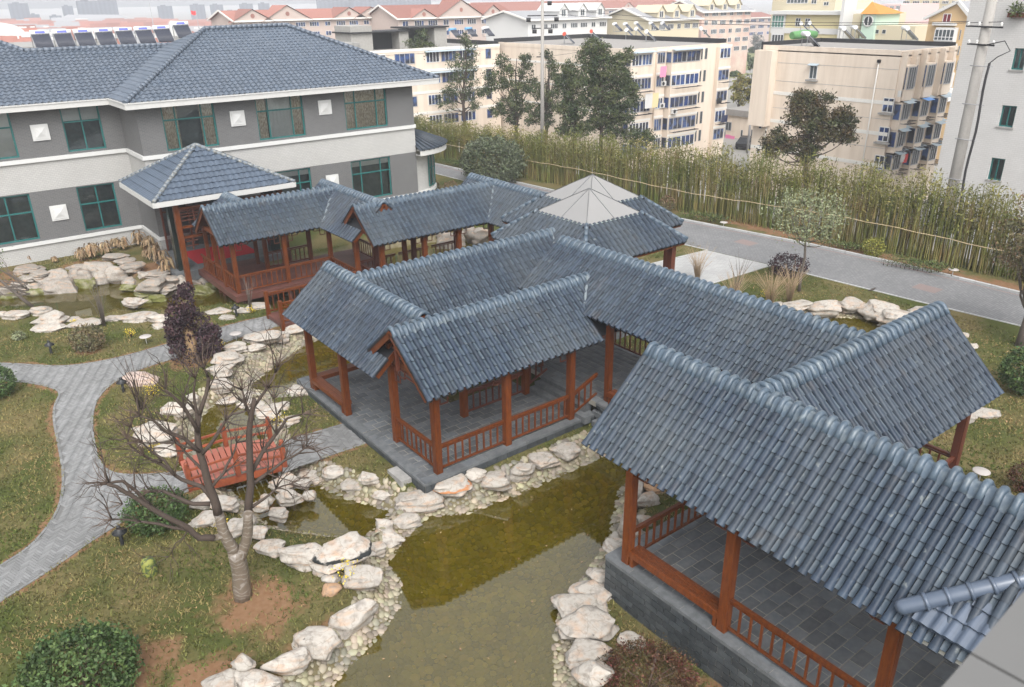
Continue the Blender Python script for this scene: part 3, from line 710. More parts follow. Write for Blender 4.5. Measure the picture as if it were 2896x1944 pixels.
link('roof_tiles', merged('roof_tiles', ME_BARREL, nearB[300:] + restB, list(ME_BARREL.materials)), roofp, kind='stuff')
link('pan_tiles', merged('pan_tiles', ME_PAN, nearP + restP, [M_PAN, M_JOINT]), roofp, kind='stuff')
M_EDGE = mat('pale_green_glass_edge', (.28, .34, .32), .3)
for p_ in (PY1, PY2):
    for k in range(4):
        a = k * math.pi / 2; nx, ny = round(math.cos(a)), round(math.sin(a)); tx, ty = -ny, nx; e = p_.ht + .07
        apex = Vector((p_.cx, p_.cy, 5.86))
        A_ = Vector((p_.cx + nx * e - tx * e, p_.cy + ny * e - ty * e, p_.zt)); B_ = Vector((p_.cx + nx * e + tx * e, p_.cy + ny * e + ty * e, p_.zt)); M_ = (A_ + B_) / 2
        for q in ((A_, M_), (M_, B_)):
            b = MB(); b.face([q[0], q[1], apex]); gp = b.build('glass_pane', M_SKYLIGHT, pv)
        b = MB()
        for q in (A_, B_, M_): b.bar(q + Vector((0, 0, .012)), apex + Vector((0, 0, .012)), .022, .022)
        b.build('glazing_bar', mat('grey_glazing_bar', (.14, .145, .15), .5), pv)
        b = MB(); n_ = Vector((nx, ny, 0)); b.bar(A_ - n_ * .03 + Vector((0, 0, .02)), B_ - n_ * .03 + Vector((0, 0, .02)), .09, .016); b.build('glass_edge', M_EDGE, pv)
    for sx, sy in ((-1, -1), (1, -1), (-1, 1), (1, 1)):
        if p_ is PY1 and (sx, sy) == (1, 1) or p_ is PY2 and (sx, sy) == (-1, -1): continue
        column(pv, p_.cx + sx * 2.65, p_.cy + sy * 2.65, .3, 3.6, .26, M_WOODD)
    for sx, sy in ((0, -1), (-1, 0), (1, 0), (0, 1)):
        b = MB(); e = p_.half - .08
        b.bar((p_.cx + sx * e - sy * e, p_.cy + sy * e + sx * e, p_.ze - .12), (p_.cx + sx * e + sy * e, p_.cy + sy * e - sx * e, p_.ze - .12), .05, .14); b.build('eave_board', M_WOOD, pv)
        b = MB(); e = 2.65
        b.bar((p_.cx + sx * e - sy * e, p_.cy + sy * e + sx * e, 3.42), (p_.cx + sx * e + sy * e, p_.cy + sy * e - sx * e, 3.42), .14, .2); b.build('beam', M_WOODD, pv)
b = MB(); b.box(21.05, 26.9, 22.66, 28.4, -.6, .3); b.box(26.9, 29.1, 24.5, 30.5, -.6, .296); b.box(23.0, 26.9, 28.4, 30.15, -.6, .296); b.build('floor', M_COPING, pv)
# pale mortar flashings where roofs meet
def flashing(p0, p1, parent, w=.06):
    b = MB(); p0 = Vector(p0); p1 = Vector(p1); n = 7; pts = [p0.lerp(p1, i / n) + Vector((random.uniform(-.015, .015), random.uniform(-.015, .015), .06 + random.uniform(-.015, .015))) for i in range(n + 1)]
    b.tube(pts, [random.uniform(.8, 1.2) * w for _ in pts], 6); b.build('flashing', M_FLASH, parent)
TH = [o for o in bpy.data.objects if o.get('category') == 'covered walkway']
flashing((18.72, 19.85, 4.42), (17.75, 18.95, 3.72), TH[3]); flashing((21.5, 25.2, 4.42), (20.95, 23.85, 3.35), TH[5])
flashing((25.8, 34.95, 4.36), (24.05, 33.2, 2.92), TH[9]); flashing((18.6, 39.75, 4.36), (16.85, 38.0, 2.92), TH[6])

# ------------------------------------------------------------------ ground, ponds, paths, road
def W2(pts, z, crop='d'):
    f = cz(crop); return [at(*f(*p), z).to_2d() for p in pts]
PF = W2([(1560, 1000), (1440, 1015), (1350, 1045), (1270, 1085), (1180, 1122), (1100, 1152), (1050, 1172), (985, 1170), (960, 1185), (925, 1215), (893, 1258), (868, 1290), (893, 1315), (906, 1345), (900, 1385), (870, 1430), (830, 1475), (790, 1510), (740, 1568), (690, 1640), (640, 1760), (1290, 1760), (1280, 1600), (1278, 1500), (1275, 1430), (1300, 1380), (1345, 1315), (1385, 1255), (1402, 1215), (1412, 1165), (1428, 1100), (1540, 1070)], ZW)
PS = W2([(475, 925), (520, 912), (570, 922), (598, 960), (622, 1010), (640, 1070), (662, 1092), (705, 1095), (760, 1118), (820, 1142), (905, 1162), (885, 1185), (852, 1213), (838, 1238), (780, 1234), (720, 1226), (640, 1215), (606, 1205), (590, 1187), (560, 1167), (540, 1142), (515, 1122), (470, 1100), (440, 1060), (436, 1010), (450, 955)], ZW)
PL = W2([(556, 886), (600, 850), (650, 812), (690, 788), (740, 765), (830, 750), (905, 800), (800, 860), (722, 882), (690, 897), (640, 905), (595, 897)], ZW)
PR = W2([(-90, 1040), (0, 1010), (300, 965), (500, 925), (640, 895), (900, 855), (1130, 825), (1290, 840), (1330, 925), (1430, 995), (1500, 1050), (1650, 1050), (1900, 965), (2230, 890)], ZW, 'c4') + [Vector(p) for p in ((12.5, 43.2), (17, 43.0), (22, 43.5), (28, 42.5), (29.5, 38), (29, 33), (27.5, 29.8), (22, 29.2), (17, 29.8), (13.6, 31.5))] + W2([(610, 705), (570, 712), (516, 708)], ZW) + W2([(2150, 1200), (1740, 1235), (1500, 1200), (1260, 1230), (1050, 1290), (860, 1310), (640, 1240), (560, 1215), (250, 1190), (0, 1200), (-90, 1220)], ZW, 'c4')
PX = W2([(890, 700), (960, 690), (1090, 682), (1250, 690), (1380, 712), (1560, 760), (1500, 860), (1250, 900), (1000, 830)], ZW, 'c5')
PONDS = [smooth_poly(p, 2) for p in (PF, PS, PL, PR, PX)]
def sstep(x): x = np.clip(x, 0, 1); return x * x * (3 - 2 * x)
def lawn_z(x, y): return ZL - .5 * sstep((13.2 - y) / 2.5) * sstep((x - 8.2) / 1.5) * (np.asarray(x) < 16)
BANKK = (.5, .75, .34, 1.0, .6)       # outside distances are scaled: wide pebble banks where the photo has them
def pond_d(P):      # >0 inside
    best = np.full(len(P), -50.)
    for q, kk in zip(PONDS, BANKK):
        d = polydist(P, q); d = np.where(inpoly(P, q), d, -d * kk); best = np.maximum(best, d)
    return best
def ground_z(P, d=None):
    d = pond_d(P) if d is None else d; l = lawn_z(P[:, 0], P[:, 1])
    out = l + (ZW - l) * sstep((d + .55) / .6); inn = ZW - .62 * sstep(d / 1.3)
    return np.where(d < .0, np.where(d < -.55, l, np.minimum(l, out)), inn)
def gz1(x, y): return float(ground_z(np.array([[x, y]]))[0])

PATH = smooth_poly(W2([(-60, 826), (60, 832), (150, 838), (260, 820), (350, 795), (420, 775), (490, 752), (560, 733), (645, 715), (655, 738), (600, 755), (540, 772), (480, 795), (420, 812), (330, 838), (270, 865), (232, 895), (212, 930), (209, 980), (220, 1040), (240, 1075), (290, 1086), (400, 1080), (432, 1074), (440, 1128), (350, 1128), (305, 1148), (300, 1178), (255, 1205), (200, 1240), (130, 1290), (60, 1335), (-60, 1410), (-60, 1330), (0, 1292), (60, 1255), (100, 1215), (130, 1170), (143, 1130), (145, 1080), (135, 1020), (122, 960), (124, 925), (138, 900), (130, 888), (80, 875), (0, 868), (-60, 866)], ZL), 2)
PATH2 = W2([(640, 1010), (700, 993), (785, 968), (842, 1005), (828, 1014), (750, 1040), (680, 1064), (648, 1078)], ZL)
def lawn_material():
    def ex(N, L, c, vec, noise, ramp, mix, b, geo):
        at_ = N.new('ShaderNodeAttribute'); at_.attribute_name = 'bank'; soil = N.new('ShaderNodeAttribute'); soil.attribute_name = 'soil'
        straw = ramp(noise(.45, 6), .42, .62); c = mix(straw, c, (.165, .132, .06)); c = mix(ramp(noise(14, 6), .3, .75), mix(.55, c, (.04, .04, .015)), c)
        s = N.new('ShaderNodeMath'); s.operation = 'MULTIPLY_ADD'; L.new(noise(1.6, 8), s.inputs[0]); s.inputs[1].default_value = 1.6; s.inputs[2].default_value = -.8
        s2 = N.new('ShaderNodeMath'); L.new(soil.outputs['Fac'], s2.inputs[0]); L.new(s.outputs[0], s2.inputs[1])
        soilc = mix(ramp(noise(7), .3, .7), (.165, .088, .046), (.205, .125, .072))
        c = mix(ramp(s2.outputs[0], .3, .62), c, soilc)
        return mix(at_.outputs['Fac'], c, mix(ramp(noise(3), .35, .7), (.2, .175, .12), (.12, .1, .05)))
    return mat('lawn', (.068, .082, .023), .95, extra=ex, bump=.5, bscale=60, spec=.1)
M_LAWN = lawn_material()
gx = np.arange(-16, 46.01, .22); gy = np.arange(-3, 66.01, .22)
XX, YY = np.meshgrid(gx, gy, indexing='ij'); P2 = np.stack([XX.ravel(), YY.ravel()], 1); PD = pond_d(P2)
ZZ = ground_z(P2, PD)
nx_, ny_ = len(gx), len(gy); I = np.arange(nx_ * ny_).reshape(nx_, ny_)
F = np.stack([I[:-1, :-1].ravel(), I[1:, :-1].ravel(), I[1:, 1:].ravel(), I[:-1, 1:].ravel()], 1)
V = np.concatenate([P2, ZZ[:, None]], 1)
x0, x1, y0, y1 = gx[0], gx[-1], gy[0], gy[-1]; B_ = 4000
ZG = -4.5
def ring_(x0, x1, y0, y1, z): return [(x0, y0, z), (x1, y0, z), (x1, y1, z), (x0, y1, z)]
ext = np.array(ring_(x0, x1, y0, y1, ZL) + ring_(x0 - 40, x1 + .8, y0 - 40, y1 + 12, ZL) + ring_(x0 - 44, x1 + 4, y0 - 44, y1 + 16, ZG) + ring_(-B_, B_, -B_, B_, ZG)); o = len(V)
V = np.concatenate([V, ext]); F = np.concatenate([F] + [np.array([[q * 4 + k, q * 4 + 4 + k, q * 4 + 4 + (k + 1) % 4, q * 4 + (k + 1) % 4] for k in range(4)]) + o for q in range(3)])
M_CITY = mat('town_ground', (.25, .24, .22), .95, var=.2, scale=.3)
me = npmesh('garden_ground', V, F, [M_LAWN, M_CITY], True)
_mi = np.zeros(len(F), np.int32); _mi[-12:] = 1; me.polygons.foreach_set('material_index', _mi)
bank = np.zeros(len(V), np.float32); bank[:len(PD)] = sstep((PD + .42) / .15)
soil = np.zeros(len(V), np.float32)
for cx, cy_, r_ in [(4.3, 16.3, 1.5), (2.6, 14.6, 1.35), (1.0, 16.2, 1.7), (4.69, 36.4, .7), (7.9, 32.5, 1.2), (5.5, 13.6, 1.6), (11.3, 5.5, 1.6), (11.2, 8, 1.0), (10.3, 46.5, 1.8), (7.5, 50, 1.8), (3, 50.3, 1.8), (-2, 50.3, 2)]:
    soil[:len(PD)] = np.maximum(soil[:len(PD)], 1.15 - np.hypot(P2[:, 0] - cx, P2[:, 1] - cy_) / r_)
soil[:len(PD)] = np.maximum(soil[:len(PD)], .9 * (1 - np.clip(np.abs(P2[:, 0] - 43.2) / 1.3, 0, 1)))
_pd = np.minimum(polydist(P2, PATH), polydist(P2, PATH2)); soil[:len(PD)] = np.maximum(soil[:len(PD)], .95 - _pd / .35)
soil[len(PD):] = .3
for n_, arr in (('bank', bank), ('soil', np.clip(soil, 0, 1.2).astype(np.float32))):
    a_ = me.attributes.new(n_, 'FLOAT', 'POINT'); a_.data.foreach_set('value', arr)
GROUND = link('garden_ground', me, kind='structure')
def flat(name, poly, z, m_, kind='structure', parent=None):
    vs_, es, fs, *_ = delaunay_2d_cdt([Vector(p[:2]) for p in poly], [], [list(range(len(poly)))], 1, 1e-5)
    b = MB(); b.v = [(v.x, v.y, z) for v in vs_]
    for f in fs: b.ngon(list(f))
    o = b.build(name, m_, parent, kind=kind)
    return o
# water
bx0, bx1, by0, by1 = -16, 32, -2.5, 46
wb = MB()
for q, nm in zip(PONDS, ('front pond', 'mid', 'pool', 'rear', 'right')):
    big = []
    c = sum((Vector(v) for v in q), Vector((0, 0))) / len(q)
    n = len(q)
    for i, v in enumerate(q):
        t = (q[(i + 1) % n] - q[i - 1]); t = t.normalized() if t.length > 1e-6 else Vector((1, 0)); nrm = Vector((t.y, -t.x)); v2 = v + nrm * .12
        if inpoly([v2], q)[0]: v2 = v - nrm * .12
        big.append(v2)
    flat('pond_water', big, ZW, M_WATER)
# cobbles
def cobble_mesh(seed):
    r_ = random.Random(seed); b = MB(); b.smooth = True; n = 7; ph = [r_.uniform(.8, 1.2) for _ in range(n)]
    ring = lambda s_, z: [(s_ * ph[k] * math.cos(2 * math.pi * k / n), s_ * ph[k] * .78 * math.sin(2 * math.pi * k / n), z) for k in range(n)]
    b.grid([ring(.98, -.02), ring(1.0, .14), ring(.7, .36)], close=True); e = len(b.v); b.v.append((0, 0, .42))
    for k in range(n): b.ngon([e - n + k, e - n + (k + 1) % n, e])
    return b
M_COB = mat('pond_cobble', (.215, .185, .125), .55, objr=.5, islr=.5, hue=.035, spec=.35, col2=(.15, .14, .115), scale=1.1)
MEC = [cobble_mesh(i).mesh('cobble', M_COB) for i in range(3)]
def cobble_points(step, lo, hi, polys, keep=None):
    xs = np.arange(-12, 40, step); ys = np.arange(-1, 46, step * .87); A, B2 = np.meshgrid(xs, ys, indexing='ij'); A = A + (np.arange(len(ys)) % 2)[None] * step / 2
    P = np.stack([A.ravel(), B2.ravel()], 1) + rng.uniform(-.2, .2, (A.size, 2)) * step
    ok = np.zeros(len(P), bool)
    for q in polys:
        bb = np.array([list(v) for v in q]); kk = BANKK[[i for i, z_ in enumerate(PONDS) if z_ is q][0]]; m_ = ((P > bb.min(0) - 1.5) & (P < bb.max(0) + 1.5)).all(1); ii = np.where(m_)[0]
        if not len(ii): continue
        d = polydist(P[ii], q); d = np.where(inpoly(P[ii], q), d, -d * kk); ok[ii[(d > lo) & (d < hi)]] = True
    P = P[ok]; v = [(Vector((p[0], p[1], 0)) - CAM) for p in P]
    fx = np.array([abs(u.dot(RGT)) / max(u.dot(FWD), .1) for u in v]); front = np.array([u.dot(FWD) > 1 for u in v])
    return P[(fx < .75) & front]
def cobble_mx(P, size):
    d0 = pond_d(P); z = ground_z(P, d0); e = .05; zx = ground_z(P + [e, 0]); zy = ground_z(P + [0, e]); out = []
    for p, z_, a, c in zip(P, z, zx, zy):
        n = Vector((-(a - z_) / e, -(c - z_) / e, 1)).normalized(); s_ = size * random.choice((.62, .8, .95, 1.05, 1.2, 1.35))
        out.append(Matrix.Translation((p[0], p[1], z_ - .01)) @ n.to_track_quat('Z', 'Y').to_matrix().to_4x4() @ Matrix.Rotation(random.uniform(0, 6.28), 4, 'Z') @ Matrix.Diagonal((s_, s_, s_ * .9, 1)))
    return out
mx = cobble_mx(cobble_points(.15, -.42, .5, [PONDS[0], PONDS[1], PONDS[2], PONDS[4]]), .098)
mx.sort(key=lambda x: (x.translation - CAM).length)
for i, x in enumerate(mx[:300]): link('cobble', MEC[i % 3], GROUND, x)
link('cobbles', merged('cobbles', MEC[0], mx[300:], [M_COB]), GROUND, kind='stuff')
mxb = cobble_mx(cobble_points(.2, .5, 9, [PONDS[0], PONDS[1], PONDS[2], PONDS[4]]), .13)
M_BEDC = mat('algae_bed_cobble', (.4, .32, .13), .7, islr=.5, hue=.02, col2=(.26, .22, .08), scale=.8)
link('bed_cobbles', merged('bed_cobbles', MEC[1], mxb, [M_BEDC]), GROUND, kind='stuff')

# herringbone brick path
M_PBRICK = mat('grey_path_brick', (.182, .184, .184), .85, objr=.17, islr=.17, var=.14, scale=1.2, col2=(.15, .151, .15))
M_BED = mat('path_bed', (.125, .124, .12), .95, var=.2, scale=8)
PATH_O = flat('brick_path', PATH, ZL + .006, M_BED); PATH2_O = flat('brick_path', PATH2, ZL + .006, M_BED)
def herring(poly, parent, L_, w, ang, limit=300):
    A = np.array([list(p) for p in poly]); c, s_ = math.cos(ang), math.sin(ang); q = A @ np.array([[c, -s_], [s_, c]])
    lo, hi = q.min(0), q.max(0); pts = []; n = int((hi[0] - lo[0]) / w) + 2
    for k in range(n):
        x = lo[0] + k * w
        s0 = int((lo[1] - (lo[1] + k * w)) / (2 * L_)) - 2; s1 = int((hi[1] - lo[1]) / (2 * L_)) + 2
        for s__ in range(s0, s1):
            y = lo[1] + k * w + 2 * L_ * s__
            pts.append((x + L_ / 2, y + w / 2, 0)); pts.append((x + w / 2, y + w + L_ / 2, 1))
    pts = np.array(pts); Wp = pts[:, :2] @ np.array([[c, s_], [-s_, c]])
    ok = inpoly(Wp, poly) & (polydist(Wp, poly) > .09)
    me = unit_box('brick', L_ - .008, w - .008, .03, M_PBRICK, .004)
    mx = [Matrix.Translation((p[0], p[1], ZL + .02 + random.uniform(-.004, .004))) @ Matrix.Rotation(ang + (R(90) if t else 0), 4, 'Z') for p, t in zip(Wp[ok], pts[ok, 2])]
    # border course along the edge
    n = len(poly)
    scatter_pieces('brick', me, mx, parent, limit, 'bricks')
    bm = []
    for i in range(n):
        a, b_ = Vector(poly[i][:2]), Vector(poly[(i + 1) % n][:2]); d = b_ - a
        m_ = max(1, round(d.length / .26))
        if d.length < .05: continue
        for k in range(m_):
            p = a + d * ((k + .5) / m_); bm.append(Matrix.Translation((p.x, p.y, ZL + .024)) @ Matrix.Rotation(math.atan2(d.y, d.x), 4, 'Z') @ Matrix.Diagonal((d.length / m_ / .26, 1, 1, 1)))
    me2 = unit_box('edge_brick', .255, .08, .035, M_PBRICK, .004)
    scatter_pieces('edge_brick', me2, bm, parent, 250, 'edge_bricks')
herring(PATH, PATH_O, .28, .07, R(20)); herring(PATH2, PATH2_O, .28, .07, R(35), 200)

# road with kerbs beyond the garden
def flatbrick(name, c1, c2, mo, bw, bh, rot=0):
    def ex(N, L, c, vec, noise, ramp, mix, b, geo):
        mp = N.new('ShaderNodeMapping'); mp.inputs['Rotation'].default_value = (0, 0, rot); L.new(vec, mp.inputs[0])
        br = N.new('ShaderNodeTexBrick'); L.new(mp.outputs[0], br.inputs['Vector'])
        for k, v in (('Color1', c1), ('Color2', c2), ('Mortar', mo)): br.inputs[k].default_value = (*v, 1)
        br.inputs['Scale'].default_value = 1; br.inputs['Mortar Size'].default_value = .01; br.inputs['Brick Width'].default_value = bw; br.inputs['Row Height'].default_value = bh
        return mix(.35, br.outputs[0], mix(ramp(noise(.7), .3, .7), (.38, .38, .38), (.62, .61, .6)), 'OVERLAY')
    return mat(name, c1, .85, extra=ex)
M_ROAD = flatbrick('road_paver', (.19, .19, .194), (.15, .153, .158), (.11, .11, .11), .24, .12)
M_RED = mat('red_paver', (.21, .165, .155), .9, var=.15, scale=5)
RL = [(38.4, -8), (38.25, 12.3), (37.8, 16.8), (37.35, 22.7), (37.25, 24.7), (36.8, 28.8), (36.6, 30.4), (36.2, 38), (36.4, 46), (37.0, 54), (36.6, 62), (34.5, 70)]
RR = [(43.0, -8), (42.7, 13.8), (42.65, 20.1), (42.2, 25.6), (40.9, 34.3), (40.3, 42), (39.8, 50), (39.4, 56), (39.0, 63), (37.2, 72)]
flat('road', RL + RR[::-1], ZL + .008, M_ROAD)
kb = unit_box('kerb_stone', .78, .16, .3, mat('pale_kerb_stone', (.36, .36, .355), .8, objr=.12, var=.1, scale=6), .015)
KERB = thing('road_kerb', 'low pale stone kerb between the brick road and the bamboo', 'kerb', (42.5, 20, ZL), kind='structure')
def kerb_line(pts, z, parent, w=.8, me=kb):
    for a, b_ in zip(pts[:-1], pts[1:]):
        a, b_ = Vector(a), Vector(b_); d = b_ - a; n = max(1, round(d.length / w))
        for k in range(n):
            p = a + d * ((k + .5) / n); link(me.name.split('.')[0], me, parent, Matrix.Translation((p.x, p.y, z)) @ Matrix.Rotation(math.atan2(d.y, d.x), 4, 'Z') @ Matrix.Diagonal((d.length / n / w, 1, 1, 1)))
kerb_line(RR, ZL + .13, KERB)
ke = unit_box('edging_stone', .78, .09, .2, MATS['pale_kerb_stone'], .01)
KE = thing('lawn_edging', 'narrow white edging stones between the lawn and the brick road', 'edging', (37.5, 20, ZL), kind='structure')
kerb_line(RL[:5], ZL + .04, KE, .8, ke); kerb_line(RL[5:], ZL + .04, KE, .8, ke)
# red strip and patches in the road
off = lambda pts, d: [(p[0] + d, p[1]) for p in pts]
flat('red_paver_strip', off(RR[1:], -.22) + off(RR[1:], -.36)[::-1], ZL + .012, M_RED)
for (x, y) in ((40.0, 17.3), (39.8, 28.3)): flat('red_paver_patch', [(x - .45, y - .6), (x + .45, y - .6), (x + .45, y + .6), (x - .45, y + .6)], ZL + .012, M_RED)
M_PATCH = flatbrick('pale_paver', (.36, .36, .355), (.31, .31, .305), (.25, .25, .25), .3, .15, .4)
flat('paved_forecourt', [(29.4, 24.9), (37.2, 24.6), (36.75, 28.7), (29.4, 29.3)], ZL + .01, M_PATCH)
kerb_line([(29.4, 24.85), (37.2, 24.62)], ZL + .05, KE, .8, ke); kerb_line([(29.4, 29.3), (36.75, 28.75)], ZL + .05, KE, .8, ke)

# short lawn grass
BLOCK = [(11.8, 16.2, 2, 11.7), (10.2, 18.2, 17.8, 22), (10.2, 14, 21.8, 27.4), (13.9, 21.2, 23.3, 27.2), (17.3, 21.7, 8, 23), (16, 22.5, 7.2, 11.2), (20.9, 29.2, 22.5, 30.6), (9.5, 40, 44, 80), (-30, 11.4, 52.5, 80), (29.3, 37.4, 24.4, 29.5)]
def grass(n, size, name):
    P = np.stack([rng.uniform(-10, 38, n), rng.uniform(5, 54, n)], 1)
    v = np.concatenate([P, np.full((n, 1), ZL)], 1) - np.array(CAM); dep = v @ np.array(FWD); fx = np.abs(v @ np.array(RGT)) / np.maximum(dep, .1); fy = (v @ np.array(UPV)) / np.maximum(dep, .1)
    ok = (dep > 2) & (fx < .68) & (fy > -.47) & (rng.uniform(0, 1, n) < np.clip(22 / dep, .15, 1) ** 1.6)
    for a, b_, c, d in BLOCK: ok &= ~((P[:, 0] > a) & (P[:, 0] < b_) & (P[:, 1] > c) & (P[:, 1] < d))
    P = P[ok]; ok = pond_d(P) < -.42
    for q in (PATH, PATH2): ok &= ~inpoly(P, q)
    so = np.zeros(len(P))
    for cx, cy_, r_ in [(4.3, 16.3, 1.5), (2.6, 14.6, 1.3), (1.0, 16.2, 1.6), (4.69, 36.4, .6), (7.9, 32.5, 1.0)]: so = np.maximum(so, 1.1 - np.hypot(P[:, 0] - cx, P[:, 1] - cy_) / r_)
    ok &= (P[:, 0] < 37.3) & (rng.uniform(0, 1, len(P)) > so)
    P = P[ok]; n = len(P); z = lawn_z(P[:, 0], P[:, 1]); k = 3
    base = np.repeat(np.concatenate([P, z[:, None]], 1), k, 0) + np.concatenate([rng.normal(0, .03, (n * k, 2)), np.zeros((n * k, 1))], 1)
    a = rng.uniform(0, 6.28, n * k); h = size * rng.uniform(.5, 1.3, n * k); wd = .016 * rng.uniform(.7, 1.6, n * k); l = rng.uniform(.3, 1.4, n * k) * h
    sx = np.stack([np.cos(a) * wd, np.sin(a) * wd, np.zeros(n * k)], 1); a2 = rng.uniform(0, 6.28, n * k); tip = np.stack([np.cos(a2) * l, np.sin(a2) * l, h], 1)
    V = np.stack([base - sx, base + sx, base + tip], 1).reshape(-1, 3); F = np.arange(len(V)).reshape(-1, 3)
    return link(name, npmesh(name, V, F, M_GRASS), kind='stuff', label='short green and straw coloured lawn grass around the ponds', cat='grass')
M_GRASS = mat('grass_blades', (.08, .1, .025), .8, islr=.45, col2=(.2, .158, .068), scale=.5, detail=8, contrast=(.4, .6), spec=.15, hue=.02)
grass(300000, .075, 'lawn_grass')

# fallen leaves on the lawn and a few on the water
M_LITTER = mat('fallen_leaf', (.3, .2, .1), .9, islr=.45, hue=.02)
def litter(name, n, xr, yr, z, size, keep, label):
    P = np.stack([rng.uniform(*xr, n), rng.uniform(*yr, n)], 1); P = P[keep(P)]; n = len(P); a = rng.uniform(0, 6.28, n); s_ = size * rng.uniform(.5, 1.3, n)
    zz = (lawn_z(P[:, 0], P[:, 1]) if z is None else np.full(n, z)) + rng.uniform(.012, .03, n); c = np.concatenate([P, zz[:, None]], 1); d = np.stack([np.cos(a), np.sin(a), rng.normal(0, .25, n)], 1) * s_[:, None]; e = np.stack([-np.sin(a), np.cos(a), rng.normal(0, .25, n)], 1) * (s_ * .4)[:, None]
    V = np.stack([c - d, c + e, c + d, c - e], 1).reshape(-1, 3); return tag(link(name, npmesh(name, V, np.arange(n * 4).reshape(-1, 4), M_LITTER)), label, 'fallen leaves', kind='stuff')
def _lawnkeep(P):
    ok = pond_d(P) < -.6
    for q in (PATH, PATH2): ok &= ~inpoly(P, q)
    for a, b_, c, d in BLOCK: ok &= ~((P[:, 0] > a) & (P[:, 0] < b_) & (P[:, 1] > c) & (P[:, 1] < d))
    return ok
litter('fallen_leaves', 3600, (16, 37), (5, 26), None, .05, _lawnkeep, 'small tan fallen leaves scattered over the right lawn')
litter('lawn_litter', 1500, (-6, 11), (12, 40), None, .035, _lawnkeep, 'sparse dry leaf litter over the left lawns')
litter('floating_leaves', 260, (6, 14), (8, 20), ZW - .004, .035, lambda P: pond_d(P) > .15, 'few small leaves floating on the front pond')

# ------------------------------------------------------------------ boulders
import bmesh
def ico(sub):
    bm = bmesh.new(); bmesh.ops.create_icosphere(bm, subdivisions=sub, radius=1); V = np.array([v.co[:] for v in bm.verts]); F = np.array([[v.index for v in f.verts] for f in bm.faces]); bm.free(); return V, F
ICO4, ICO3 = ico(4), ico(3)
def rock_ex(green):
    def ex(N, L, c, vec, noise, ramp, mix, b, geo):
        mp = N.new('ShaderNodeMapping'); mp.inputs['Scale'].default_value = (1.2, 1.2, 5); L.new(vec, mp.inputs[0])
        c = mix(ramp(noise(2.2, 7, mp.outputs[0]), .5, .8), c, (.4, .26, .17)); c = mix(ramp(noise(3.1, 8), .56, .72), c, (.22, .2, .18))
        c = mix(ramp(noise(9, 6), .3, .5), mix(.5, c, (.2, .17, .14)), c)
        wv = N.new('ShaderNodeVectorMath'); wv.operation = 'ADD'; nz = N.new('ShaderNodeTexNoise'); nz.inputs['Scale'].default_value = 3; L.new(vec, nz.inputs['Vector']); sc2 = N.new('ShaderNodeVectorMath'); sc2.operation = 'SCALE'; sc2.inputs['Scale'].default_value = .5; L.new(nz.outputs['Color'], sc2.inputs[0]); L.new(vec, wv.inputs[0]); L.new(sc2.outputs[0], wv.inputs[1])
        vo = N.new('ShaderNodeTexVoronoi'); vo.feature = 'DISTANCE_TO_EDGE'; vo.inputs['Scale'].default_value = 2.3; L.new(wv.outputs[0], vo.inputs['Vector']); c = mix(ramp(vo.outputs['Distance'], .0, .035), mix(.38, c, (.1, .085, .065)), c)
        if green: c = mix(ramp(noise(2.6, 6), .3, .55), c, (.12, .125, .035))
        return c
    return ex
M_ROCK = mat('cream_limestone', (.37, .342, .305), .88, extra=rock_ex(False), bump=.8, bscale=11, objr=.1, spec=.25)
M_ROCKG = mat('mossy_limestone', (.3, .29, .2), .85, extra=rock_ex(True), bump=.55, bscale=14, objr=.12, spec=.25)
M_ROCKD = mat('grey_limestone', (.29, .265, .235), .88, extra=rock_ex(False), bump=.6, bscale=14, objr=.14, spec=.2)
M_ROCKW = mat('wet_brown_stone', (.26, .19, .07), .6, extra=rock_ex(False), bump=.5, bscale=14, objr=.14)
def band_ex(col, z0, z1, base):
    def ex(N, L, c, vec, noise, ramp, mix, b, geo):
        c = base(N, L, c, vec, noise, ramp, mix, b, geo); oc = N.new('ShaderNodeTexCoord'); sx = N.new('ShaderNodeSeparateXYZ'); L.new(oc.outputs['Object'], sx.inputs[0])
        ad = N.new('ShaderNodeMath'); ad.operation = 'MULTIPLY_ADD'; L.new(noise(4, 6), ad.inputs[0]); ad.inputs[1].default_value = .5; L.new(sx.outputs[2], ad.inputs[2])
        lo = ramp(ad.outputs[0], z0, z0 + .06); hi = ramp(ad.outputs[0], z1, z1 + .06); d = N.new('ShaderNodeMath'); d.operation = 'SUBTRACT'; L.new(lo, d.inputs[0]); L.new(hi, d.inputs[1]); q = N.new('ShaderNodeMath'); q.operation = 'MULTIPLY'; q.use_clamp = True; L.new(d.outputs[0], q.inputs[0]); L.new(ramp(noise(2.3, 5), .36, .5), q.inputs[1])
        return mix(q.outputs[0], c, col)
    return ex
M_ROCKB = mat('black_streaked_limestone', (.4, .37, .33), .85, extra=band_ex((.02, .022, .022), .28, .56, rock_ex(False)), bump=.6, bscale=14, spec=.25)
M_ROCKS = mat('orange_striped_limestone', (.37, .342, .305), .85, extra=band_ex((.36, .16, .07), .3, .52, rock_ex(False)), bump=.6, bscale=14, spec=.25)
M_ROCKO = mat('orange_tinted_limestone', (.4, .25, .15), .88, extra=rock_ex(False), bump=.7, bscale=12, spec=.25)
M_ROCKP = mat('pinkish_limestone', (.43, .34, .3), .88, extra=rock_ex(False), bump=.7, bscale=12, spec=.25)
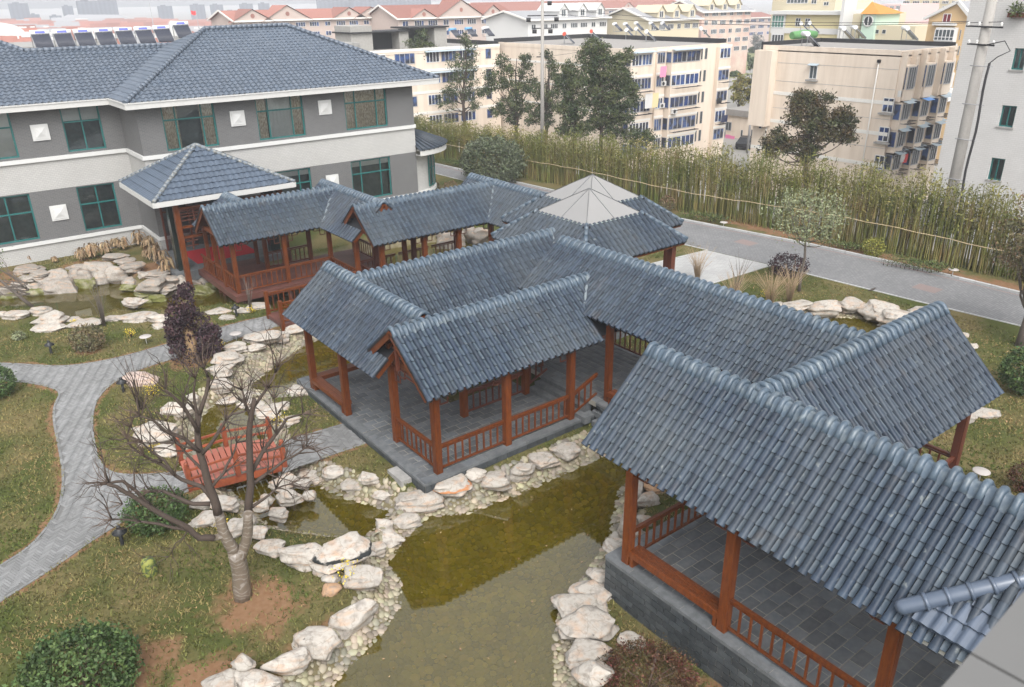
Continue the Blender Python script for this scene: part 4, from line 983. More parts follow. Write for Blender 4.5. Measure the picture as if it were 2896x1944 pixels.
def rock_mesh(seed, flat=.5, big=True):
    r_ = np.random.default_rng(seed); V, F = (ICO4 if big else ICO3); V = V.copy()
    for _ in range(26):     # chop by random planes -> facets
        n = r_.normal(size=3); n[2] *= .7; n /= np.linalg.norm(n); d = r_.uniform(.46, .8); s_ = V @ n - d
        V -= np.where(s_ > 0, s_ * r_.uniform(.82, 1), 0)[:, None] * n
    V[:, 2] = np.clip(V[:, 2], -.7, r_.uniform(.5, .75))
    k = r_.uniform(1.5, 3.5, (6, 3)) * r_.choice([-1, 1], (6, 3)); ph = r_.uniform(0, 6.28, 6)
    nrm = V / np.maximum(np.linalg.norm(V, axis=1), 1e-6)[:, None]
    lo = sum(np.sin(V @ k[i] * 1.3 + ph[i]) for i in range(3)) / 3; hi = sum(np.sin(V @ k[i] * 4.2 + ph[i]) for i in range(3, 6)) / 3
    V = V * (1 + .06 * lo[:, None]) + nrm * (.022 * hi)[:, None]
    st = np.sin(V[:, 2] * r_.uniform(9, 15) + 1.3 * lo + ph[0]); V[:, :2] *= (1 + .07 * np.sign(st) * np.abs(st) ** .4)[:, None]
    V += r_.normal(0, .008, V.shape)
    V /= (V.max(0) - V.min(0)) / 2; V -= (V.max(0) + V.min(0)) / 2
    return npmesh('boulder', V, F, M_ROCK, False)
ORD = 'first second third fourth fifth sixth seventh eighth ninth tenth eleventh twelfth thirteenth fourteenth fifteenth sixteenth seventeenth eighteenth nineteenth twentieth twenty-first twenty-second twenty-third twenty-fourth twenty-fifth twenty-sixth twenty-seventh twenty-eighth twenty-ninth thirtieth thirty-first thirty-second thirty-third thirty-fourth thirty-fifth thirty-sixth thirty-seventh'.split()
YAW = math.atan2(RGT.y, RGT.x); NROCK = [0]; ROCKP = []
def rocks(crop, lst, where, start, group, z=None, m_=None, colour='cream', dz=0, sink=.12, k=1.0):
    f = cz(crop); sc = {'c1': .3498, 'c2': .3498, 'c3': .3498, 'c4': .221, 'c5': .3498, 'cm': .2469, 'd': 1}[crop]
    for i, it in enumerate(lst):
        x, y, wpx, hpx = it[:4]; opt = it[4] if len(it) > 4 else {}
        a, b_ = f(x, y + hpx * .32); z0 = opt.get('z', z)
        if z0 is None and group == G1 and sink > .05: q0 = at(a, b_, -.5); z0 = min(ZL, max(gz1(q0.x, q0.y), ZW - .12)) + .02
        if z0 is None: z0 = -.36 if sink > .05 else float(lawn_z(at(a, b_, ZL).x, at(a, b_, ZL).y)) - .05
        p = at(a, b_, z0); ms = dist_scale(p) * sc
        w_ = wpx * ms * (.63 if crop in ('c1', 'c2') else .6) * k; dirv = (p - CAM).normalized(); se = -dirv.z
        dep = opt.get('dep', .72) * w_; hz = max(hpx * ms * .5 - dep * se * .55, .2 * w_) / math.sqrt(1 - se * se) * (1.55 if crop == 'c4' else 1.25); g0 = min(gz1(p.x, p.y), z0) - .08; top = z0 + hz * 1.25; g0 = max(g0, top - 1.25 * w_) if group == G1 else g0; hz = (top - g0) / 2; zc = g0 + hz
        NROCK[0] += 1; me = rock_mesh(100 + NROCK[0], big=w_ > .3); mm = opt.get('m', m_) or M_ROCK; me.materials[0] = mm
        asp = wpx / hpx
        shape = opt.get('adj') or ('long flat' if asp > 2.2 else 'tall' if asp < .85 else 'broad' if asp > 1.5 else 'chunky')
        size = 'big ' if wpx * sc > 70 else 'small ' if wpx * sc < 32 else ''
        lab = opt.get('lab') or f"{size}{shape} {opt.get('col', colour)} boulder, {ORD[i]} {where} {start}"
        wd = lab.split()
        if len(wd) > 16: lab = lab.replace('big ', '').replace('small ', '') if size else lab
        if len(lab.split()) > 16: lab = lab.replace(shape + ' ', '', 1)
        ROCKP.append((p.x, p.y, w_))
        o = link('boulder', me, None, Matrix.Translation((p.x, p.y, zc + opt.get('dz', dz))) @ Matrix.Rotation(YAW + opt.get('rot', R(random.uniform(-14, 14))), 4, 'Z') @ Matrix.Diagonal((w_, dep, hz, 1)), lab, 'boulder', group)
G1 = 'limestone boulders edging the garden ponds'
rocks('c1', [(1460, 1530, 230, 170), (1605, 1430, 140, 200, dict(adj='pointed upright')), (1690, 1515, 260, 180), (1870, 1395, 260, 170, dict(dep=.45)), (2065, 1265, 250, 220)], 'from the bottom edge', 'along the cobbled left shore', G1)
rocks('c2', [(240, 1100, 280, 250, dict(dep=.5, rot=R(35))), (295, 830, 220, 200), (165, 690, 340, 220, dict(lab='large white boulder with a black streak, beside the wrapped bare tree', dz=.12, m=M_ROCKB)), (30, 795, 110, 80), (85, 845, 110, 80), (90, 915, 110, 80, dict(col='orange tinted', m=M_ROCKO)), (375, 660, 125, 130)], 'rising', 'from the shore slabs to the pond dam', G1)
rocks('c2', [(460, 575, 190, 130), (565, 465, 190, 130), (430, 500, 100, 90), (665, 340, 260, 190, dict(dep=.6))], 'from the bare tree', 'across the dam between two ponds', G1)
rocks('c2', [(560, 690, 130, 60), (480, 710, 110, 70), (640, 580, 110, 70), (580, 620, 100, 50), (690, 500, 110, 90)], 'from the bare tree', 'half under water below the dam', G1, z=ZW - .32, m_=M_ROCKW, colour='brown')
rocks('c1', [(1990, 690, 310, 200, dict(dep=.55)), (1765, 645, 190, 140), (1690, 560, 120, 120), (1545, 525, 150, 130), (1620, 480, 110, 90)], 'counted leftwards', 'from the black streaked boulder', G1, k=.9)
rocks('c1', [(1325, 345, 150, 120), (1480, 370, 150, 170), (1330, 455, 170, 110), (1420, 480, 90, 80)], 'from the footbridge', 'on the near side of the orange bridge', G1)
rocks('c1', [(1700, 400, 130, 130), (1820, 430, 140, 100), (1740, 345, 110, 90), (1885, 310, 190, 120), (2010, 310, 110, 80), (1855, 225, 200, 150), (1975, 235, 120, 90)], 'from the wrapped trunk', 'in the spit dividing bridge channel and pool', G1, z=-.62, k=.8)
rocks('c1', [(2040, 155, 180, 100), (2060, 215, 110, 80), (2185, 185, 145, 150), (2320, 240, 180, 130), (2410, 195, 130, 110), (2525, 285, 200, 110)], 'from the footbridge', 'along the far edge of the small pool', G1, k=.85)
rocks('c2', [(870, 235, 220, 145, dict(lab='big layered boulder with an orange stripe at the middle gallery corner', m=M_ROCKS)), (1030, 185, 120, 120), (1165, 205, 165, 125), (1325, 130, 160, 105), (1470, 60, 190, 105), (1610, 5, 160, 70)], 'from the gallery corner', 'below the middle gallery railing', G1, z=-.5)
rocks('c2', [(1930, 690, 130, 230, dict(dep=1)), (1830, 820, 140, 90), (1775, 930, 240, 150), (1715, 1040, 330, 130), (1755, 1140, 330, 240), (1765, 1330, 260, 190), (1790, 1480, 220, 260)], 'from the nearest gallery column', 'down the right shore of the front pond', G1, sink=.0)
rocks('c2', [(2040, 1250, 150, 110, dict(lab='lone cream stone in the grass below the stone block plinth'))], '', '', G1, sink=.02)
rocks('c2', [(2140, 330, 130, 110), (2190, 250, 150, 80, dict(col='orange tinted', m=M_ROCKO)), (2110, 470, 110, 90), (2100, 210, 110, 60), (2080, 570, 110, 100)], 'from the tiled eave', 'seen behind the nearest gallery column', G1)
rocks('c3', [(1910, 755, 140, 90), (1815, 810, 130, 90), (1705, 800, 210, 100), (1660, 870, 130, 50), (1540, 870, 140, 80), (1490, 940, 180, 90), (1440, 1010, 160, 110), (1445, 1110, 140, 100), (1390, 1185, 110, 80), (1260, 1210, 90, 80), (1175, 1275, 210, 120, dict(dep=.5)), (1030, 1430, 230, 190), (1090, 1535, 150, 100)], 'from the red bridge', 'down the left bank of the cobbled pool', G1)
rocks('c3', [(1970, 1160, 160, 100), (1900, 1345, 120, 80), (1785, 1280, 220, 120), (1700, 1240, 180, 70), (1640, 1190, 120, 90), (1590, 1260, 80, 70), (1490, 1225, 150, 80)], 'from the slatted bench', 'between cobbled pool and bridge channel', G1)
rocks('c3', [(920, 1080, 230, 110, dict(lab='flat pinkish slab lying on the lawn at the path fork', dep=.6, m=M_ROCKP))], '', '', G1, sink=.02)
G2 = 'limestone boulders around the rear pond by the hotel'
rocks('c3', [(20, 670, 60, 60), (115, 665, 150, 80), (270, 640, 130, 90), (330, 690, 190, 130), (330, 745, 190, 70), (490, 700, 110, 40), (560, 730, 200, 40)], 'from the left frame', 'on the near bank of the rear pond', G2)
rocks('c3', [(740, 690, 130, 50), (875, 615, 145, 90, dict(dz=.25, lab='square cream boulder perched above others on the rear pond bank')), (905, 680, 210, 80), (1040, 690, 130, 90), (1050, 740, 110, 50)], 'from the slim sapling', 'on the near bank left of the purple tree', G2)
rocks('c3', [(1430, 640, 150, 60), (1490, 685, 110, 40), (1580, 640, 100, 55), (1690, 610, 130, 60)], 'from the purple tree', 'towards the red railed bridge', G2)
L4 = [(320, 735, 210, 90), (400, 780, 170, 80), (580, 760, 200, 90), (755, 760, 140, 80), (880, 765, 120, 70), (1010, 690, 230, 110), (1195, 610, 190, 90), (1210, 740, 160, 90), (1290, 665, 150, 80), (1390, 720, 170, 130), (1500, 800, 110, 80), (1620, 780, 210, 90), (1560, 880, 190, 120), (1740, 830, 190, 90), (1880, 830, 130, 80), (840, 710, 120, 50), (740, 715, 90, 40)]
rocks('c4', L4, 'from the left', 'in the top course of the stacked rock wall', G2, z=-.3, m_=M_ROCKD, colour='grey', k=1.25)
rocks('c4', [(90, 930, 110, 60), (220, 900, 150, 80), (260, 840, 140, 90), (370, 890, 120, 60), (460, 840, 170, 70), (530, 890, 190, 60), (690, 870, 190, 70), (830, 810, 160, 60), (1020, 795, 200, 60), (1330, 850, 130, 70), (1480, 930, 120, 60), (1700, 930, 160, 70), (1870, 890, 140, 70), (2030, 860, 110, 60), (2110, 835, 90, 50), (1180, 790, 110, 60)], 'from the left', 'in the middle course of the rock wall', G2, z=-.58, m_=M_ROCKD, colour='grey', k=1.3)
rocks('c4', [(100, 1000, 130, 55), (380, 960, 160, 70), (610, 930, 100, 55), (720, 900, 150, 60), (880, 870, 230, 60), (1010, 800, 220, 60), (1160, 800, 110, 50), (1240, 820, 100, 50), (1360, 920, 140, 85), (1520, 985, 180, 85), (1630, 1025, 120, 75), (1530, 1050, 90, 45), (1950, 950, 130, 85), (2080, 940, 180, 75), (2180, 890, 100, 70)], 'from the left', 'in the mossy waterline course of the wall', G2, z=-.86, m_=M_ROCKG, colour='greenish', k=1.3)
rocks('cm', [(850, 745, 160, 90), (960, 720, 130, 80), (1085, 700, 130, 110), (1170, 700, 150, 110), (950, 830, 120, 60), (830, 700, 120, 50)], 'from the left', 'seen under the eave beyond the rear pond', G2, m_=M_ROCKD)
rocks('cr', [], '', '', G2) if False else None
G3 = 'limestone boulders round the small pool by the road'
rocks('c5', [(680, 600, 120, 50), (815, 600, 180, 80), (1000, 590, 200, 60), (1175, 585, 180, 45), (1370, 610, 220, 95), (1490, 660, 250, 50), (1640, 650, 160, 40)], 'from the spine roof', 'along the rim of the small right pool', G3)
rocks('c5', [(2030, 1290, 200, 90), (1920, 1330, 110, 130), (2000, 1220, 90, 50), (1960, 870, 80, 60), (1900, 800, 70, 50)], 'counted from below', 'on the lawn right of the gable end', G3, sink=.02)

# stones that close the gaps of the shore rows
def fillers(poly, where, group, rmin, rmax, skip=lambda x, y: False, step=.5, off=.42):
    n = len(poly); acc = 0; k = 0; rr = random.Random(len(poly))
    for i in range(n):
        a, c = Vector(poly[i]), Vector(poly[(i + 1) % n]); d = c - a; acc += d.length
        if acc < step: continue
        acc = 0; t = d.normalized(); nrm = Vector((t.y, -t.x)); v = a + nrm * off
        if inpoly([v], poly)[0]: v = a - nrm * off
        v += Vector((rr.uniform(-.08, .08), rr.uniform(-.08, .08)))
        if skip(v.x, v.y) or any(math.hypot(v.x - x, v.y - y) < w_ * .75 + .1 for x, y, w_ in ROCKP): continue
        if any(a_ < v.x < b_ and c_ < v.y < d_ for a_, b_, c_, d_ in BLOCK[:6]) or inpoly([v], PATH)[0] or inpoly([v], PATH2)[0]: continue
        dd = Vector((v.x, v.y, ZL)) - CAM
        if abs(dd.dot(RGT) / dd.dot(FWD)) > .66 or dd.dot(UPV) / dd.dot(FWD) < -.45: continue
        w_ = rr.uniform(rmin, rmax); NROCK[0] += 1; me = rock_mesh(900 + NROCK[0], big=False); me.materials[0] = M_ROCK; g0 = gz1(v.x, v.y) - .1; hz = w_ * rr.uniform(.4, .6) + max(0, (-.42 - g0) / 2)
        link('boulder', me, None, Matrix.Translation((v.x, v.y, g0 + hz)) @ Matrix.Rotation(math.atan2(t.y, t.x) + rr.uniform(-.3, .3), 4, 'Z') @ Matrix.Diagonal((w_, w_ * rr.uniform(.55, .8), hz, 1)), f'pale gap boulder, {ORD[k % len(ORD)]} {where}', 'boulder', group); ROCKP.append((v.x, v.y, w_)); k += 1
fillers(PONDS[0], 'filling the right shore of the front pond', G1, .25, .42, lambda x, y: x < 9.5 or y > 15)
# ------------------------------------------------------------------ footbridges
br = thing('footbridge', 'small orange red plank footbridge with low railings behind the bare tree', 'footbridge', (6.1, 23.4, -.2))
b = MB(); b.bar((4.65, 22.6, -.3), (7.6, 22.05, -.3), .1, .22); b.bar((4.9, 24.35, -.3), (7.85, 23.8, -.3), .1, .22); b.build('girder', M_BRIDGE, br)
A0, A1, B0, B1 = Vector((4.65, 22.6, -.17)), Vector((7.6, 22.05, -.17)), Vector((4.9, 24.35, -.17)), Vector((7.85, 23.8, -.17)); n = 15
M_BPLANK = mat('faded_red_planks', (.3, .1, .068), .55, var=.15, scale=4, objr=.12)
for i in range(n):
    p, q = A0.lerp(A1, (i + .5) / n), B0.lerp(B1, (i + .5) / n); t = (A1 - A0).normalized(); arch = .13 * math.sin(math.pi * (i + .5) / n); d = (q - p)
    b = MB(); b.obox((p + q) / 2 + Vector((0, 0, arch)), d * .52, t * ((A1 - A0).length / n / 2 - .016), Vector((0, 0, .02))); b.build('plank', M_BPLANK, br)
for P0, P1 in ((A0, A1), (B0, B1)):
    pts = [P0.lerp(P1, u) + Vector((0, 0, .13 * math.sin(math.pi * u))) for u in (.02, .5, .98)]
    for k, p in enumerate(pts):
        b = MB(); b.box(p.x - .07, p.x + .07, p.y - .07, p.y + .07, p.z - .15, p.z + .72); b.lathe((p.x, p.y, p.z + .72), [(.075, 0), (.085, .03), (.06, .06), (.075, .1), (.05, .15), (0, .16)], 10); b.build('post', M_BRIDGE, br)
    for k in range(2):
        for h in (.28, .58):
            b = MB(); b.bar(pts[k] + Vector((0, 0, h)), pts[k + 1] + Vector((0, 0, h)), .06, .07); b.build('rail', M_BRIDGE, br)
rbg = thing('footbridge', 'red brown railed footbridge between the path and the left gallery wing', 'footbridge', (13.3, 34, -.05))
b = MB(); b.box(12.2, 17.0, 33.25, 35.05, -.22, -.05); b.build('deck', M_DECK, rbg)
for y in (34.95, 33.3):
    for x in (12.26, 14.6, 16.9): 
        b = MB(); b.box(x - .08, x + .08, y - .08, y + .08, -.4, 1.08); b.build('post', M_WOOD, rbg)
    railing(rbg, (12.3, y), (16.9, y), -.05, 1.0)

# ------------------------------------------------------------------ plants
M_BARK = mat('dark_bark', (.06, .044, .035), .9, var=.35, scale=8, bump=.5, bscale=30, stretch=(3, 3, .6))
M_BARK2 = mat('grey_bark', (.12, .1, .085), .9, var=.3, scale=8, bump=.4, bscale=30)
M_TWIG = mat('thin_twig', (.1, .07, .055), .9)
def wrap_mat():
    def ex(N, L, c, vec, noise, ramp, mix, b, geo):
        w = N.new('ShaderNodeTexWave'); w.bands_direction = 'Z'; w.inputs['Scale'].default_value = 2.2; w.inputs['Distortion'].default_value = 16; w.inputs['Detail'].default_value = 3; L.new(vec, w.inputs[0])
        c = mix(ramp(w.outputs['Fac'], .75, 1), c, (.24, .215, .19)); return mix(ramp(noise(5), .5, .65), c, (.13, .105, .08))
    return mat('plastic_wrapped_trunk', (.14, .112, .085), .35, extra=ex, bump=.6, bscale=18, spec=.6)
M_WRAP = wrap_mat()
def leaf_mat(name, col, var=.4, hue=.02, col2=None, scale=1.5, rough=.6): return mat(name, col, rough, islr=var, hue=hue, col2=col2, scale=scale, spec=.3, contrast=(.4, .62))
ML_DARK = leaf_mat('magnolia_leaf', (.036, .055, .022), .6, .03, (.085, .1, .038), .9, .38)
ML_MAG = leaf_mat('magnolia_leaf_olive', (.05, .06, .025), .55, .03, (.09, .065, .03), 1.2, .4)
ML_OLIVE = leaf_mat('osmanthus_leaf', (.07, .088, .047), .5, .02, (.1, .115, .07), 1.0)
ML_BUSH = leaf_mat('camellia_bush_leaf', (.042, .075, .024), .5, .02, (.075, .115, .035), 2)
ML_PURPLE = leaf_mat('purple_leaf', (.032, .02, .026), .5, .02, (.055, .026, .03), 2)
ML_PALE = leaf_mat('pale_variegated_leaf', (.13, .15, .075), .45, .02, (.22, .24, .14), 2)
ML_BROWNG = leaf_mat('brownish_green_leaf', (.1, .1, .05), .5, .03, (.17, .11, .06), 1.2)
ML_YELLOW = leaf_mat('yellow_blossom', (.6, .45, .04), .3, .01)
ML_DRY = leaf_mat('dry_tan_leaf', (.3, .22, .135), .4, .01, (.22, .14, .075), 3, .9)
ML_BAMB = leaf_mat('bamboo_leaf', (.11, .12, .028), .5, .02, (.185, .17, .048), .35)
ML_HEDGE = leaf_mat('hedge_leaf', (.06, .085, .025), .5, .02, (.09, .11, .035), 2)
def leaf_cloud(C, size, m_, name, parent, aspect=.5, up=.3, seed=0):
    """every leaf one bent quad around the given centres"""
    r_ = np.random.default_rng(seed); n = len(C); s_ = size * r_.uniform(.6, 1.35, n)
    d = r_.normal(size=(n, 3)); d[:, 2] += up; d /= np.linalg.norm(d, axis=1)[:, None]
    e = np.cross(d, r_.normal(size=(n, 3))); e /= np.maximum(np.linalg.norm(e, axis=1), 1e-6)[:, None]; nn = np.cross(d, e)
    a = C - d * s_[:, None] * .5; b_ = C + e * (s_ * aspect * .5)[:, None] + nn * (s_ * .1)[:, None]; c = C + d * s_[:, None] * .5; f = C - e * (s_ * aspect * .5)[:, None] + nn * (s_ * .1)[:, None]
    V = np.stack([a, b_, c, f], 1).reshape(-1, 3); F = np.arange(n * 4).reshape(-1, 4)
    return link(name, npmesh(name, V, F, m_), parent)
def blob_points(n, cen, rad, seed, shell=.55):
    r_ = np.random.default_rng(seed); d = r_.normal(size=(n, 3)); d /= np.linalg.norm(d, axis=1)[:, None]; q = r_.uniform(shell, 1, n) ** .6
    return np.array(cen) + d * q[:, None] * np.array(rad)
def clumps(n_cl, per, cen, rad, cl_r, seed, flat=.7, shell=.35):
    c = blob_points(n_cl, cen, rad, seed, shell); r_ = np.random.default_rng(seed + 1); out = []
    for p in c:
        s_ = cl_r * r_.uniform(.6, 1.3); out.append(p + r_.normal(size=(per, 3)) * s_ * np.array([.5, .5, .5 * flat]))
    return np.concatenate(out), c
def limbs(b, base, tips, r0, seed, wob=.1, n=5, fork=.45, rt=.012):
    """tapered limbs from along a trunk to each tip"""
    r_ = random.Random(seed); base = Vector(base)
    for t in tips:
        t = Vector(t); s0 = base.copy(); s0.z = base.z + (t.z - base.z) * r_.uniform(.15, fork); s0.x += (t.x - base.x) * .05; s0.y += (t.y - base.y) * .05
        L_ = (t - s0).length; pts = []
        for i in range(n + 1):
            u = i / n; p = s0.lerp(t, u); p.z -= .12 * L_ * math.sin(u * math.pi) ; p += Vector((r_.uniform(-1, 1), r_.uniform(-1, 1), r_.uniform(-.6, .6))) * wob * L_ * (.2 if i in (0,) else .5) * (0 if i == n else 1); pts.append(p)
        b.tube(pts, [max(rt, r0 * (1 - .85 * i / n)) for i in range(n + 1)], 5)
def tree(name, label, cat, base, h, crown_c, crown_r, n_cl, per, cl_r, leaf, lm, bark, tr, seed, group=None, nl=14, shell=.3, lean=(0, 0), lz=.12):
    base = Vector(base); t = thing(name, label, cat, base, group)
    pts, cc = clumps(n_cl, per, base + Vector(crown_c), crown_r, cl_r, seed, .8, shell)
    leaf_cloud(pts, leaf, lm, 'crown', t, .5, .4, seed)
    b = MB(); top = base + Vector((crown_c[0] + lean[0], crown_c[1] + lean[1], h * .85)); pp = [base + Vector((0, 0, -.1))] + [base.lerp(top, u) + Vector((random.uniform(-1, 1), random.uniform(-1, 1), 0)) * tr * .7 for u in (.2, .4, .6, .8)] + [top]
    b.tube(pp, [tr * 1.15, tr, tr * .85, tr * .65, tr * .45, tr * .18], 8)
    r_ = random.Random(seed); limbs(b, base + Vector((0, 0, h * lz)), [Vector(p) for p in r_.sample(list(cc), min(nl, len(cc)))], tr * .42, seed)
    b.build('trunk', bark, t); return t
def shrub(name, label, cat, base, r_, h, leaf, lm, seed, n=900, group=None, stem=True):
    base = Vector(base); t = thing(name, label, cat, base, group)
    P = blob_points(int(n * 1.7), base + Vector((0, 0, h * .55)), (r_, r_, h * .5), seed, .62); P += np.random.default_rng(seed).normal(size=P.shape) * .09 * r_
    k = np.sin(P[:, 0] * 9 / max(r_, .3) + seed) * np.cos(P[:, 1] * 8 / max(r_, .3)) ; P += (P - np.array(base)) * (.07 * k)[:, None]
    P = P[P[:, 2] > base.z + .03]
    leaf_cloud(P, leaf * 1.2, lm, 'foliage', t, .55, .3, seed)
    b = MB(); rr = random.Random(seed)
    for _ in range(7): 
        a = rr.uniform(0, 6.28); b.tube([base + Vector((0, 0, -.05)), base + Vector((math.cos(a) * r_ * .3, math.sin(a) * r_ * .3, h * .4)), base + Vector((math.cos(a) * r_ * .7, math.sin(a) * r_ * .7, h * rr.uniform(.55, .85)))], [.03, .02, .008], 5)
    b.build('stem', M_TWIG, t); return t
def G_(p, crop='d', z=ZL): 
    q = cz(crop)(*p); v = at(*q, z); return Vector((v.x, v.y, z))
# bare tree in front, drawn branch by branch on its own plane with depth added
bt = thing('bare_tree', 'leafless pruned tree with a plastic wrapped forked trunk on the front lawn', 'tree', (4.2, 16.89, ZL))
TB = Vector((4.2, 16.89, ZL)); Nf = Vector((TB.x, TB.y, 0)).normalized()
def tp(a, b_, off=0):
    d = ray(a, b_); t = (TB + Nf * off - CAM).dot(Nf) / d.dot(Nf); return CAM + d * t
SHOOTS = []
def limb(px, r0, r1, b, off=0):
    n = len(px); pts = [tp(*p, off=off * i / max(1, n - 1)) for i, p in enumerate(px)]
    q = [pts[0]]
    for a, c in zip(pts[:-1], pts[1:]):
        q.append(a.lerp(c, .5) + Vector((random.uniform(-1, 1), random.uniform(-1, 1), random.uniform(-1, 1))) * .018); q.append(c)
    b.tube(q, [r0 + (r1 - r0) * i / (len(q) - 1) for i in range(len(q))], 7)
    if r0 < .08 and len(px) > 2:
        for _ in range(5): SHOOTS.append((random.choice(px[1:]), math.atan2(px[-1][1] - px[0][1], px[-1][0] - px[0][0]) + random.choice((-1, 1)) * random.uniform(.4, 1.1), off * .6, min(.022, r0 * .5)))
    return pts
b = MB(); limb([(555, 1366), (550, 1330), (545, 1290), (536, 1255)], .24, .2, b); limb([(545, 1285), (560, 1240), (566, 1200), (566, 1170)], .15, .11, b, -.2); limb([(538, 1262), (520, 1235), (505, 1200), (497, 1170)], .16, .12, b, .1); limb([(510, 1222), (500, 1225), (488, 1228)], .09, .075, b, .1)
b.build('wrapped_trunk', M_WRAP, bt)
b = MB()
limb([(497, 1172), (485, 1130), (470, 1085), (455, 1030), (450, 985), (455, 940)], .115, .06, b, .1)
limb([(455, 945), (470, 900), (475, 860), (465, 840)], .055, .02, b, .3); limb([(452, 985), (420, 930), (395, 905), (378, 890)], .05, .02, b, -.2); limb([(462, 1035), (490, 1000), (515, 960), (530, 945), (560, 938)], .05, .02, b, -.4)
limb([(452, 990), (448, 940), (442, 890), (446, 862)], .045, .018, b, .2)
limb([(566, 1172), (572, 1110), (570, 1050), (568, 990), (575, 940), (580, 910)], .105, .05, b, -.2); limb([(578, 930), (610, 885), (628, 850), (632, 838)], .04, .012, b, .2); limb([(575, 960), (558, 920), (552, 890)], .045, .02, b)
limb([(572, 1080), (600, 1030), (630, 990), (655, 955), (690, 945)], .06, .02, b, .3); limb([(570, 1110), (610, 1080), (650, 1050), (680, 1035), (700, 1020)], .05, .015, b, -.3); limb([(570, 1160), (600, 1140), (630, 1115), (660, 1105)], .045, .015, b, .2)
limb([(630, 990), (632, 950), (625, 910)], .03, .012, b, .1); limb([(600, 1032), (640, 1020), (665, 1000)], .03, .012, b)
limb([(488, 1228), (455, 1228), (430, 1205), (390, 1185), (345, 1160), (300, 1130), (265, 1110), (245, 1105)], .085, .035, b, -.2)
limb([(435, 1208), (400, 1205), (360, 1195), (320, 1190), (255, 1185)], .05, .02, b, .2); limb([(345, 1160), (310, 1120), (280, 1098), (250, 1103)], .045, .03, b)
limb([(480, 1150), (440, 1150), (405, 1135), (370, 1120), (345, 1122)], .06, .03, b, .3); limb([(485, 1140), (460, 1110), (430, 1100), (400, 1085), (370, 1060), (330, 1040), (300, 1020), (290, 1000)], .06, .02, b, .4)
limb([(400, 1085), (375, 1050), (345, 1030), (320, 1005), (300, 975)], .035, .012, b, .2); limb([(455, 1030), (420, 1000), (380, 985), (350, 960), (320, 950)], .05, .018, b, -.3); limb([(455, 1030), (400, 1010), (360, 1010), (325, 1010)], .03, .012, b, -.1)
limb([(470, 1085), (450, 1060), (420, 1030), (395, 995), (380, 960)], .04, .014, b, .3); limb([(480, 1115), (510, 1080), (530, 1040), (540, 1010)], .045, .016, b, .2); limb([(430, 1205), (420, 1225), (400, 1240), (385, 1270)], .02, .008, b, .1)
sb_ = MB(); rr = random.Random(4)
for (x, y), a, off, r0 in list(SHOOTS):
    p = (x, y); pts = [p]; L_ = rr.uniform(40, 95)
    for k in range(4): a += rr.uniform(-.4, .4); p = (p[0] + math.cos(a) * L_ / 4, p[1] + math.sin(a) * L_ / 4 - 3); pts.append(p)
    n = len(pts); w3 = [tp(*q, off=off + .25 * i / n * rr.choice((-1, 1))) for i, q in enumerate(pts)]; sb_.tube(w3, [r0 * (1 - .75 * i / (n - 1)) for i in range(n)], 5)
    for q in pts[2:]:
        a2 = a + rr.uniform(-.9, .9); sb_.tube([tp(*q, off=off), tp(q[0] + math.cos(a2) * 22, q[1] + math.sin(a2) * 22, off=off), tp(q[0] + math.cos(a2 + .2) * 45, q[1] + math.sin(a2 + .2) * 45, off=off)], [.008, .006, .003], 4)
b.build('branch', M_BARK, bt); sb_.build('side_shoots', M_BARK, bt, kind='stuff')
b = MB(); rr = random.Random(5)
for (x, y, dx, dy) in [(245, 1105, -1, -.3), (255, 1185, -1, .1), (250, 1103, -.6, -1), (290, 1000, -.3, -1), (300, 975, -.4, -1), (320, 950, -.5, -1), (325, 1010, -1, 0), (378, 890, -.3, -1), (380, 960, -.5, -1), (465, 840, .2, -1), (446, 862, -.2, -1), (552, 890, 0, -1), (632, 838, .3, -1), (560, 938, .6, -1), (690, 945, 1, -.4), (700, 1020, 1, -.3), (660, 1105, 1, -.3), (625, 910, .1, -1), (665, 1000, 1, -.5), (345, 1122, -1, -.2), (540, 1010, .4, -1), (330, 1040, -.8, -.6), (300, 1130, -.7, -.8), (280, 1150, -1, -.2), (400, 1085, -.5, -1), (650, 1050, .6, -1), (610, 885, -.2, -1), (690, 1025, .7, -.8), (420, 930, -.6, -1), (515, 960, .2, -1)]:
    for _ in range(8):
        a = math.atan2(dy, dx) + rr.uniform(-.8, .8); L_ = rr.uniform(25, 75); p = (x, y); pts = [p]
        for k in range(3): a += rr.uniform(-.35, .35); p = (p[0] + math.cos(a) * L_ / 3, p[1] + math.sin(a) * L_ / 3); pts.append(p)
        limb(pts, .011, .004, b, rr.uniform(-.4, .4))
b.build('twigs', M_TWIG, bt, kind='stuff')
# purple leaf tree on a straw wrapped stump
pt = thing('purple_tree', 'dark purple leaved clipped tree with a thick straw coloured trunk by the path', 'tree', (7.92, 32.57, ZL)); base = Vector((7.92, 32.57, ZL)); PTS = []
for (x, y, r_) in [(415, 690, 32), (405, 715, 30), (430, 725, 30), (450, 745, 34), (415, 755, 36), (470, 755, 25), (440, 785, 42), (410, 790, 28), (465, 790, 30), (430, 815, 36), (395, 740, 22), (455, 815, 22), (425, 668, 20), (482, 785, 26), (486, 762, 20), (400, 775, 24)]:
    d = ray(x, y); nf = Vector((base.x, base.y, 0)).normalized(); p = CAM + d * ((base - CAM).dot(nf) / d.dot(nf)); ms = dist_scale(p); PTS.append(blob_points(420, p + nf * random.uniform(-.3, .3), (r_ * ms * 1.02,) * 3, int(x + y), .4))
leaf_cloud(np.concatenate(PTS), .13, ML_PURPLE, 'crown', pt, .6, .2, 3)
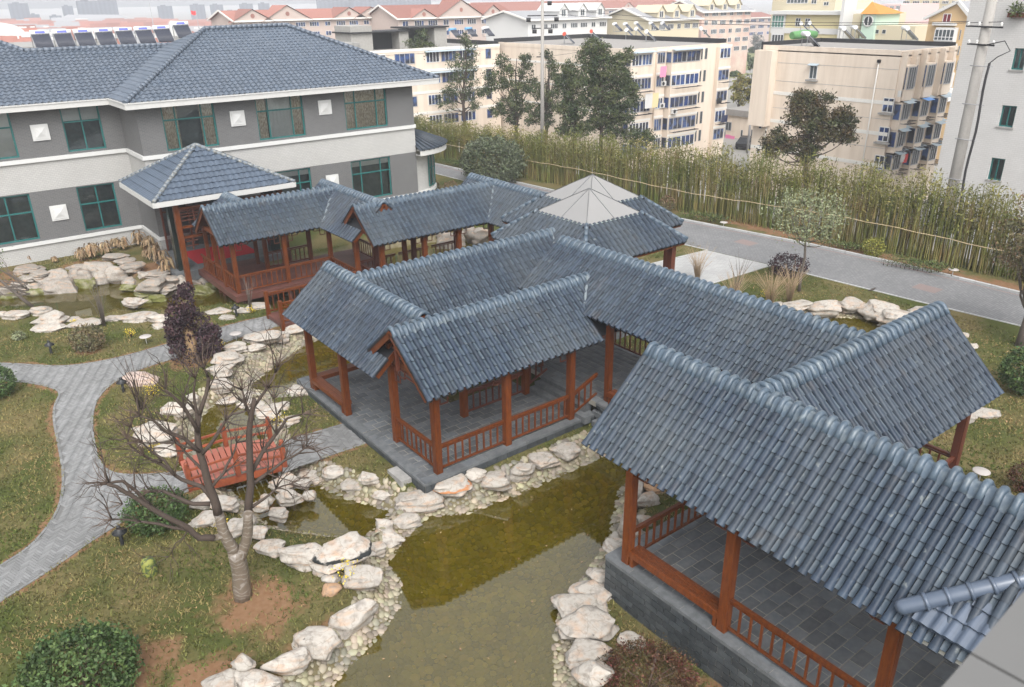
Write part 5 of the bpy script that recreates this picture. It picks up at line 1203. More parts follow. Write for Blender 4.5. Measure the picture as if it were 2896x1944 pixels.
b = MB(); b.tube([base + Vector((0, 0, -.1)), base + Vector((0, 0, .4)), base + Vector((.05, 0, .9)), base + Vector((.0, .1, 1.6))], [.36, .3, .24, .14], 9); b.build('trunk', mat('straw_trunk', (.3, .2, .11), .95, var=.4, scale=12, bump=.7, stretch=(3, 3, .4)), pt)
# clipped bushes
def px_shrub(name, label, cat, px, wpx, hm, leaf, lm, seed, n=900, crop='d', group=None):
    p = G_(px, crop); p.z = gz1(p.x, p.y); r_ = wpx * dist_scale(p) / 2; return shrub(name, label, cat, p, r_, hm, leaf, lm, seed, n, group)
px_shrub('round_bush', 'big round dark green bush in the bottom left corner', 'bush', (195, 1585), 222, 1.2, .085, ML_BUSH, 21, 5200)
px_shrub('round_bush', 'leafy green bush behind the bare tree next to the brick path', 'bush', (362, 1195), 120, .85, .08, ML_BUSH, 22, 2200)
px_shrub('round_bush', 'dark round bush cut off by the left edge beyond the path', 'bush', (-6, 905), 80, 1.1, .08, ML_BUSH, 23, 1800)
px_shrub('camellia_bush', 'small reddish green bush with pink flowers on the left lawn', 'bush', (205, 798), 66, 1.0, .08, ML_BROWNG, 24, 1300)
px_shrub('round_bush', 'dark bush at the right edge of the lawn', 'bush', (2335, 895), 100, 1.6, .1, ML_BUSH, 25, 2200)
px_shrub('low_plant', 'tiny pale green plant on the left lawn near the lamp', 'plant', (45, 775), 24, .35, .09, ML_PALE, 26, 160)
px_shrub('red_bush', 'low dark red shrub below the stone block plinth at bottom', 'bush', (1480, 1535), 190, .7, .05, leaf_mat('dark_red_leaf', (.09, .03, .022), .5, .02, (.07, .06, .025), 3), 27, 4200)
px_shrub('purple_bush', 'small dark purple bush beside the slim tree by the road', 'bush', (1796, 628), 75, .95, .09, ML_PURPLE, 28, 1200)
px_shrub('low_bush', 'small bush of reddish twigs at the right bottom edge', 'bush', (2336, 1120), 70, .8, .06, MATS['dark_red_leaf'], 29, 900)
px_shrub('round_bush', 'wide olive green round tree bush behind the rear roofs', 'bush', (1125, 416), 130, 3.1, .17, ML_OLIVE, 30, 5200)
px_shrub('low_bush', 'pale reddish bush beside the far end of the bamboo', 'bush', (1520, 485), 34, 1.1, .1, MATS['brownish_green_leaf'], 31, 500)
px_shrub('low_bush', 'yellow green low bush at the foot of the bamboo', 'bush', (1990, 585), 42, .95, .1, leaf_mat('yellow_green_leaf', (.2, .2, .04), .4), 32, 700)
px_shrub('low_bush', 'small dark bush at the hotel corner beside the road', 'bush', (985, 440), 34, .9, .1, ML_BROWNG, 33, 420); px_shrub('low_bush', 'small twiggy bush in the road corner behind the rear roof', 'bush', (1030, 440), 34, .8, .1, ML_BROWNG, 34, 420)
# yellow flowering sprays
for i, (x, y, s_, lab) in enumerate([(500, 800, 30, 'by the purple tree'), (300, 770, 26, 'at the rear pond boulders left of the purple tree'), (350, 905, 40, 'on the cobbled pool bank near the flat slab'), (640, 970, 34, 'at the far end of the orange footbridge'), (355, 1035, 26, 'by the big boulder left of the orange footbridge'), (1748, 680, 26, 'at the rim of the small right pool'), (795, 1325, 60, 'below the black streaked boulder'), (575, 715, 22, 'by the red railed bridge'), (505, 1205, 30, 'under the fork of the bare tree'), (170, 740, 14, 'beside the left rear boulder')]):
    p = G_((x, y)); ms = dist_scale(p); t = thing('forsythia', f'thin yellow flowering shrub {lab}', 'shrub', p, 'yellow flowering shrubs among the boulders'); r_ = s_ * ms * .6; C = blob_points(int(60 + s_ * 2), p + Vector((0, 0, r_ * .8)), (r_, r_, r_ * .8), 60 + i, .1)
    leaf_cloud(C, .05, ML_YELLOW, 'blossom', t, .7, .1, i); b = MB()
    for k in range(12): q = C[k * 3]; b.tube([p, p.lerp(Vector(q), .5) + Vector((0, 0, r_ * .3)), Vector(q)], [.012, .008, .004], 4)
    b.build('stem', M_TWIG, t)
# dry plants along the hotel wall
for i, (x, y, s_) in enumerate([(30, 640, 40), (300, 620, 60), (570, 640, 40), (850, 590, 90), (960, 560, 110), (1090, 440, 110), (1090, 530, 100), (1250, 410, 90), (1270, 480, 90), (1440, 430, 100), (1560, 490, 110), (1600, 570, 120), (1680, 630, 110), (1740, 720, 120), (1530, 570, 80), (1190, 470, 70)]):
    f = cz('c4'); p = at(*f(x, y + s_ * .55), -.25); ms = dist_scale(p); hh = s_ * ms * .221 * 1.35
    t = thing('dry_plant', f'withered tan drooping plant at the hotel plinth, {ORD[i]} counted from the left frame', 'plant', p, 'withered tan plants along the hotel plinth'); rr = random.Random(i); b = MB()
    for k in range(70):
        a = rr.uniform(0, 6.28); r_ = hh * rr.uniform(.25, .75); z1 = hh * rr.uniform(.3, 1.1); w_ = .05 * rr.uniform(.5, 1.3); d = Vector((math.cos(a), math.sin(a), 0)); sd = Vector((-d.y, d.x, 0)) * w_
        c0 = p + d * r_ * .3 + Vector((0, 0, z1)); c1 = p + d * r_ * .7 + Vector((0, 0, z1 * .95)); c2 = p + d * r_ + Vector((0, 0, z1 * .45))
        b.grid([[c0 - sd * .3, c0 + sd * .3], [c1 - sd, c1 + sd], [c2 - sd * .3, c2 + sd * .3]])
    b.build('leaves', ML_DRY, t); b = MB()
    for k in range(8): a = rr.uniform(0, 6.28); b.tube([p, p + Vector((math.cos(a) * .15, math.sin(a) * .15, hh * .9))], [.025, .012], 5)
    b.build('stem', ML_DRY, t)
# dry tall grasses, slim saplings
def twigs(name, label, cat, p, h, spread, n, m_, seed, r0=.012, group=None):
    t = thing(name, label, cat, p, group); rr = random.Random(seed); b = MB()
    for k in range(n):
        a = rr.uniform(0, 6.28); s_ = spread * rr.uniform(.2, 1); hh = h * rr.uniform(.6, 1)
        b.tube([p + Vector((math.cos(a) * .05, math.sin(a) * .05, -.03)), p + Vector((math.cos(a) * s_ * .35, math.sin(a) * s_ * .35, hh * .55)), p + Vector((math.cos(a + .3) * s_, math.sin(a + .3) * s_, hh))], [r0, r0 * .7, r0 * .3], 4)
    b.build('stem', m_, t); return t
M_DRYG = mat('dry_grass_stem', (.33, .24, .15), .9, var=.2)
for i, (x, y, lab) in enumerate([(1590, 640, 'left of the bare sapling behind the spine roof'), (1670, 700, 'behind the bare sapling near the spine ridge'), (1755, 700, 'beside the slim tree trunk near the spine ridge'), (1800, 690, 'right of the slim tree by the pool')]):
    twigs('dry_grass', 'tuft of tall dry beige grass ' + lab, 'grass tuft', G_((x, y)), 2.0, 1.0, 60, M_DRYG, 80 + i, .011, 'tall dry grass tufts near the road')
twigs('bare_sapling', 'small bare grey sapling standing just behind the spine roof', 'sapling', G_((1680, 668)), 2.2, 1.0, 14, M_BARK2, 90, .018)
twigs('bare_sapling', 'slim bare sapling with a pale wrapped base on the rear pond bank', 'sapling', G_((238, 745)), 2.6, .55, 16, M_BARK2, 91, .014)
twigs('bare_sapling', 'thin bare sapling with a wrapped stem beside the flat lawn slab', 'sapling', G_((322, 935)), 2.4, .8, 16, M_BARK, 92, .014)
twigs('bare_sapling', 'short wrapped sapling near the red railed bridge', 'sapling', G_((572, 708)), 1.9, .7, 10, M_BARK2, 93, .016)
tree('leaning_tree', 'small leaning tree with sparse green leaves at the left frame edge', 'tree', G_((78, 700)), 3.4, (-2.0, .4, 2.6), (1.7, 1.3, 1.1), 30, 14, .4, .13, leaf_mat('sparse_leaf', (.08, .11, .04), .5), M_BARK2, .08, 41, None, 16)
tree('slim_tree', 'slim tree with pale variegated leaves beside the brick road', 'tree', Vector((34.7, 21.19, ZL)), 5.2, (0, 0, 3.95), (1.9, 1.9, 1.35), 120, 30, .42, .12, ML_PALE, M_BARK2, .075, 42, None, 16, lz=.4)
tree('road_tree', 'sparse brownish green tree at the right edge beside the road', 'tree', Vector((35.86, 11.28, ZL)), 6.6, (.5, -.2, 4.7), (2.1, 2.1, 2.2), 150, 48, .55, .14, ML_BROWNG, M_BARK2, .17, 43, None, 30)
# garden lamps, discs, small sack, bird
def lamp(label, p, first=[None]):
    if first[0] is None:
        t = thing('garden_lamp', label, 'garden lamp', (0, 0, 0), 'black mushroom garden lamps on the lawns'); b = MB()
        b.lathe((0, 0, 0), [(.05, 0), (.05, .34), (.03, .36), (.03, .46)], 10); b.build('post', M_BLACK, t)
        b = MB(); b.lathe((0, 0, .42), [(.2, 0), (.205, .015), (.06, .13), (.05, .16), (.06, .165), (.06, .2), (0, .22)], 12); b.build('lamp_shade', M_BLACK, t); first[0] = t; t.location = p; return t
    return dup(first[0], p, label=label)
lamp('black mushroom lamp near the bare tree and the brick path edge', Vector((2.35, 21.09, ZL))); lamp('black mushroom lamp on the left lawn beside the pink flowered bush', Vector((3.31, 37.07, ZL)))
lamp('black mushroom lamp beside the flat slab at the path fork', Vector((4.82, 31.15, ZL))); lamp('black mushroom lamp among boulders near the red railed bridge', Vector((11.17, 36.28, ZL)))
M_DISC = mat('white_plastic_disc', (.4, .37, .35), .5)
def disc(label, p, first=[None]):
    if first[0] is None:
        t = thing('ground_disc', label, 'disc on stake', (0, 0, 0), 'pale round discs on stakes in the lawn'); b = MB(); b.tube([(0, 0, 0), (0, 0, .36)], .02, 6); b.build('stake', M_WHITE, t)
        b = MB(); b.lathe((0, 0, .36), [(0, -.015), (.24, -.012), (.26, 0), (.24, .018), (0, .025)], 16); b.build('disc', M_DISC, t); first[0] = t; t.location = p; return t
    return dup(first[0], p, label=label)
for lab, px in (('pale round disc on a stake left of the purple tree', (335, 785)), ('pale round disc on a stake at the bamboo hedge left', (1650, 520)), ('pale round disc on a stake at the bamboo hedge right', (2172, 630)), ('pale round disc on a stake behind the nearest roof', (2233, 1098)), ('reddish round disc on a stake by the path right of the purple tree', (540, 778))):
    disc(lab, G_(px))
sk = thing('camouflage_speaker', 'small green and yellow banded stump shaped speaker on the front lawn', 'garden speaker', (2.62, 19.29, ZL)); b = MB(); b.lathe((2.62, 19.29, ZL), [(.17, 0), (.2, .08), (.19, .16), (.205, .24), (.18, .33), (.19, .4), (.13, .5), (0, .53)], 14)
b.build('body', mat('camouflage_green', (.22, .23, .05), .7, col2=(.06, .09, .03), scale=9, contrast=(.45, .55)), sk)
p = G_((1986, 682)); bd = thing('bird', 'small dark bird standing on a boulder by the right pool', 'bird', p); b = MB(); b.smooth = True; z = p.z + .42
t_ = Vector((RGT.x, RGT.y, 0)); b.tube([p + Vector((0, 0, .42)) - t_ * .2, p + Vector((0, 0, .45)) - t_ * .08, p + Vector((0, 0, .48)), p + Vector((0, 0, .52)) + t_ * .08, p + Vector((0, 0, .56)) + t_ * .12, p + Vector((0, 0, .56)) + t_ * .17, p + Vector((0, 0, .555)) + t_ * .21], [.012, .045, .062, .05, .034, .022, .003], 8); b.build('body', mat('brown_feathers', (.06, .05, .045), .8, var=.3, scale=20), bd)
b = MB(); b.tube([p + Vector((0, 0, .3)), p + Vector((0, 0, .45))], .006, 4); b.build('leg', M_BLACK, bd)

# ------------------------------------------------------------------ facades with real window recesses
class Face:
    """a wall plane: s along the wall, d outward, z up"""
    def __init__(s, o, a, n): s.o = Vector((*o, 0)); s.a = Vector((*a, 0)); s.n = Vector((*n, 0))
    def P(s, t, z, d=0): return s.o + s.a * t + s.n * d + Vector((0, 0, z))
    def wall(s, mb, t0, t1, z0, z1, holes, depth=.22):
        ts = sorted({t0, t1, *[h[0] for h in holes], *[h[1] for h in holes]}); zs = sorted({z0, z1, *[h[2] for h in holes], *[h[3] for h in holes]})
        fl = s.a.cross(Vector((0, 0, 1))).dot(s.n) < 0
        for i in range(len(ts) - 1):
            for j in range(len(zs) - 1):
                tm, zm = (ts[i] + ts[i + 1]) / 2, (zs[j] + zs[j + 1]) / 2
                if tm < t0 or tm > t1 or zm < z0 or zm > z1 or any(h[0] < tm < h[1] and h[2] < zm < h[3] for h in holes): continue
                mb.face([s.P(ts[i], zs[j]), s.P(ts[i + 1], zs[j]), s.P(ts[i + 1], zs[j + 1]), s.P(ts[i], zs[j + 1])], fl)
        for h in holes:
            q = [(h[0], h[2]), (h[1], h[2]), (h[1], h[3]), (h[0], h[3])]
            for k in range(4):
                (ta, za), (tb, zb) = q[k], q[(k + 1) % 4]; mb.face([s.P(ta, za, 0), s.P(tb, zb, 0), s.P(tb, zb, -depth), s.P(ta, za, -depth)])
    def slab(s, mb, t0, t1, z0, z1, d0, d1): mb.obox(s.P((t0 + t1) / 2, (z0 + z1) / 2, (d0 + d1) / 2), s.a * ((t1 - t0) / 2), s.n * ((d1 - d0) / 2), Vector((0, 0, (z1 - z0) / 2)))
def window(face, t0, t1, z0, z1, parent, frame_m, glass_m, vert=(.5,), horiz=(), d=-.12, fw=.06, back=None, curtain=None, blind=None, panes=True, name='window'):
    """frame (part) with panes, curtain and a room back toned for reflections as sub-parts"""
    b = MB(); W_, H_ = t1 - t0, z1 - z0; f2 = fw / 2
    for t in (t0 + f2, t1 - f2): face.slab(b, t - f2, t + f2, z0, z1, d - .03, d + .03)
    for z in (z0 + f2, z1 - f2): face.slab(b, t0 + fw, t1 - fw, z - f2, z + f2, d - .03, d + .03)
    vs_ = [t0 + v * W_ for v in vert]; hs_ = [z0 + h * H_ for h in horiz]
    for t in vs_: face.slab(b, t - f2 * .8, t + f2 * .8, z0 + fw, z1 - fw, d - .025, d + .025)
    for z in hs_: face.slab(b, t0 + fw, t1 - fw, z - f2 * .9, z + f2 * .9, d - .027, d + .032)
    o = b.build(name, frame_m, parent)
    if panes:
        ts = [t0] + vs_ + [t1]; zs = [z0] + hs_ + [z1]
        for i in range(len(ts) - 1):
            for j in range(len(zs) - 1):
                q = MB(); q.face([face.P(ts[i] + .02, zs[j] + .02, d), face.P(ts[i + 1] - .02, zs[j] + .02, d), face.P(ts[i + 1] - .02, zs[j + 1] - .02, d), face.P(ts[i] + .02, zs[j + 1] - .02, d)], face.a.cross(Vector((0, 0, 1))).dot(face.n) < 0); q.build('pane', glass_m, o)
    if curtain:
        for (c0, c1, m_) in curtain:
            q = MB(); n = max(6, int((c1 - c0) * W_ / .07)); q.smooth = True
            q.grid([[face.P(t0 + (c0 + (c1 - c0) * k / n) * W_, z, d - .07 + .03 * math.sin(k * 1.9)) for k in range(n + 1)] for z in (z0 + .03, z1 - .03)]); q.build('curtain', m_, o)
    if blind:
        q = MB(); q.face([face.P(t0, z1 - blind * H_, d - .08), face.P(t1, z1 - blind * H_, d - .08), face.P(t1, z1, d - .08), face.P(t0, z1, d - .08)]); q.build('blind', M_BLIND, o)
    q = MB(); q.face([face.P(t0 - .1, z0 - .1, d - .45), face.P(t1 + .1, z0 - .1, d - .45), face.P(t1 + .1, z1 + .1, d - .45), face.P(t0 - .1, z1 + .1, d - .45)]); q.build('room_back', back or M_ROOMREFL, o)
    return o
# interlocking wave tiles
def wave_tile(w=.32, c=.36, m_=None, amp=.042):
    b = MB(); b.smooth = True; xs = np.linspace(-w / 2, w / 2, 7); zf = lambda x: amp * (math.sin((x / w) * 2 * math.pi) + .35 * math.sin((x / w) * 4 * math.pi))
    b.grid([[(x, y, zf(x) + h) for x in xs] for y, h in ((0, .055), (c + .02, 0))]); b.smooth = False; b.grid([[(x, 0, zf(x) + h) for x in xs] for h in (-.01, .055)])
    return b.mesh('roof_tile', m_)
M_STILE = mat('grey_blue_wave_tile', (.082, .103, .135), .35, var=.1, scale=2, objr=.1, islr=.1, spec=.5, col2=(.1, .12, .15))
ME_STILE = wave_tile(m_=M_STILE)
def tiled_slope(parent, poly, up_dir, m_me=None, w=.32, c=.36, limit=300, name='roof_tile', under=M_STILE):
    """poly = 3D points of a planar slope, first edge the eave"""
    m_me = m_me or ME_STILE; A, B_ = Vector(poly[0]), Vector(poly[1]); x = (B_ - A).normalized(); y = (Vector(up_dir) - x * Vector(up_dir).dot(x)).normalized(); z = x.cross(y)
    if z.z < 0: x = -x; A, B_ = B_, A; z = x.cross(y)
    pl = [((Vector(p) - A).dot(x), (Vector(p) - A).dot(y)) for p in poly]; mx = []
    x0, x1 = min(p[0] for p in pl), max(p[0] for p in pl); H = max(p[1] for p in pl); n = int((x1 - x0) / w) + 1; m_ = int(H / c) + 1
    pts = np.array([(x0 + (i + .5) * w, j * c) for j in range(m_) for i in range(n)]); ok = inpoly(pts + [0, c * .5], pl)
    for p in pts[ok]: mx.append(frame(A + x * p[0] + y * p[1], x, y, z))
    b = MB(); b.face([Vector(p) - z * .05 for p in poly]); so = b.build('roof_slope', under, parent)
    scatter_pieces(name, m_me, mx, so, limit, 'roof_tiles'); return so
def hip_caps(parent, p0, p1, m_, r=.13, step=.34, name='hip_tile'):
    p0, p1 = Vector(p0), Vector(p1); n = max(1, round((p1 - p0).length / step)); d = (p1 - p0) / n
    L_ = d.length; b = MB(); b.tube([(0, 0, 0), (0, 0, L_ * 1.12)], [r * 1.15, r * .9], 8); me = b.mesh(name, m_); q = d.to_track_quat('Z', 'Y').to_matrix().to_4x4()
    for i in range(n): link(name, me, parent, Matrix.Translation(p0 + d * i + Vector((0, 0, .03))) @ q)

# ------------------------------------------------------------------ hotel on the left
ho = thing('hotel_building', 'long two storey grey and white hotel with hipped blue grey tile roof and teal windows', 'building', (15, 52, ZL))
yR, yL, xS, xE = 48.9, 52.6, 11.35, 29.25
FR_ = Face((0, yR), (1, 0), (0, -1)); FL_ = Face((0, yL), (1, 0), (0, -1)); FS_ = Face((xS, 0), (0, 1), (-1, 0)); FE_ = Face((xE, 0), (0, 1), (1, 0))
ZP, ZB0, ZB1, ZE = .75, 3.72, 5.5, 8.5
WR_U = [(12.7, 15.7), (18.2, 21.25), (24.1, 27.2)]; WR_D = [(18.2, 21.25), (24.15, 27.15)]; WL_U = [(8.2, 10.25), (3.2, 5.7), (-1.8, .7), (-6.5, -4)]; WL_D = [(8.12, 10.2), (3.2, 5.68), (-1.8, .7), (-6.5, -4)]
ZU = (5.7, 8.28); ZD = (1.0, 3.66)
def shell(f, t0, t1, up, dn, zb=-.8):
    b = MB(); f.wall(b, t0, t1, ZB1, ZE, [(a, c, *ZU) for a, c in up]); f.wall(b, t0, t1, ZP, ZB0, [(a, c, *ZD) for a, c in dn]); b.build('wall', M_GREYBRICK, ho)
    b = MB(); f.wall(b, t0, t1, ZB0, ZB1, []); f.wall(b, t0, t1, zb, ZP, []); b.build('wall_band', M_PALEBRICK, ho)
    for z0, z1, d in ((ZB1 - .14, ZB1 + .08, .12), (ZP - .1, ZP + .1, .1)):
        b = MB(); f.slab(b, t0 - (.12 if f is FR_ else 0), t1 + .0, z0, z1, 0.002, d); b.build('ledge', M_WHITE, ho)
shell(FR_, xS, xE, WR_U, WR_D); shell(FL_, -30, xS, WL_U, WL_D); shell(FS_, yR, yL, [], []); shell(FE_, yR, 60, [], [])
CU = [(.02, .24, M_CURTAIN), (.76, .98, M_CURTAIN)]; CF = [(.02, .98, M_CURTAIN)]
for i, (a, c) in enumerate(WR_U): window(FR_, a, c, *ZU, ho, M_TEAL, M_GLASS, (.25, .75), (.66,), fw=.09, curtain=[(.02, .3, M_CURTAIN), (.72, .98, M_CURTAIN)] if i == 0 else [(.02, .22, M_CURTAIN), (.24, .74, M_BLIND) if i == 1 else (.22, .8, M_CURTAIN), (.76, .98, M_CURTAIN)])
for i, (a, c) in enumerate(WR_D): window(FR_, a, c, *ZD, ho, M_TEAL, M_GLASS, (.25, .75), (.66,), fw=.09, blind=.16)
for i, (a, c) in enumerate(WL_U): window(FL_, a, c, *ZU, ho, M_TEAL, M_GLASS, (.5,), (.64,), fw=.09, blind=.34 if i == 0 else .98)
for i, (a, c) in enumerate(WL_D): window(FL_, a, c, *ZD, ho, M_TEAL, M_GLASS, (.5,), (.6,), fw=.09)
def plaque(f, t, z, s_=.44):
    b = MB(); f.slab(b, t - s_, t + s_, z - s_, z + s_, .0, .07); f.slab(b, t - s_ * .78, t + s_ * .78, z - s_ * .78, z + s_ * .78, .06, .1)
    c = [f.P(t - s_ * .62, z - s_ * .62, .1), f.P(t + s_ * .62, z - s_ * .62, .1), f.P(t + s_ * .62, z + s_ * .62, .1), f.P(t - s_ * .62, z + s_ * .62, .1)]
    for k in range(4): b.face([c[k], c[(k + 1) % 4], f.P(t, z, .17)])
    b.build('wall_plaque', M_WHITE, ho)
plaque(FR_, 17.0, 7.15); plaque(FR_, 22.7, 7.3); plaque(FR_, 22.7, 2.55); plaque(FL_, 7.0, 6.95); plaque(FL_, 6.95, 2.35); plaque(FL_, 2.0, 6.95)
# eaves, gutters and hipped roofs
EO = .8
def eave_box(pts, name='eave'):
    b = MB()
    for p, q in zip(pts[:-1], pts[1:]):
        p, q = Vector(p), Vector(q); b.bar(p + Vector((0, 0, -.16)), q + Vector((0, 0, -.16)), .08, .32); b.bar(p + Vector((0, 0, .0)), q + Vector((0, 0, .0)), .16, .07)
    b.build(name, M_WHITE2, ho)
eR = yR - EO; eL = yL - EO; xW = xS - .62; xF = 30.9; zE = 8.6
A1_, A2_ = Vector((xW, eR, zE)), Vector((xF, eR, zE)); R1_, R2_ = Vector((17.95, 55.25, 12.0)), Vector((23.5, 55.25, 12.05)); B1_, B2_ = Vector((xW, 62.4, zE)), Vector((xF, 62.4, zE))
tiled_slope(ho, [A1_, A2_, R2_, R1_], (0, 1, .47)); tiled_slope(ho, [B1_, A1_, R1_], (1, 0, .47)); tiled_slope(ho, [A2_, B2_, R2_], (-1, 0, .46), limit=0)
Lz = zE - .02; top = 57.0; zt = Lz + (top - eL) * .475; hx = 7.8
tiled_slope(ho, [(-30, eL, Lz), (xW + .2, eL, Lz), (18, top + .2, zt), (hx, top, zt), (hx - 6, top + 6, zt + 6 * .475), (-30, top + 6, zt + 6 * .475)], (0, 1, .475))
for p, q in ((A1_, R1_), (A2_, R2_), (R1_, R2_)): hip_caps(ho, p, q, M_STILE)
hip_caps(ho, (hx, top, zt), (xW + 6.6, top, zt), M_STILE); hip_caps(ho, (hx, top, zt), (hx - 6, top + 6, zt + 6 * .475), M_STILE)
eave_box([(xW, eL, Lz - .04), (xW, eR, zE - .04), (xF, eR, zE - .04), (xF, 60, zE - .04)]); eave_box([(-30, eL, Lz - .04), (xW, eL, Lz - .04)])
b = MB(); b.face([(xW, eR, zE - .33), (xF, eR, zE - .33), (xF, yR + .1, zE - .33), (xW, yR + .1, zE - .33)]); b.face([(-30, eL, Lz - .33), (xW, eL, Lz - .33), (xW, yL + .1, Lz - .33), (-30, yL + .1, Lz - .33)]); b.face([(xW, eR, zE - .331), (xS + .1, eR, zE - .331), (xS + .1, yL, zE - .331), (xW, yL, zE - .331)]); b.build('soffit', M_WHITE2, ho)
b = MB(); b.box(-30, 30, 57.3, 70, 8, 10.6); b.build('rear_block', M_CONC, ho)
# round bay at the right end
b = MB(); b.smooth = True; cx, cy_ = xE - .0, yR + 3.2; rr_ = 2.9
arc = lambda r_, z: [Vector((cx + r_ * math.cos(q), cy_ + r_ * math.sin(q), z)) for q in np.linspace(-math.pi / 2 - .02, math.pi / 2, 22)]
b.grid([arc(rr_, -.8), arc(rr_, 3.7)]); b.build('bay_wall', M_PALEBRICK, ho)
for r0_, r1_, z0_, z1_, nm in ((rr_ + .01, rr_ + .14, .62, .84, 'ledge'), (rr_ + .2, rr_ + 1.0, 3.5, 3.85, 'bay_eave')):
    b = MB(); b.grid([arc(r0_, z0_), arc(r1_, z0_), arc(r1_, z1_), arc(r0_, z1_)]); b.build(nm, M_WHITE if nm == 'ledge' else M_WHITE2, ho)
b = MB(); b.smooth = True; b.grid([arc(rr_ + 1.05, 3.88), arc(.3, 5.25)]); bay = b.build('bay_roof', M_TILE, ho)
b = MB(); n = 26
for k in range(n):
    q = -math.pi / 2 + math.pi * (k + .5) / n; p0 = Vector((cx + (rr_ + 1.08) * math.cos(q), cy_ + (rr_ + 1.08) * math.sin(q), 3.92)); p1 = Vector((cx + .5 * math.cos(q), cy_ + .5 * math.sin(q), 5.25)); m2 = MB(); m2.tube([p0, p1], [.085, .06], 6); m2.build('roof_tile', M_TILE, bay)
for q in (-.95, -.2): 
    fb = Face((cx + rr_ * math.cos(q), cy_ + rr_ * math.sin(q)), (-math.sin(q), math.cos(q)), (math.cos(q), math.sin(q))); window(fb, -.55, .55, 1.0, 3.2, ho, M_TEAL, M_GLASS, (.5,), (.6,), d=.05)
# porch with its own pyramid roof
po = thing('entrance_porch', 'hotel entrance porch with pyramid tile roof, tall red brown posts and lattice', 'porch', (13.5, 45.5, -.1))
pA, pB, pC, pD = Vector((9.8, 42.2, 4.35)), Vector((17.35, 42.2, 4.35)), Vector((17.35, 48.85, 4.35)), Vector((9.8, 48.85, 4.35)); AP = Vector((13.3, 45.5, 6.42))
M_STILE2 = mat('blue_porch_tile', (.062, .082, .112), .35, var=.12, scale=3, objr=.12, islr=.12, spec=.5); ME_ST2 = wave_tile(.3, .42, M_STILE2, .026)
for q in ([pA, pB, AP], [pD, pA, AP], [pB, pC, AP]): tiled_slope(po, q, AP - (q[0] + q[1]) / 2, ME_ST2, .3, .42, 300, under=M_STILE2)
for p in (pA, pB, pC, pD): hip_caps(po, p, AP, mat('pale_hip_tile', (.22, .22, .2), .6, var=.4, scale=9, col2=(.1, .13, .17)), .1, .3)
b = MB()
for p, q in ((pA, pB), (pD, pA), (pB, pC)): b.bar(p + Vector((0, 0, -.14)), q + Vector((0, 0, -.14)), .1, .26)
b.build('eave', M_WHITE2, po); b = MB(); b.face([pA - Vector((0, 0, .24)), pB - Vector((0, 0, .24)), pC - Vector((0, 0, .24)), pD - Vector((0, 0, .24))]); b.build('soffit', M_WHITE2, po)
for x, y in ((10.95, 42.75), (16.6, 42.75)): column(po, x, y, -.7, 4.1, .26)
for x in (10.9, 16.2): b = MB(); b.box(x, x + .55, 44.1, 44.6, -.3, 4.1); b.build('marble_pier', mat('dark_green_marble', (.012, .02, .018), .2, spec=.5), po)
b = MB(); b.box(10.6, 17, 43.65, 48.88, -.5, .05); b.build('floor', M_COPING, po)
for z in (3.75, 2.75, 2.2): beam(po, (11.0, 42.75), (16.5, 42.75), z, .12, .12)
b = MB()
for z in (3.6, 3.45, 3.3, 3.1): b.box(11.1, 16.4, 42.72, 42.78, z - .025, z + .025)
for x in np.arange(11.8, 16.4, .9): b.box(x - .03, x + .03, 42.71, 42.79, 2.8, 3.7)
for x in (11.2, 15.7): b.box(x, x + .6, 42.72, 42.78, 1.7, 1.75); b.box(x, x + .6, 42.72, 42.78, 1.95, 2.0); b.box(x + .27, x + .33, 42.72, 42.78, 1.5, 2.2)
b.build('lattice', M_WOODD, po)
b = MB(); b.box(11.6, 16.2, 48.6, 48.85, .06, 3.5); b.build('glass_door', M_GLASS, po); b = MB()
for x in (11.6, 13.1, 14.7, 16.2): b.box(x - .05, x + .05, 48.5, 48.62, .06, 3.5)
b.box(11.6, 16.2, 48.5, 48.62, 2.3, 2.4); b.build('door_frame', M_WOODD, po)
ca = MB(); ca.prism([(12.1, 44.75), (15.6, 44.75), (15.6, 47.6), (12.1, 47.6)], .055, .075); tag(ca.build('red_carpet', mat('red_carpet', (.42, .012, .02), .95, var=.12)), 'bright red entrance carpet lying under the hotel porch', 'carpet')
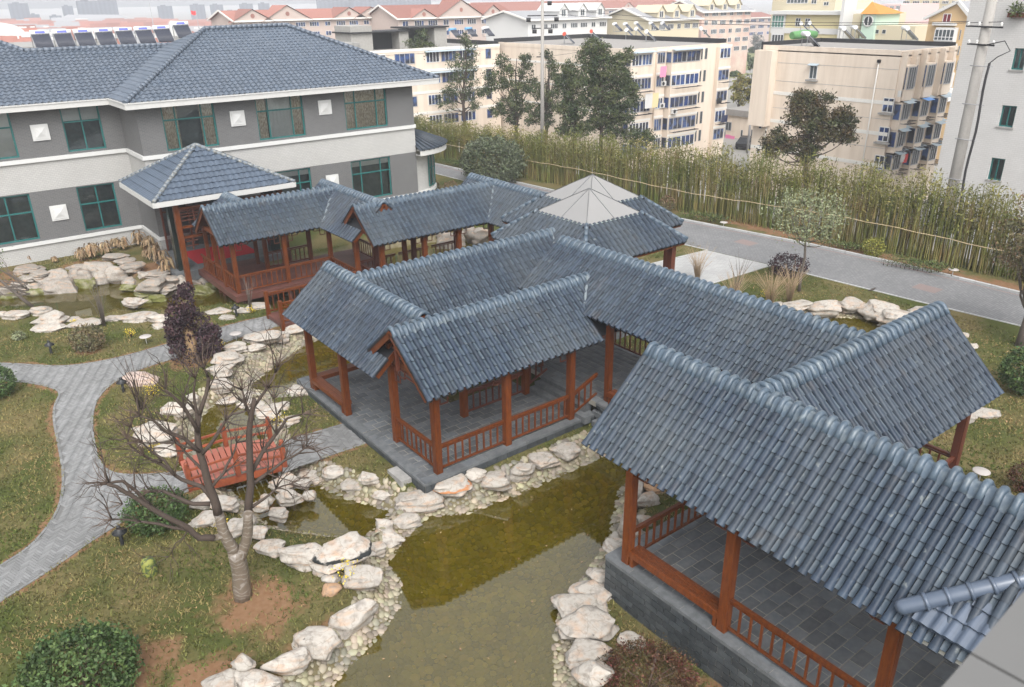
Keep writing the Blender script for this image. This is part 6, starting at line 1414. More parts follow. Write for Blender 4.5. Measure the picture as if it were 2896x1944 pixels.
# solar water heaters on the flat roof behind
M_TANK = mat('white_tank', (.72, .73, .74), .3); M_COLL = mat('dark_collector_tubes', (.05, .055, .075), .25, spec=.6); M_BLUEL = mat('blue_print', (.12, .14, .5), .6)
def heater(name, label, p, yaw, w=1.15, first={}, group='solar water heaters on the flat roofs', tank=M_TANK, tilt=1.0, band=True):
    k = (tank.name, w, tilt, band)
    if k not in first:
        t = thing(name, label, 'solar heater', (0, 0, 0), group); b = MB(); b.tube([(-w / 2, .5 * tilt, .95), (w / 2, .5 * tilt, .95)], .17, 10); tk = b.build('tank', tank, t)
        if band: b = MB(); b.smooth = True; b.grid([[(x, .5 * tilt - .176 * math.cos(q), .95 + .176 * math.sin(q)) for q in np.linspace(-.1, .75, 4)] for x in (-w * .26, w * .26)]); b.build('label_band', M_BLUEL, tk)
        b = MB(); b.obox((0, 0, .48), Vector((w / 2 * .94, 0, 0)), Vector((0, .46 * tilt, .42)), Vector((0, -.02, .02))); cl = b.build('collector', M_COLL, t)
        n = 12; q = MB(); q.tube([(0, -.46 * tilt - .03, .09), (0, .44 * tilt - .03, .9)], .028, 5); me = q.mesh('tube', M_COLL)
        for i in range(n): link('tube', me, cl, Matrix.Translation((-w * .43 + w * .86 * i / (n - 1), 0, .02)))
        b = MB()
        for x in (-w * .48, w * .48): b.bar((x, .5 * tilt, 0), (x, .5 * tilt, .8), .04, .04); b.bar((x, -.48 * tilt, .02), (x, .5 * tilt, .02), .04, .04); b.bar((x, -.48 * tilt, .05), (x, .45 * tilt, .88), .04, .04)
        b.build('frame', mat('grey_steel', (.3, .31, .32), .4, metallic=.6), t); first[k] = t; t.location = p; t.rotation_euler = (0, 0, yaw); return t
    return dup(first[k], p, yaw, label=label, group=group)
HP = [(290, 318), (432, 312), (568, 306), (702, 300), (832, 292), (958, 286), (1078, 278), (1202, 250)]
f = cz('z1')
for i, px in enumerate(HP):
    p = aty(*f(*px), 62.5); heater('solar_water_heater', f'white tank solar heater on the hotel roof, {ORD[i]} of the row from the left', Vector((p.x, 62.5, p.z)), 0, 1.12, group='row of solar water heaters behind the hotel ridge')
b = MB(); b.box(6, 26, 61.6, 64, 8.5, aty(*f(432, 318), 62.5).z); b.build('heater_platform', M_CONC, ho)

# ------------------------------------------------------------------ bamboo hedge
BG = 'bamboo canes of the hedge beyond the road'
def road_r(y):   # x of the far kerb
    for (x0, y0), (x1, y1) in zip(RR[:-1], RR[1:]):
        if y0 <= y <= y1: return x0 + (x1 - x0) * (y - y0) / (y1 - y0)
    return RR[-1][0]
def bam_h(y): return float(np.interp(y, [8, 14, 21, 30, 37, 45, 54, 62, 72], [3.6, 3.9, 4.2, 4.2, 4.1, 3.8, 3.4, 3.2, 3.3]))
M_CANE = mat('green_bamboo_cane', (.085, .105, .022), .6, objr=.4, islr=.4, hue=.03, col2=(.17, .135, .05), scale=.6)
def cane_mesh():
    b = MB(); b.tube([(0, 0, 0), (.01, 0, .35), (.03, .01, .7), (.09, .03, 1.0)], [.022, .02, .016, .006], 5, cap=False)
    for z in (.12, .24, .36, .48, .6): b.tube([(.015 * z, 0, z - .003), (.015 * z, 0, z + .003)], [.026, .026], 5, cap=False)
    return b.mesh('bamboo_cane', M_CANE)
me = cane_mesh(); r_ = random.Random(3); CM = []; BL = []
for k in range(3600):
    y = 9 + 64 * (k / 3600) + r_.uniform(-.1, .1); 
    if r_.random() < .06 * (1 + math.sin(y * 1.3)): continue
    x = road_r(y) + 1.7 + r_.uniform(0, 1.5); h = bam_h(y) * r_.uniform(.72, 1.12) * (1 + .08 * math.sin(y * 1.9))
    CM.append(Matrix.Translation((x, y, ZL - .05)) @ Matrix.Rotation(r_.uniform(0, 6.28), 4, 'Z') @ Euler((R(r_.gauss(0, 2.2)), R(r_.gauss(0, 2.2)), 0)).to_matrix().to_4x4() @ Matrix.Diagonal((1.15, 1.15, h, 1)))
    n = 15
    for _ in range(n): z = h * (1 - .55 * r_.random() ** 1.6); BL.append((x + r_.gauss(0, .2), y + r_.gauss(0, .2), ZL + z + r_.uniform(-.1, .15)))
CM.sort(key=lambda x: (x.translation - CAM).length)
for x in CM[:290]: link('bamboo_cane', me, None, x, 'thin green bamboo cane standing in the hedge beyond the brick road', 'bamboo', BG)
tag(link('bamboo_thicket', merged('bamboo_thicket', me, CM[290:], [M_CANE])), 'long thicket of thin bamboo canes behind the road', 'bamboo hedge', kind='stuff')
tag(leaf_cloud(np.array(BL), .2, ML_BAMB, 'bamboo_leaves', None, .3, -.2, 5), 'yellowish green leaves along the top of the bamboo hedge', 'bamboo leaves', kind='stuff')
M_ROPE = mat('straw_rope', (.42, .33, .2), .9)
b = MB()
for i in range(60):
    y = 9 + i * .95; y2 = y + .95; z = 1.55 + .07 * math.sin(y * .31) + .03 * math.sin(y * 2.1); z2 = 1.55 + .07 * math.sin(y2 * .31) + .03 * math.sin(y2 * 2.1)
    b.tube([(road_r(y) + 1.62, y, ZL + z), (road_r(y2) + 1.62, y2, ZL + z2)], .024, 5, cap=False)
tag(b.build('tie_pole', M_ROPE), 'long split bamboo tie rail tied across the bamboo hedge', 'tie rail')
# low hedge blocks at the foot of the bamboo
for i, (x0, x1, y, hh, lab) in enumerate([(1560, 1650, 498, .55, 'left of the pale disc near the glass pavilion'), (2010, 2150, 605, .6, 'between the yellow green bush and the right disc'), (1385, 1470, 440, .6, 'just behind the glass topped pavilion'), (985, 1060, 372, .6, 'at the far left road bend'), (1870, 1960, 560, .4, 'right of the slim pale tree')]):
    a, c = G_((x0, y)), G_((x1, y + (x1 - x0) * .16)); mid = (a + c) / 2; L_ = (c - a).length; t = thing('low_hedge', 'low clipped green hedge ' + lab, 'hedge', mid, 'low hedges at the foot of the bamboo')
    n = int(1500 * L_ / 4); rr = np.random.default_rng(i); u = rr.uniform(0, 1, n); P = np.array(a)[None] + (np.array(c) - np.array(a))[None] * u[:, None] + rr.normal(0, .28, (n, 3)) * [1, 1, 0]; P[:, 2] = ZL + rr.uniform(.05, 1, n) ** .5 * hh * (1 + .12 * np.sin(u * 30)); leaf_cloud(P, .11, ML_HEDGE, 'foliage', t, .5, .3, i)
    b = MB()
    for k in range(14): p = a.lerp(c, (k + .5) / 14); b.tube([p, p + Vector((0, 0, hh * .7))], [.02, .01], 4)
    b.build('stem', M_TWIG, t)
# ------------------------------------------------------------------ evergreen trees behind the bamboo
def mag(label, bpx, tpx, crop, widths, seed, z=ZL, lm=ML_DARK, dens=1.0, n_cl=95):
    """crown given as (x, y, half width) blobs in the crop, on the vertical plane through the base"""
    f = cz(crop); k = {'z2': .3498, 'z3': .3498, 'ct': .2417}[crop]; base = at(*f(*bpx), z); nf = Vector((base.x, base.y, 0)).normalized(); t = thing('evergreen_tree', label, 'tree', base, 'evergreen trees behind the bamboo hedge')
    def pt(x, y):
        d = ray(*f(x, y)); return CAM + d * ((base - CAM).dot(nf) / d.dot(nf))
    PTS = []; C = []; rr = np.random.default_rng(seed)
    for (x, y, w) in widths:
        c = pt(x, y); ms = dist_scale(c) * k; r__ = w * ms; q = blob_points(max(6, int(dens * n_cl * (w / 60) ** 2 / 3.4)), c, (r__, r__, r__ * .85), seed + int(x), .4); C += [Vector(p) for p in q]; C.append(c)
    for c in C: PTS.append(np.array(c) + rr.normal(size=(34, 3)) * [.2, .2, .16])
    leaf_cloud(np.concatenate(PTS), .22, lm, 'crown', t, .5, .25, seed)
    b = MB(); tp_ = pt(*tpx); pp = [base.lerp(tp_, u) + Vector((rr.normal() * .08, rr.normal() * .08, 0)) * (0 if u in (0, 1) else 1) for u in (0, .2, .4, .6, .8, 1)]; b.tube(pp, [.2, .17, .14, .11, .07, .03], 7); b.tube([base + Vector((0, 0, ZG - ZL)), base], [.24, .2], 7)
    tips = [pt(x, y) for x, y, w in widths] + [C[i] for i in rr.integers(0, len(C), 14)]; limbs(b, base + Vector((0, 0, 1.2)), tips, .075, seed, .06, 5, .6, .014); b.build('trunk', M_BARK, t); return t
mag('leftmost evergreen tree, growing beside the hotel roof corner', (580, 800), (560, 230), 'z2', [(560, 260, 60), (500, 320, 70), (600, 330, 70), (560, 420, 60), (540, 540, 50), (600, 520, 60), (570, 640, 55), (630, 620, 55), (620, 700, 50)], 301, n_cl=60)
mag('tall thin evergreen tree second from the hotel roof corner', (840, 820), (845, 240), 'z2', [(845, 255, 48), (870, 330, 60), (780, 400, 55), (860, 430, 65), (780, 500, 60), (880, 520, 55), (740, 600, 60), (850, 610, 60), (720, 680, 55), (900, 680, 45)], 302, n_cl=55)
mag('evergreen tree with two open tops, left of the concrete pole', (1175, 870), (1180, 380), 'z2', [(1080, 400, 45), (1120, 460, 50), (1240, 400, 50), (1230, 470, 50), (1060, 540, 70), (1180, 590, 75), (1280, 560, 55), (1010, 490, 50), (960, 590, 55), (1120, 690, 75), (1220, 690, 60), (1060, 720, 50), (1160, 780, 55)], 303, n_cl=85)
mag('evergreen tree standing right in front of the concrete pole', (1370, 900), (1390, 380), 'z2', [(1370, 370, 40), (1410, 430, 45), (1430, 510, 50), (1340, 600, 65), (1400, 660, 70), (1310, 720, 65), (1370, 780, 60), (1280, 790, 45), (1460, 590, 45)], 304, n_cl=80)
mag('dense evergreen tree between the pole and the largest tree', (1555, 1000), (1540, 430), 'z2', [(1530, 450, 55), (1490, 530, 60), (1570, 540, 70), (1540, 640, 75), (1480, 700, 55), (1580, 720, 60), (1540, 800, 75), (1490, 860, 50), (1600, 850, 60)], 305, n_cl=90)
mag('largest dark evergreen tree, right of the concrete pole', (1725, 980), (1750, 270), 'z2', [(1670, 300, 60), (1640, 380, 70), (1740, 340, 60), (1900, 360, 40), (1840, 400, 60), (1740, 440, 90), (1640, 500, 70), (1850, 500, 80), (1920, 560, 60), (1740, 580, 100), (1650, 640, 70), (1860, 640, 90), (1940, 660, 50), (1760, 740, 100), (1880, 760, 70), (1680, 800, 60), (1800, 850, 60), (1930, 880, 60), (2020, 900, 60)], 306, n_cl=100)
mag('lone spreading evergreen tree in front of the cream apartment block', (880, 1190), (900, 620), 'z3', [(900, 640, 60), (840, 650, 55), (1020, 640, 40), (830, 700, 60), (940, 720, 60), (800, 780, 55), (1000, 740, 40), (920, 820, 80), (1130, 740, 60), (1060, 790, 65), (1170, 800, 45), (1160, 900, 60), (1090, 880, 60), (1000, 880, 60), (700, 900, 70), (640, 930, 45), (760, 950, 55), (850, 920, 60), (660, 1000, 45), (870, 1010, 50), (930, 980, 50)], 307, lm=ML_MAG, n_cl=80)

# ------------------------------------------------------------------ town behind the garden
M_CREAM = mat('cream_render', (.66, .565, .47), .9, var=.06, scale=.8, col2=(.57, .475, .385), stretch=(2, 2, .25), contrast=(.4, .75))
M_CREAMW = mat('white_band', (.66, .64, .6), .85, var=.1, scale=2)
M_ROOFG = mat('grey_flat_roof', (.25, .235, .22), .95, var=.2, scale=.8)
M_BITU = mat('black_bitumen', (.02, .02, .022), .7)
M_PINKW = mat('pinkish_wall', (.43, .35, .31), .9, var=.08, scale=.5); M_REDROOF = mat('faded_red_roof', (.26, .115, .09), .85, var=.15, scale=.6, objr=.2)
M_PALEY = mat('pale_yellow_wall', (.52, .46, .33), .9, var=.05); M_YELLOW = mat('yellow_wall', (.56, .49, .28), .9, var=.05); M_ORANGE = mat('orange_yellow_wall', (.54, .38, .21), .9, var=.06)
M_GREYROOF = mat('grey_shingle_roof', (.27, .27, .28), .85, var=.15); M_MINT = mat('mint_wall', (.45, .58, .48), .85); M_WWALL = mat('white_wall', (.56, .555, .54), .85, var=.04)
M_AWN = mat('blue_grey_awning', (.32, .38, .42), .6); M_FRAMEW = mat('white_window_frame', (.6, .6, .6), .5); M_ALU = mat('grey_aluminium', (.3, .3, .31), .5)
M_GLASSG = mat('far_window_glass', (.05, .06, .065), .15, spec=.6, objr=.5)
def blue_ex(N, L, c, vec, noise, ramp, mix, b, geo):
    oi = N.new('ShaderNodeObjectInfo'); return mix(ramp(noise(1.1, 2), .42, .55), mix(ramp(oi.outputs['Random'], .3, .8), c, (.06, .1, .22)), (.03, .032, .042))
M_GLASSB = mat('far_blue_glass', (.022, .055, .19), .22, spec=.5, objr=.3, extra=blue_ex)
def swin(face, t0, t1, z0, z1, parent, n=2, fm=None, gm=None, d=.03, name='window', h=(.0,)):
    """far window: frame bars over glass, one mesh"""
    b = MB(); b.cur = 1; face.slab(b, t0, t1, z0, z1, -.12, d - .02); b.cur = 0; w = min(.07, (t1 - t0) * .07)
    for k in range(n + 1): t = t0 + (t1 - t0) * k / n; face.slab(b, t - w / 2, t + w / 2, z0, z1, d - .03, d + .02)
    for z in (z0, z1) + tuple(z0 + (z1 - z0) * q for q in h if q): face.slab(b, t0, t1, z - w / 2, z + w / 2, d - .031, d + .019)
    return b.build(name, [fm or M_FRAMEW, gm or M_GLASSB], parent)
def body(parent, x0, x1, y0, y1, z0, z1, m_, name='wall'):
    b = MB(); b.box(x0, x1, y0, y1, z0, z1); return b.build(name, m_, parent)
def flat_roof(parent, x0, x1, y0, y1, z, par=.5):
    body(parent, x0 + .25, x1 - .25, y0 + .25, y1 - .25, z - .3, z - .02, M_ROOFG, 'roof')
    b = MB(); w = .22
    b.box(x0, x1, y0, y0 + w, z - .4, z + .06); b.box(x0, x0 + w, y0 + w, y1 - w, z - .4, z + .1); b.build('parapet', M_CREAM, parent)
    b = MB(); b.box(x0, x1, y1 - w, y1, z - .4, z + par); b.box(x1 - w, x1, y0 + w, y1 - w, z - .4, z + par); b.build('parapet', M_BITU, parent)
NX = lambda X: Face((X, 0), (0, 1), (-1, 0)); NY = lambda Y: Face((0, Y), (1, 0), (0, -1))
def zs_at(crop, pts, Y=None, X=None): f = cz(crop); return [(aty(*f(*p), Y) if Y else atx(*f(*p), X)) for p in pts]
def ac_unit(parent, face, t, z, d=0.0):
    b = MB(); face.slab(b, t - .38, t + .38, z, z + .5, d + .1, d + .4); o = b.build('air_conditioner', M_WWALL, parent)
    b = MB(); n = 14; c = [face.P(t - .08 + .2 * math.cos(6.283 * k / n), z + .25 + .2 * math.sin(6.283 * k / n), d + .403) for k in range(n)]; b.face(c); b.build('fan', M_BLACK, o)
def rack(parent, face, t0, t1, z, d):
    b = MB()
    for k in range(3): face.slab(b, t0, t1, z - .02, z + .02, d + .25 + k * .22, d + .28 + k * .22)
    for t in (t0, t1): face.slab(b, t - .02, t + .02, z - .021, z + .021, d, d + .75)
    b.build('drying_rack', M_BITU, parent)
# middle apartment block: blank end wall to the left, balcony side to the right
a2 = thing('apartment_building', 'cream apartment block with blue balcony windows behind the concrete pole', 'apartment building', (70, 70, ZG))
X2, Y2, T2 = 63.8, 62.3, 8.35
body(a2, X2, 80, Y2, 86, ZG, T2 - .3, M_CREAM); flat_roof(a2, X2, 80, Y2, 86, T2)
f2x, f2y = NX(X2), NY(Y2)
for z in (6.5, 4.1, 1.75): 
    b = MB(); f2x.slab(b, Y2, 86, z - .12, z + .12, 0, .03); b.build('white_band', M_CREAMW, a2)
swin(f2x, 71.2, 72.8, 4.3, 6.0, a2, 2, M_ALU); 
ROW2 = [zs_at('z3', [(110, y)], Y=Y2 - .9)[0].z for y in (402, 335, 550, 483, 690, 625, 830, 757, 945, 880)]; ROW2 = [(ROW2[i], ROW2[i + 1]) for i in range(0, 10, 2)]
xs = lambda crop, x, y, Y: aty(*cz(crop)(x, y), Y).x
BAYS = [(xs('ct', 1955, 560, Y2 - .9), xs('ct', 2160, 560, Y2 - .9), .9), (xs('ct', 2180, 560, Y2), xs('ct', 2265, 560, Y2), .25), (xs('z3', 12, 370, Y2 - .9), xs('z3', 200, 370, Y2 - .9), .9), (xs('z3', 300, 330, Y2), xs('z3', 395, 330, Y2 - .4), .5)]
for i, (t0, t1, d) in enumerate(BAYS):
    b = MB(); f2y.slab(b, t0, t1, ZG, T2 - .35 - (.2 if i == 1 else 0), 0, d); b.build('bay', M_CREAM, a2); fb = NY(Y2 - d)
    for r, (z0, z1) in enumerate(ROW2):
        n = 2 if t1 - t0 > 2.6 else 1; w_ = (t1 - t0 - .2) / n
        for k in range(n): swin(fb, t0 + .1 + k * w_, t0 + .1 + (k + 1) * w_ - .12, z0, z1, a2, 3, M_ALU if (r + i) % 3 else M_FRAMEW)
        if d > .6: swin(NX(0).__class__((t0, 0), (0, 1), (-1, 0)), Y2 - d + .08, Y2 - .12, z0, z1, a2, 1, M_ALU)
        b = MB(); fb.slab(b, t0 - .03, t1 + .03, z1 + .12, z1 + .36, 0, .03); b.build('white_band', M_CREAMW, a2)
        if r in (1, 2, 3) and d > .4: rack(a2, fb, t0 + .3, t1 - .3, z0 - .25, .0)
    b = MB(); b.face([fb.P(t0 - .1, ROW2[0][1] + .35, 0), fb.P(t1 + .1, ROW2[0][1] + .35, 0), fb.P(t1 + .1, ROW2[0][1] + .2, .6), fb.P(t0 - .1, ROW2[0][1] + .2, .6)]) if i in (0, 2) else None
    if i in (0, 2): b.build('awning', M_AWN, a2)
for z0, z1 in ROW2:
    for t in (BAYS[2][1] + .9, BAYS[2][1] + 1.7): swin(f2y, t, t + .4, z0, z1 + .1, a2, 1, M_ALU, M_GLASSG)
ac_unit(a2, NY(Y2 - .9), BAYS[2][0] + .6, ROW2[3][1] + .5); ac_unit(a2, f2y, BAYS[2][0] - .5, ROW2[2][0]); ac_unit(a2, f2y, BAYS[2][0] - .5, ROW2[1][0])
def cloth(label, crop, x0, x1, y0, y1, Y, m_, group='washing hung out on the apartment balconies'):
    f = cz(crop); a, c = aty(*f(x0, y0), Y), aty(*f(x1, y1), Y); b = MB(); n = 5; b.smooth = True
    b.grid([[Vector((a.x + (c.x - a.x) * k / n, Y + .04 * math.sin(k * 2 + j), a.z + (c.z - a.z) * j / 3)) for k in range(n + 1)] for j in range(4)]); tag(b.build('hanging_cloth', m_), label, 'washing', group)
cloth('pink towel hung on the cream apartment block', 'z2', 2118, 2152, 435, 502, Y2 - 1.3, mat('pink_cloth', (.75, .25, .38), .9)); cloth('white sheet hung below a balcony of the cream block', 'z2', 2020, 2060, 615, 705, Y2 - 1.4, M_WWALL)
cloth('yellowish sheet hung beside the white sheet', 'z2', 2066, 2100, 610, 700, Y2 - 1.4, mat('straw_cloth', (.62, .52, .3), .9)); cloth('dark jacket hung on the right end of the cream block', 'z3', 305, 333, 640, 675, Y2 - .9, M_BLACK); cloth('dark clothes hung on the lowest right balcony', 'z3', 335, 370, 755, 795, Y2 - .9, mat('navy_cloth', (.02, .025, .06), .9))
# left apartment block partly behind the hotel
a1 = thing('apartment_building', 'cream apartment block with rows of blue windows behind the left evergreen trees', 'apartment building', (55, 90, ZG)); Y1 = 84
body(a1, 40, 63.2, Y1, 98, ZG, 7.75, M_CREAM); flat_roof(a1, 40, 63.2, Y1, 98, 8.1); f1 = NY(Y1)
for j, (ya, yb, xx) in enumerate([(395, 330, 800), (522, 458, 900), (660, 598, 860), (778, 720, 930)]):
    z0, z1 = [aty(*cz('z2')(xx, y), Y1).z for y in (ya, yb)]
    for k, (t0, t1) in enumerate([(44.5, 47), (48.2, 50.8), (52.4, 54.2), (54.5, 56.6), (57.0, 59.2), (61.0, 61.8)]): swin(f1, t0, t1, z0, z1, a1, 4 if t1 - t0 > 1 else 1, M_ALU if k % 2 else M_FRAMEW)
    b = MB(); f1.slab(b, 40, 63.2, z1 + .2, z1 + .5, 0, .04); b.build('white_band', M_CREAMW, a1)
    if j < 2: b = MB(); b.face([f1.P(52.2, z1 + .16, .0), f1.P(59.4, z1 + .16, .0), f1.P(59.4, z1 + .02, .5), f1.P(52.2, z1 + .02, .5)]); b.build('awning', M_AWN, a1)
# grey rooftop shed
sh = thing('rooftop_shed', 'grey concrete rooftop shed with dark open bays on the left apartment roof', 'shed', (52, 88, 8)); f = cz('z2'); ys = 88
q = {k: aty(*f(*p), ys) for k, p in dict(a=(105, 320), b=(235, 205), c=(410, 200), d=(470, 175), e=(640, 175), g=(722, 215), h=(640, 290)).items()}
zb = 7.6; b = MB(); b.box(q['a'].x, q['b'].x, ys, ys + 4, zb, q['a'].z + 2.4); b.box(q['c'].x, q['d'].x, ys, ys + 4, zb, q['c'].z - .1); b.box(q['e'].x, q['g'].x, ys, ys + 4, zb, q['e'].z - .15); b.box(q['b'].x, q['c'].x, ys + 2.5, ys + 4, zb, q['c'].z - .2); b.box(q['d'].x, q['e'].x, ys + 2.5, ys + 4, zb, q['e'].z - .2); b.build('wall', mat('rough_grey_concrete', (.3, .29, .27), .95, var=.2, scale=1.2), sh)
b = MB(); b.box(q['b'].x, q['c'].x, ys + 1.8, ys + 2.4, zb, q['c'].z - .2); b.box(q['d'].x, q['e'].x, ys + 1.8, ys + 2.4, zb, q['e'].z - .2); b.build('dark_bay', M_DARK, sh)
b = MB(); b.box(q['a'].x - .3, q['d'].x, ys - .3, ys + 4.2, q['c'].z - .15, q['c'].z); b.box(q['d'].x, q['g'].x + .2, ys - .32, ys + 4.2, q['e'].z - .12, q['e'].z + .05); b.build('roof', M_BITU, sh)
# right apartment block
a3 = thing('apartment_building', 'cream apartment block with a blank gable wall and caged balconies behind the lone evergreen', 'apartment building', (74, 41, ZG)); X3, Y3, T3 = 67, 34.75, 9.1
body(a3, X3, 76.6, Y3, 48.3, ZG, T3 - .3, M_CREAM); flat_roof(a3, X3, 76.6, Y3, 48.3, T3, .35); f3, f3y = NX(X3), NY(Y3)
b = MB(); f3.slab(b, 46.4, 48.3, 2.0, T3 - .32, 0, .9); b.build('bay', M_CREAM, a3)
for (ya, yb) in ((580, 765), (955, 0)):
    for y in (ya, yb):
        if y: z = atx(*cz('z3')(720, y + 25), X3).z; b = MB(); f3.slab(b, Y3, 48.3, z - .2, z + .1, 0, .03); b.build('white_band', M_CREAMW, a3)
for y in (415, 535, 715, 890): z = atx(*cz('z3')(800, y), X3).z; b = MB(); f3.slab(b, Y3, 46.3, z - .015, z + .015, 0, .012); b.build('joint_line', M_ALU, a3)
def px3(x0, x1, y0, y1): a, c = atx(*cz('z3')(x0, y1), X3), atx(*cz('z3')(x1, y0), X3); return c.y, a.y, a.z, c.z
for i, w_ in enumerate([(905, 962, 432, 512), (905, 950, 615, 690), (1380, 1462, 645, 728), (1352, 1432, 835, 918), (1325, 1400, 1020, 1098), (592, 620, 580, 660), (578, 604, 758, 838), (562, 588, 948, 1000)]):
    swin(f3, *px3(*w_), a3, 2 if i < 5 else 1, M_FRAMEW, M_GLASSB if i > 1 else M_GLASSG)
    t0, t1, z0, z1 = px3(*w_)
    if i < 5: b = MB(); f3.slab(b, t0 - .2, t1 + .2, z0 - .22, z0 - .08, 0, .3); b.build('sill', M_CONC, a3)
    if i == 0: b = MB(); b.face([f3.P(t0 - .15, z1 + .2, 0), f3.P(t1 + .15, z1 + .2, 0), f3.P(t1 + .15, z1 + .05, .4), f3.P(t0 - .15, z1 + .05, .4)]); b.build('awning', M_AWN, a3)
for (x0, y0, x1, y1) in ((680, 385, 640, 870), (1363, 410, 1275, 1080)):
    p, q2 = atx(*cz('z3')(x0, y0), X3), atx(*cz('z3')(x1, y1), X3); b = MB(); b.tube([(X3 - .1, p.y, p.z), (X3 - .1, p.y, ZG)], .06, 6); dp = b.build('downpipe', M_CREAMW, a3); b = MB(); b.box(X3 - .22, X3 - .01, p.y - .12, p.y + .12, p.z, p.z + .25); b.build('hopper', M_BITU, dp)
for k in range(6):
    t0 = X3 + .25 + k * 1.58
    for r, (z0, z1) in enumerate([(6.2, 7.9), (3.75, 5.0), (1.5, 2.75), (-.4, .85)]):
        if k % 2 == 0: b = MB(); f3y.slab(b, t0, t0 + 1.3, z0 - .9, z1 + .15, 0, .7); b.build('bay', M_CREAM, a3)
        fb = NY(Y3 - (.7 if k % 2 == 0 else 0)); swin(fb, t0 + .1, t0 + 1.2, z0, z1, a3, 3, M_ALU, M_GLASSG)
        swin(Face((t0, 0), (0, 1), (-1, 0)), Y3 - .62, Y3 - .08, z0, z1, a3, 1, M_ALU, M_GLASSB) if k % 2 == 0 else None
        if r: rack(a3, fb, t0 + .1, t0 + 1.2, z0 - .3, .05); b = MB(); b.face([fb.P(t0, z1 + .25, 0), fb.P(t0 + 1.3, z1 + .25, 0), fb.P(t0 + 1.3, z1 + .1, .55), fb.P(t0, z1 + .1, .55)]); b.build('awning', mat('bright_blue_awning', (.12, .28, .6), .5) if (k, r) == (2, 1) else M_AWN, a3)
    b = MB(); f3y.slab(b, t0 - .12, t0 + .02, 5.2, T3, .0, .5); b.build('pilaster', M_CREAM, a3)
ac_unit(a3, f3y, X3 + .5, 5.6, .1)
cloth('red and white clothes drying low beside the right block', 'z3', 1525, 1540, 1010, 1060, Y3 - 1.3, mat('red_cloth', (.5, .05, .05), .9)); cloth('white shirt drying low beside the right block', 'z3', 1508, 1522, 1010, 1055, Y3 - 1.3, M_WWALL)
# tower with teal windows at right
to = thing('tower_building', 'tall pale tiled tower block with teal windows at the right edge', 'tower block', (60, 15, ZG)); XT = 56; ft = NX(XT)
def pxT(x0, x1, y0, y1): a, c = atx(*cz('z3')(x0, y1), XT), atx(*cz('z3')(x1, y0), XT); return c.y, a.y, a.z, c.z
HT = [pxT(2133, 2262, 695, 825), pxT(2062, 2186, 1040, 1170), pxT(2215, 2330, 318, 455)]
b = MB(); ft.wall(b, -12, 25.2, ZG, 21, HT, .3); b.box(XT + .001, XT + 14, 25.18, 25.2, ZG, 21); b.face([(XT, -12, 21), (XT + 14, -12, 21), (XT + 14, 25.2, 21), (XT, 25.2, 21)]); b.build('wall', M_TOWERTILE, to)
for h in HT: window(ft, *h, to, M_TEAL, M_GLASS, (.5,), (), d=-.18, fw=.09); b = MB(); ft.slab(b, h[0] - .08, h[1] + .08, h[2] - .1, h[2], -.05, .06); b.build('sill', M_CONC, to)
p = atx(*cz('z3')(2265, 85), XT); wbx = thing('window_box', 'rusty window box with trailing green plants high on the tower', 'window box', (XT, p.y, p.z)); b = MB(); b.box(XT - .4, XT - .01, p.y - .6, p.y + .4, p.z - .25, p.z); b.build('tray', M_WOODD, wbx); leaf_cloud(blob_points(260, (XT - .4, p.y - .1, p.z + .2), (.35, .6, .5), 5, .1), .16, ML_HEDGE, 'foliage', wbx)
# concrete power poles
M_POLE = mat('weathered_concrete_pole', (.3, .285, .265), .9, var=.12, scale=2)
p1 = atx(2165, 470, 51.5); pl = thing('power_pole', 'tall concrete power pole with black cable in front of the pale tower', 'power pole', (p1.x, p1.y, ZL)); tz = 17; b = MB(); b.tube([(p1.x, p1.y, ZG), (p1.x, p1.y, tz)], [.37, .25], 12); b.build('shaft', M_POLE, pl)
zz = lambda x, y: atx(*cz('z3')(x, y), 51.5).z
for z, L_ in ((zz(2080, 178), 1.0), (zz(2060, 295), .75)): b = MB(); b.bar((51.2, p1.y - L_, z), (51.2, p1.y + L_, z + .05), .09, .09); o = b.build('crossarm', M_BITU, pl); [MB.build((lambda m_: (m_.lathe((51.2, p1.y + y, z + .05), [(.03, 0), (.09, .06), (.05, .1), (.09, .15), (.04, .22), (0, .24)], 8), m_)[1])(MB()), 'insulator', M_WWALL, o) for y in (-L_ * .9, L_ * .3, L_ * .9)]
for y in (428, 680, 915, 1185): z = zz(2010, y); b = MB(); b.tube([(51.1, p1.y + .3, z), (51.1, p1.y - .95, z)], .03, 6); b.build('bracket', M_ALU, pl)
b = MB(); b.tube([Vector((51.1, p1.y - .75 + .05 * math.sin(i), z)) for i, z in enumerate(np.linspace(zz(2090, 410), ZL, 14))], .075, 6); b.tube([(51.1, p1.y - .75, zz(2090, 410)), (51.1, p1.y - 1.1, zz(2140, 370)), (51.1, p1.y - 1.7, zz(2200, 330)), (51.1, p1.y - 1.3, zz(2160, 265)), (51.1, p1.y - .4, zz(2060, 290))], .03, 5, cap=False); b.build('cable', M_BITU, pl)
p2 = at(1237, 330, -.8); p2.z = ZG; pl = thing('power_pole', 'concrete power pole with insulators rising among the evergreen trees', 'power pole', (p2.x, p2.y, ZL)); b = MB(); b.tube([(p2.x, p2.y, ZG), (p2.x, p2.y, 14.6)], [.24, .15], 10); b.build('shaft', M_POLE, pl)
zz2 = lambda y: above(1240, y, p2).z
for y, L_ in ((36, 1.5), (65, .9), (130, .6)): z = zz2(y); b = MB(); b.bar(Vector((p2.x - RGT.x * L_, p2.y - RGT.y * L_, z)), Vector((p2.x + RGT.x * L_, p2.y + RGT.y * L_, z)), .1, .1); o = b.build('crossarm', M_BITU, pl)
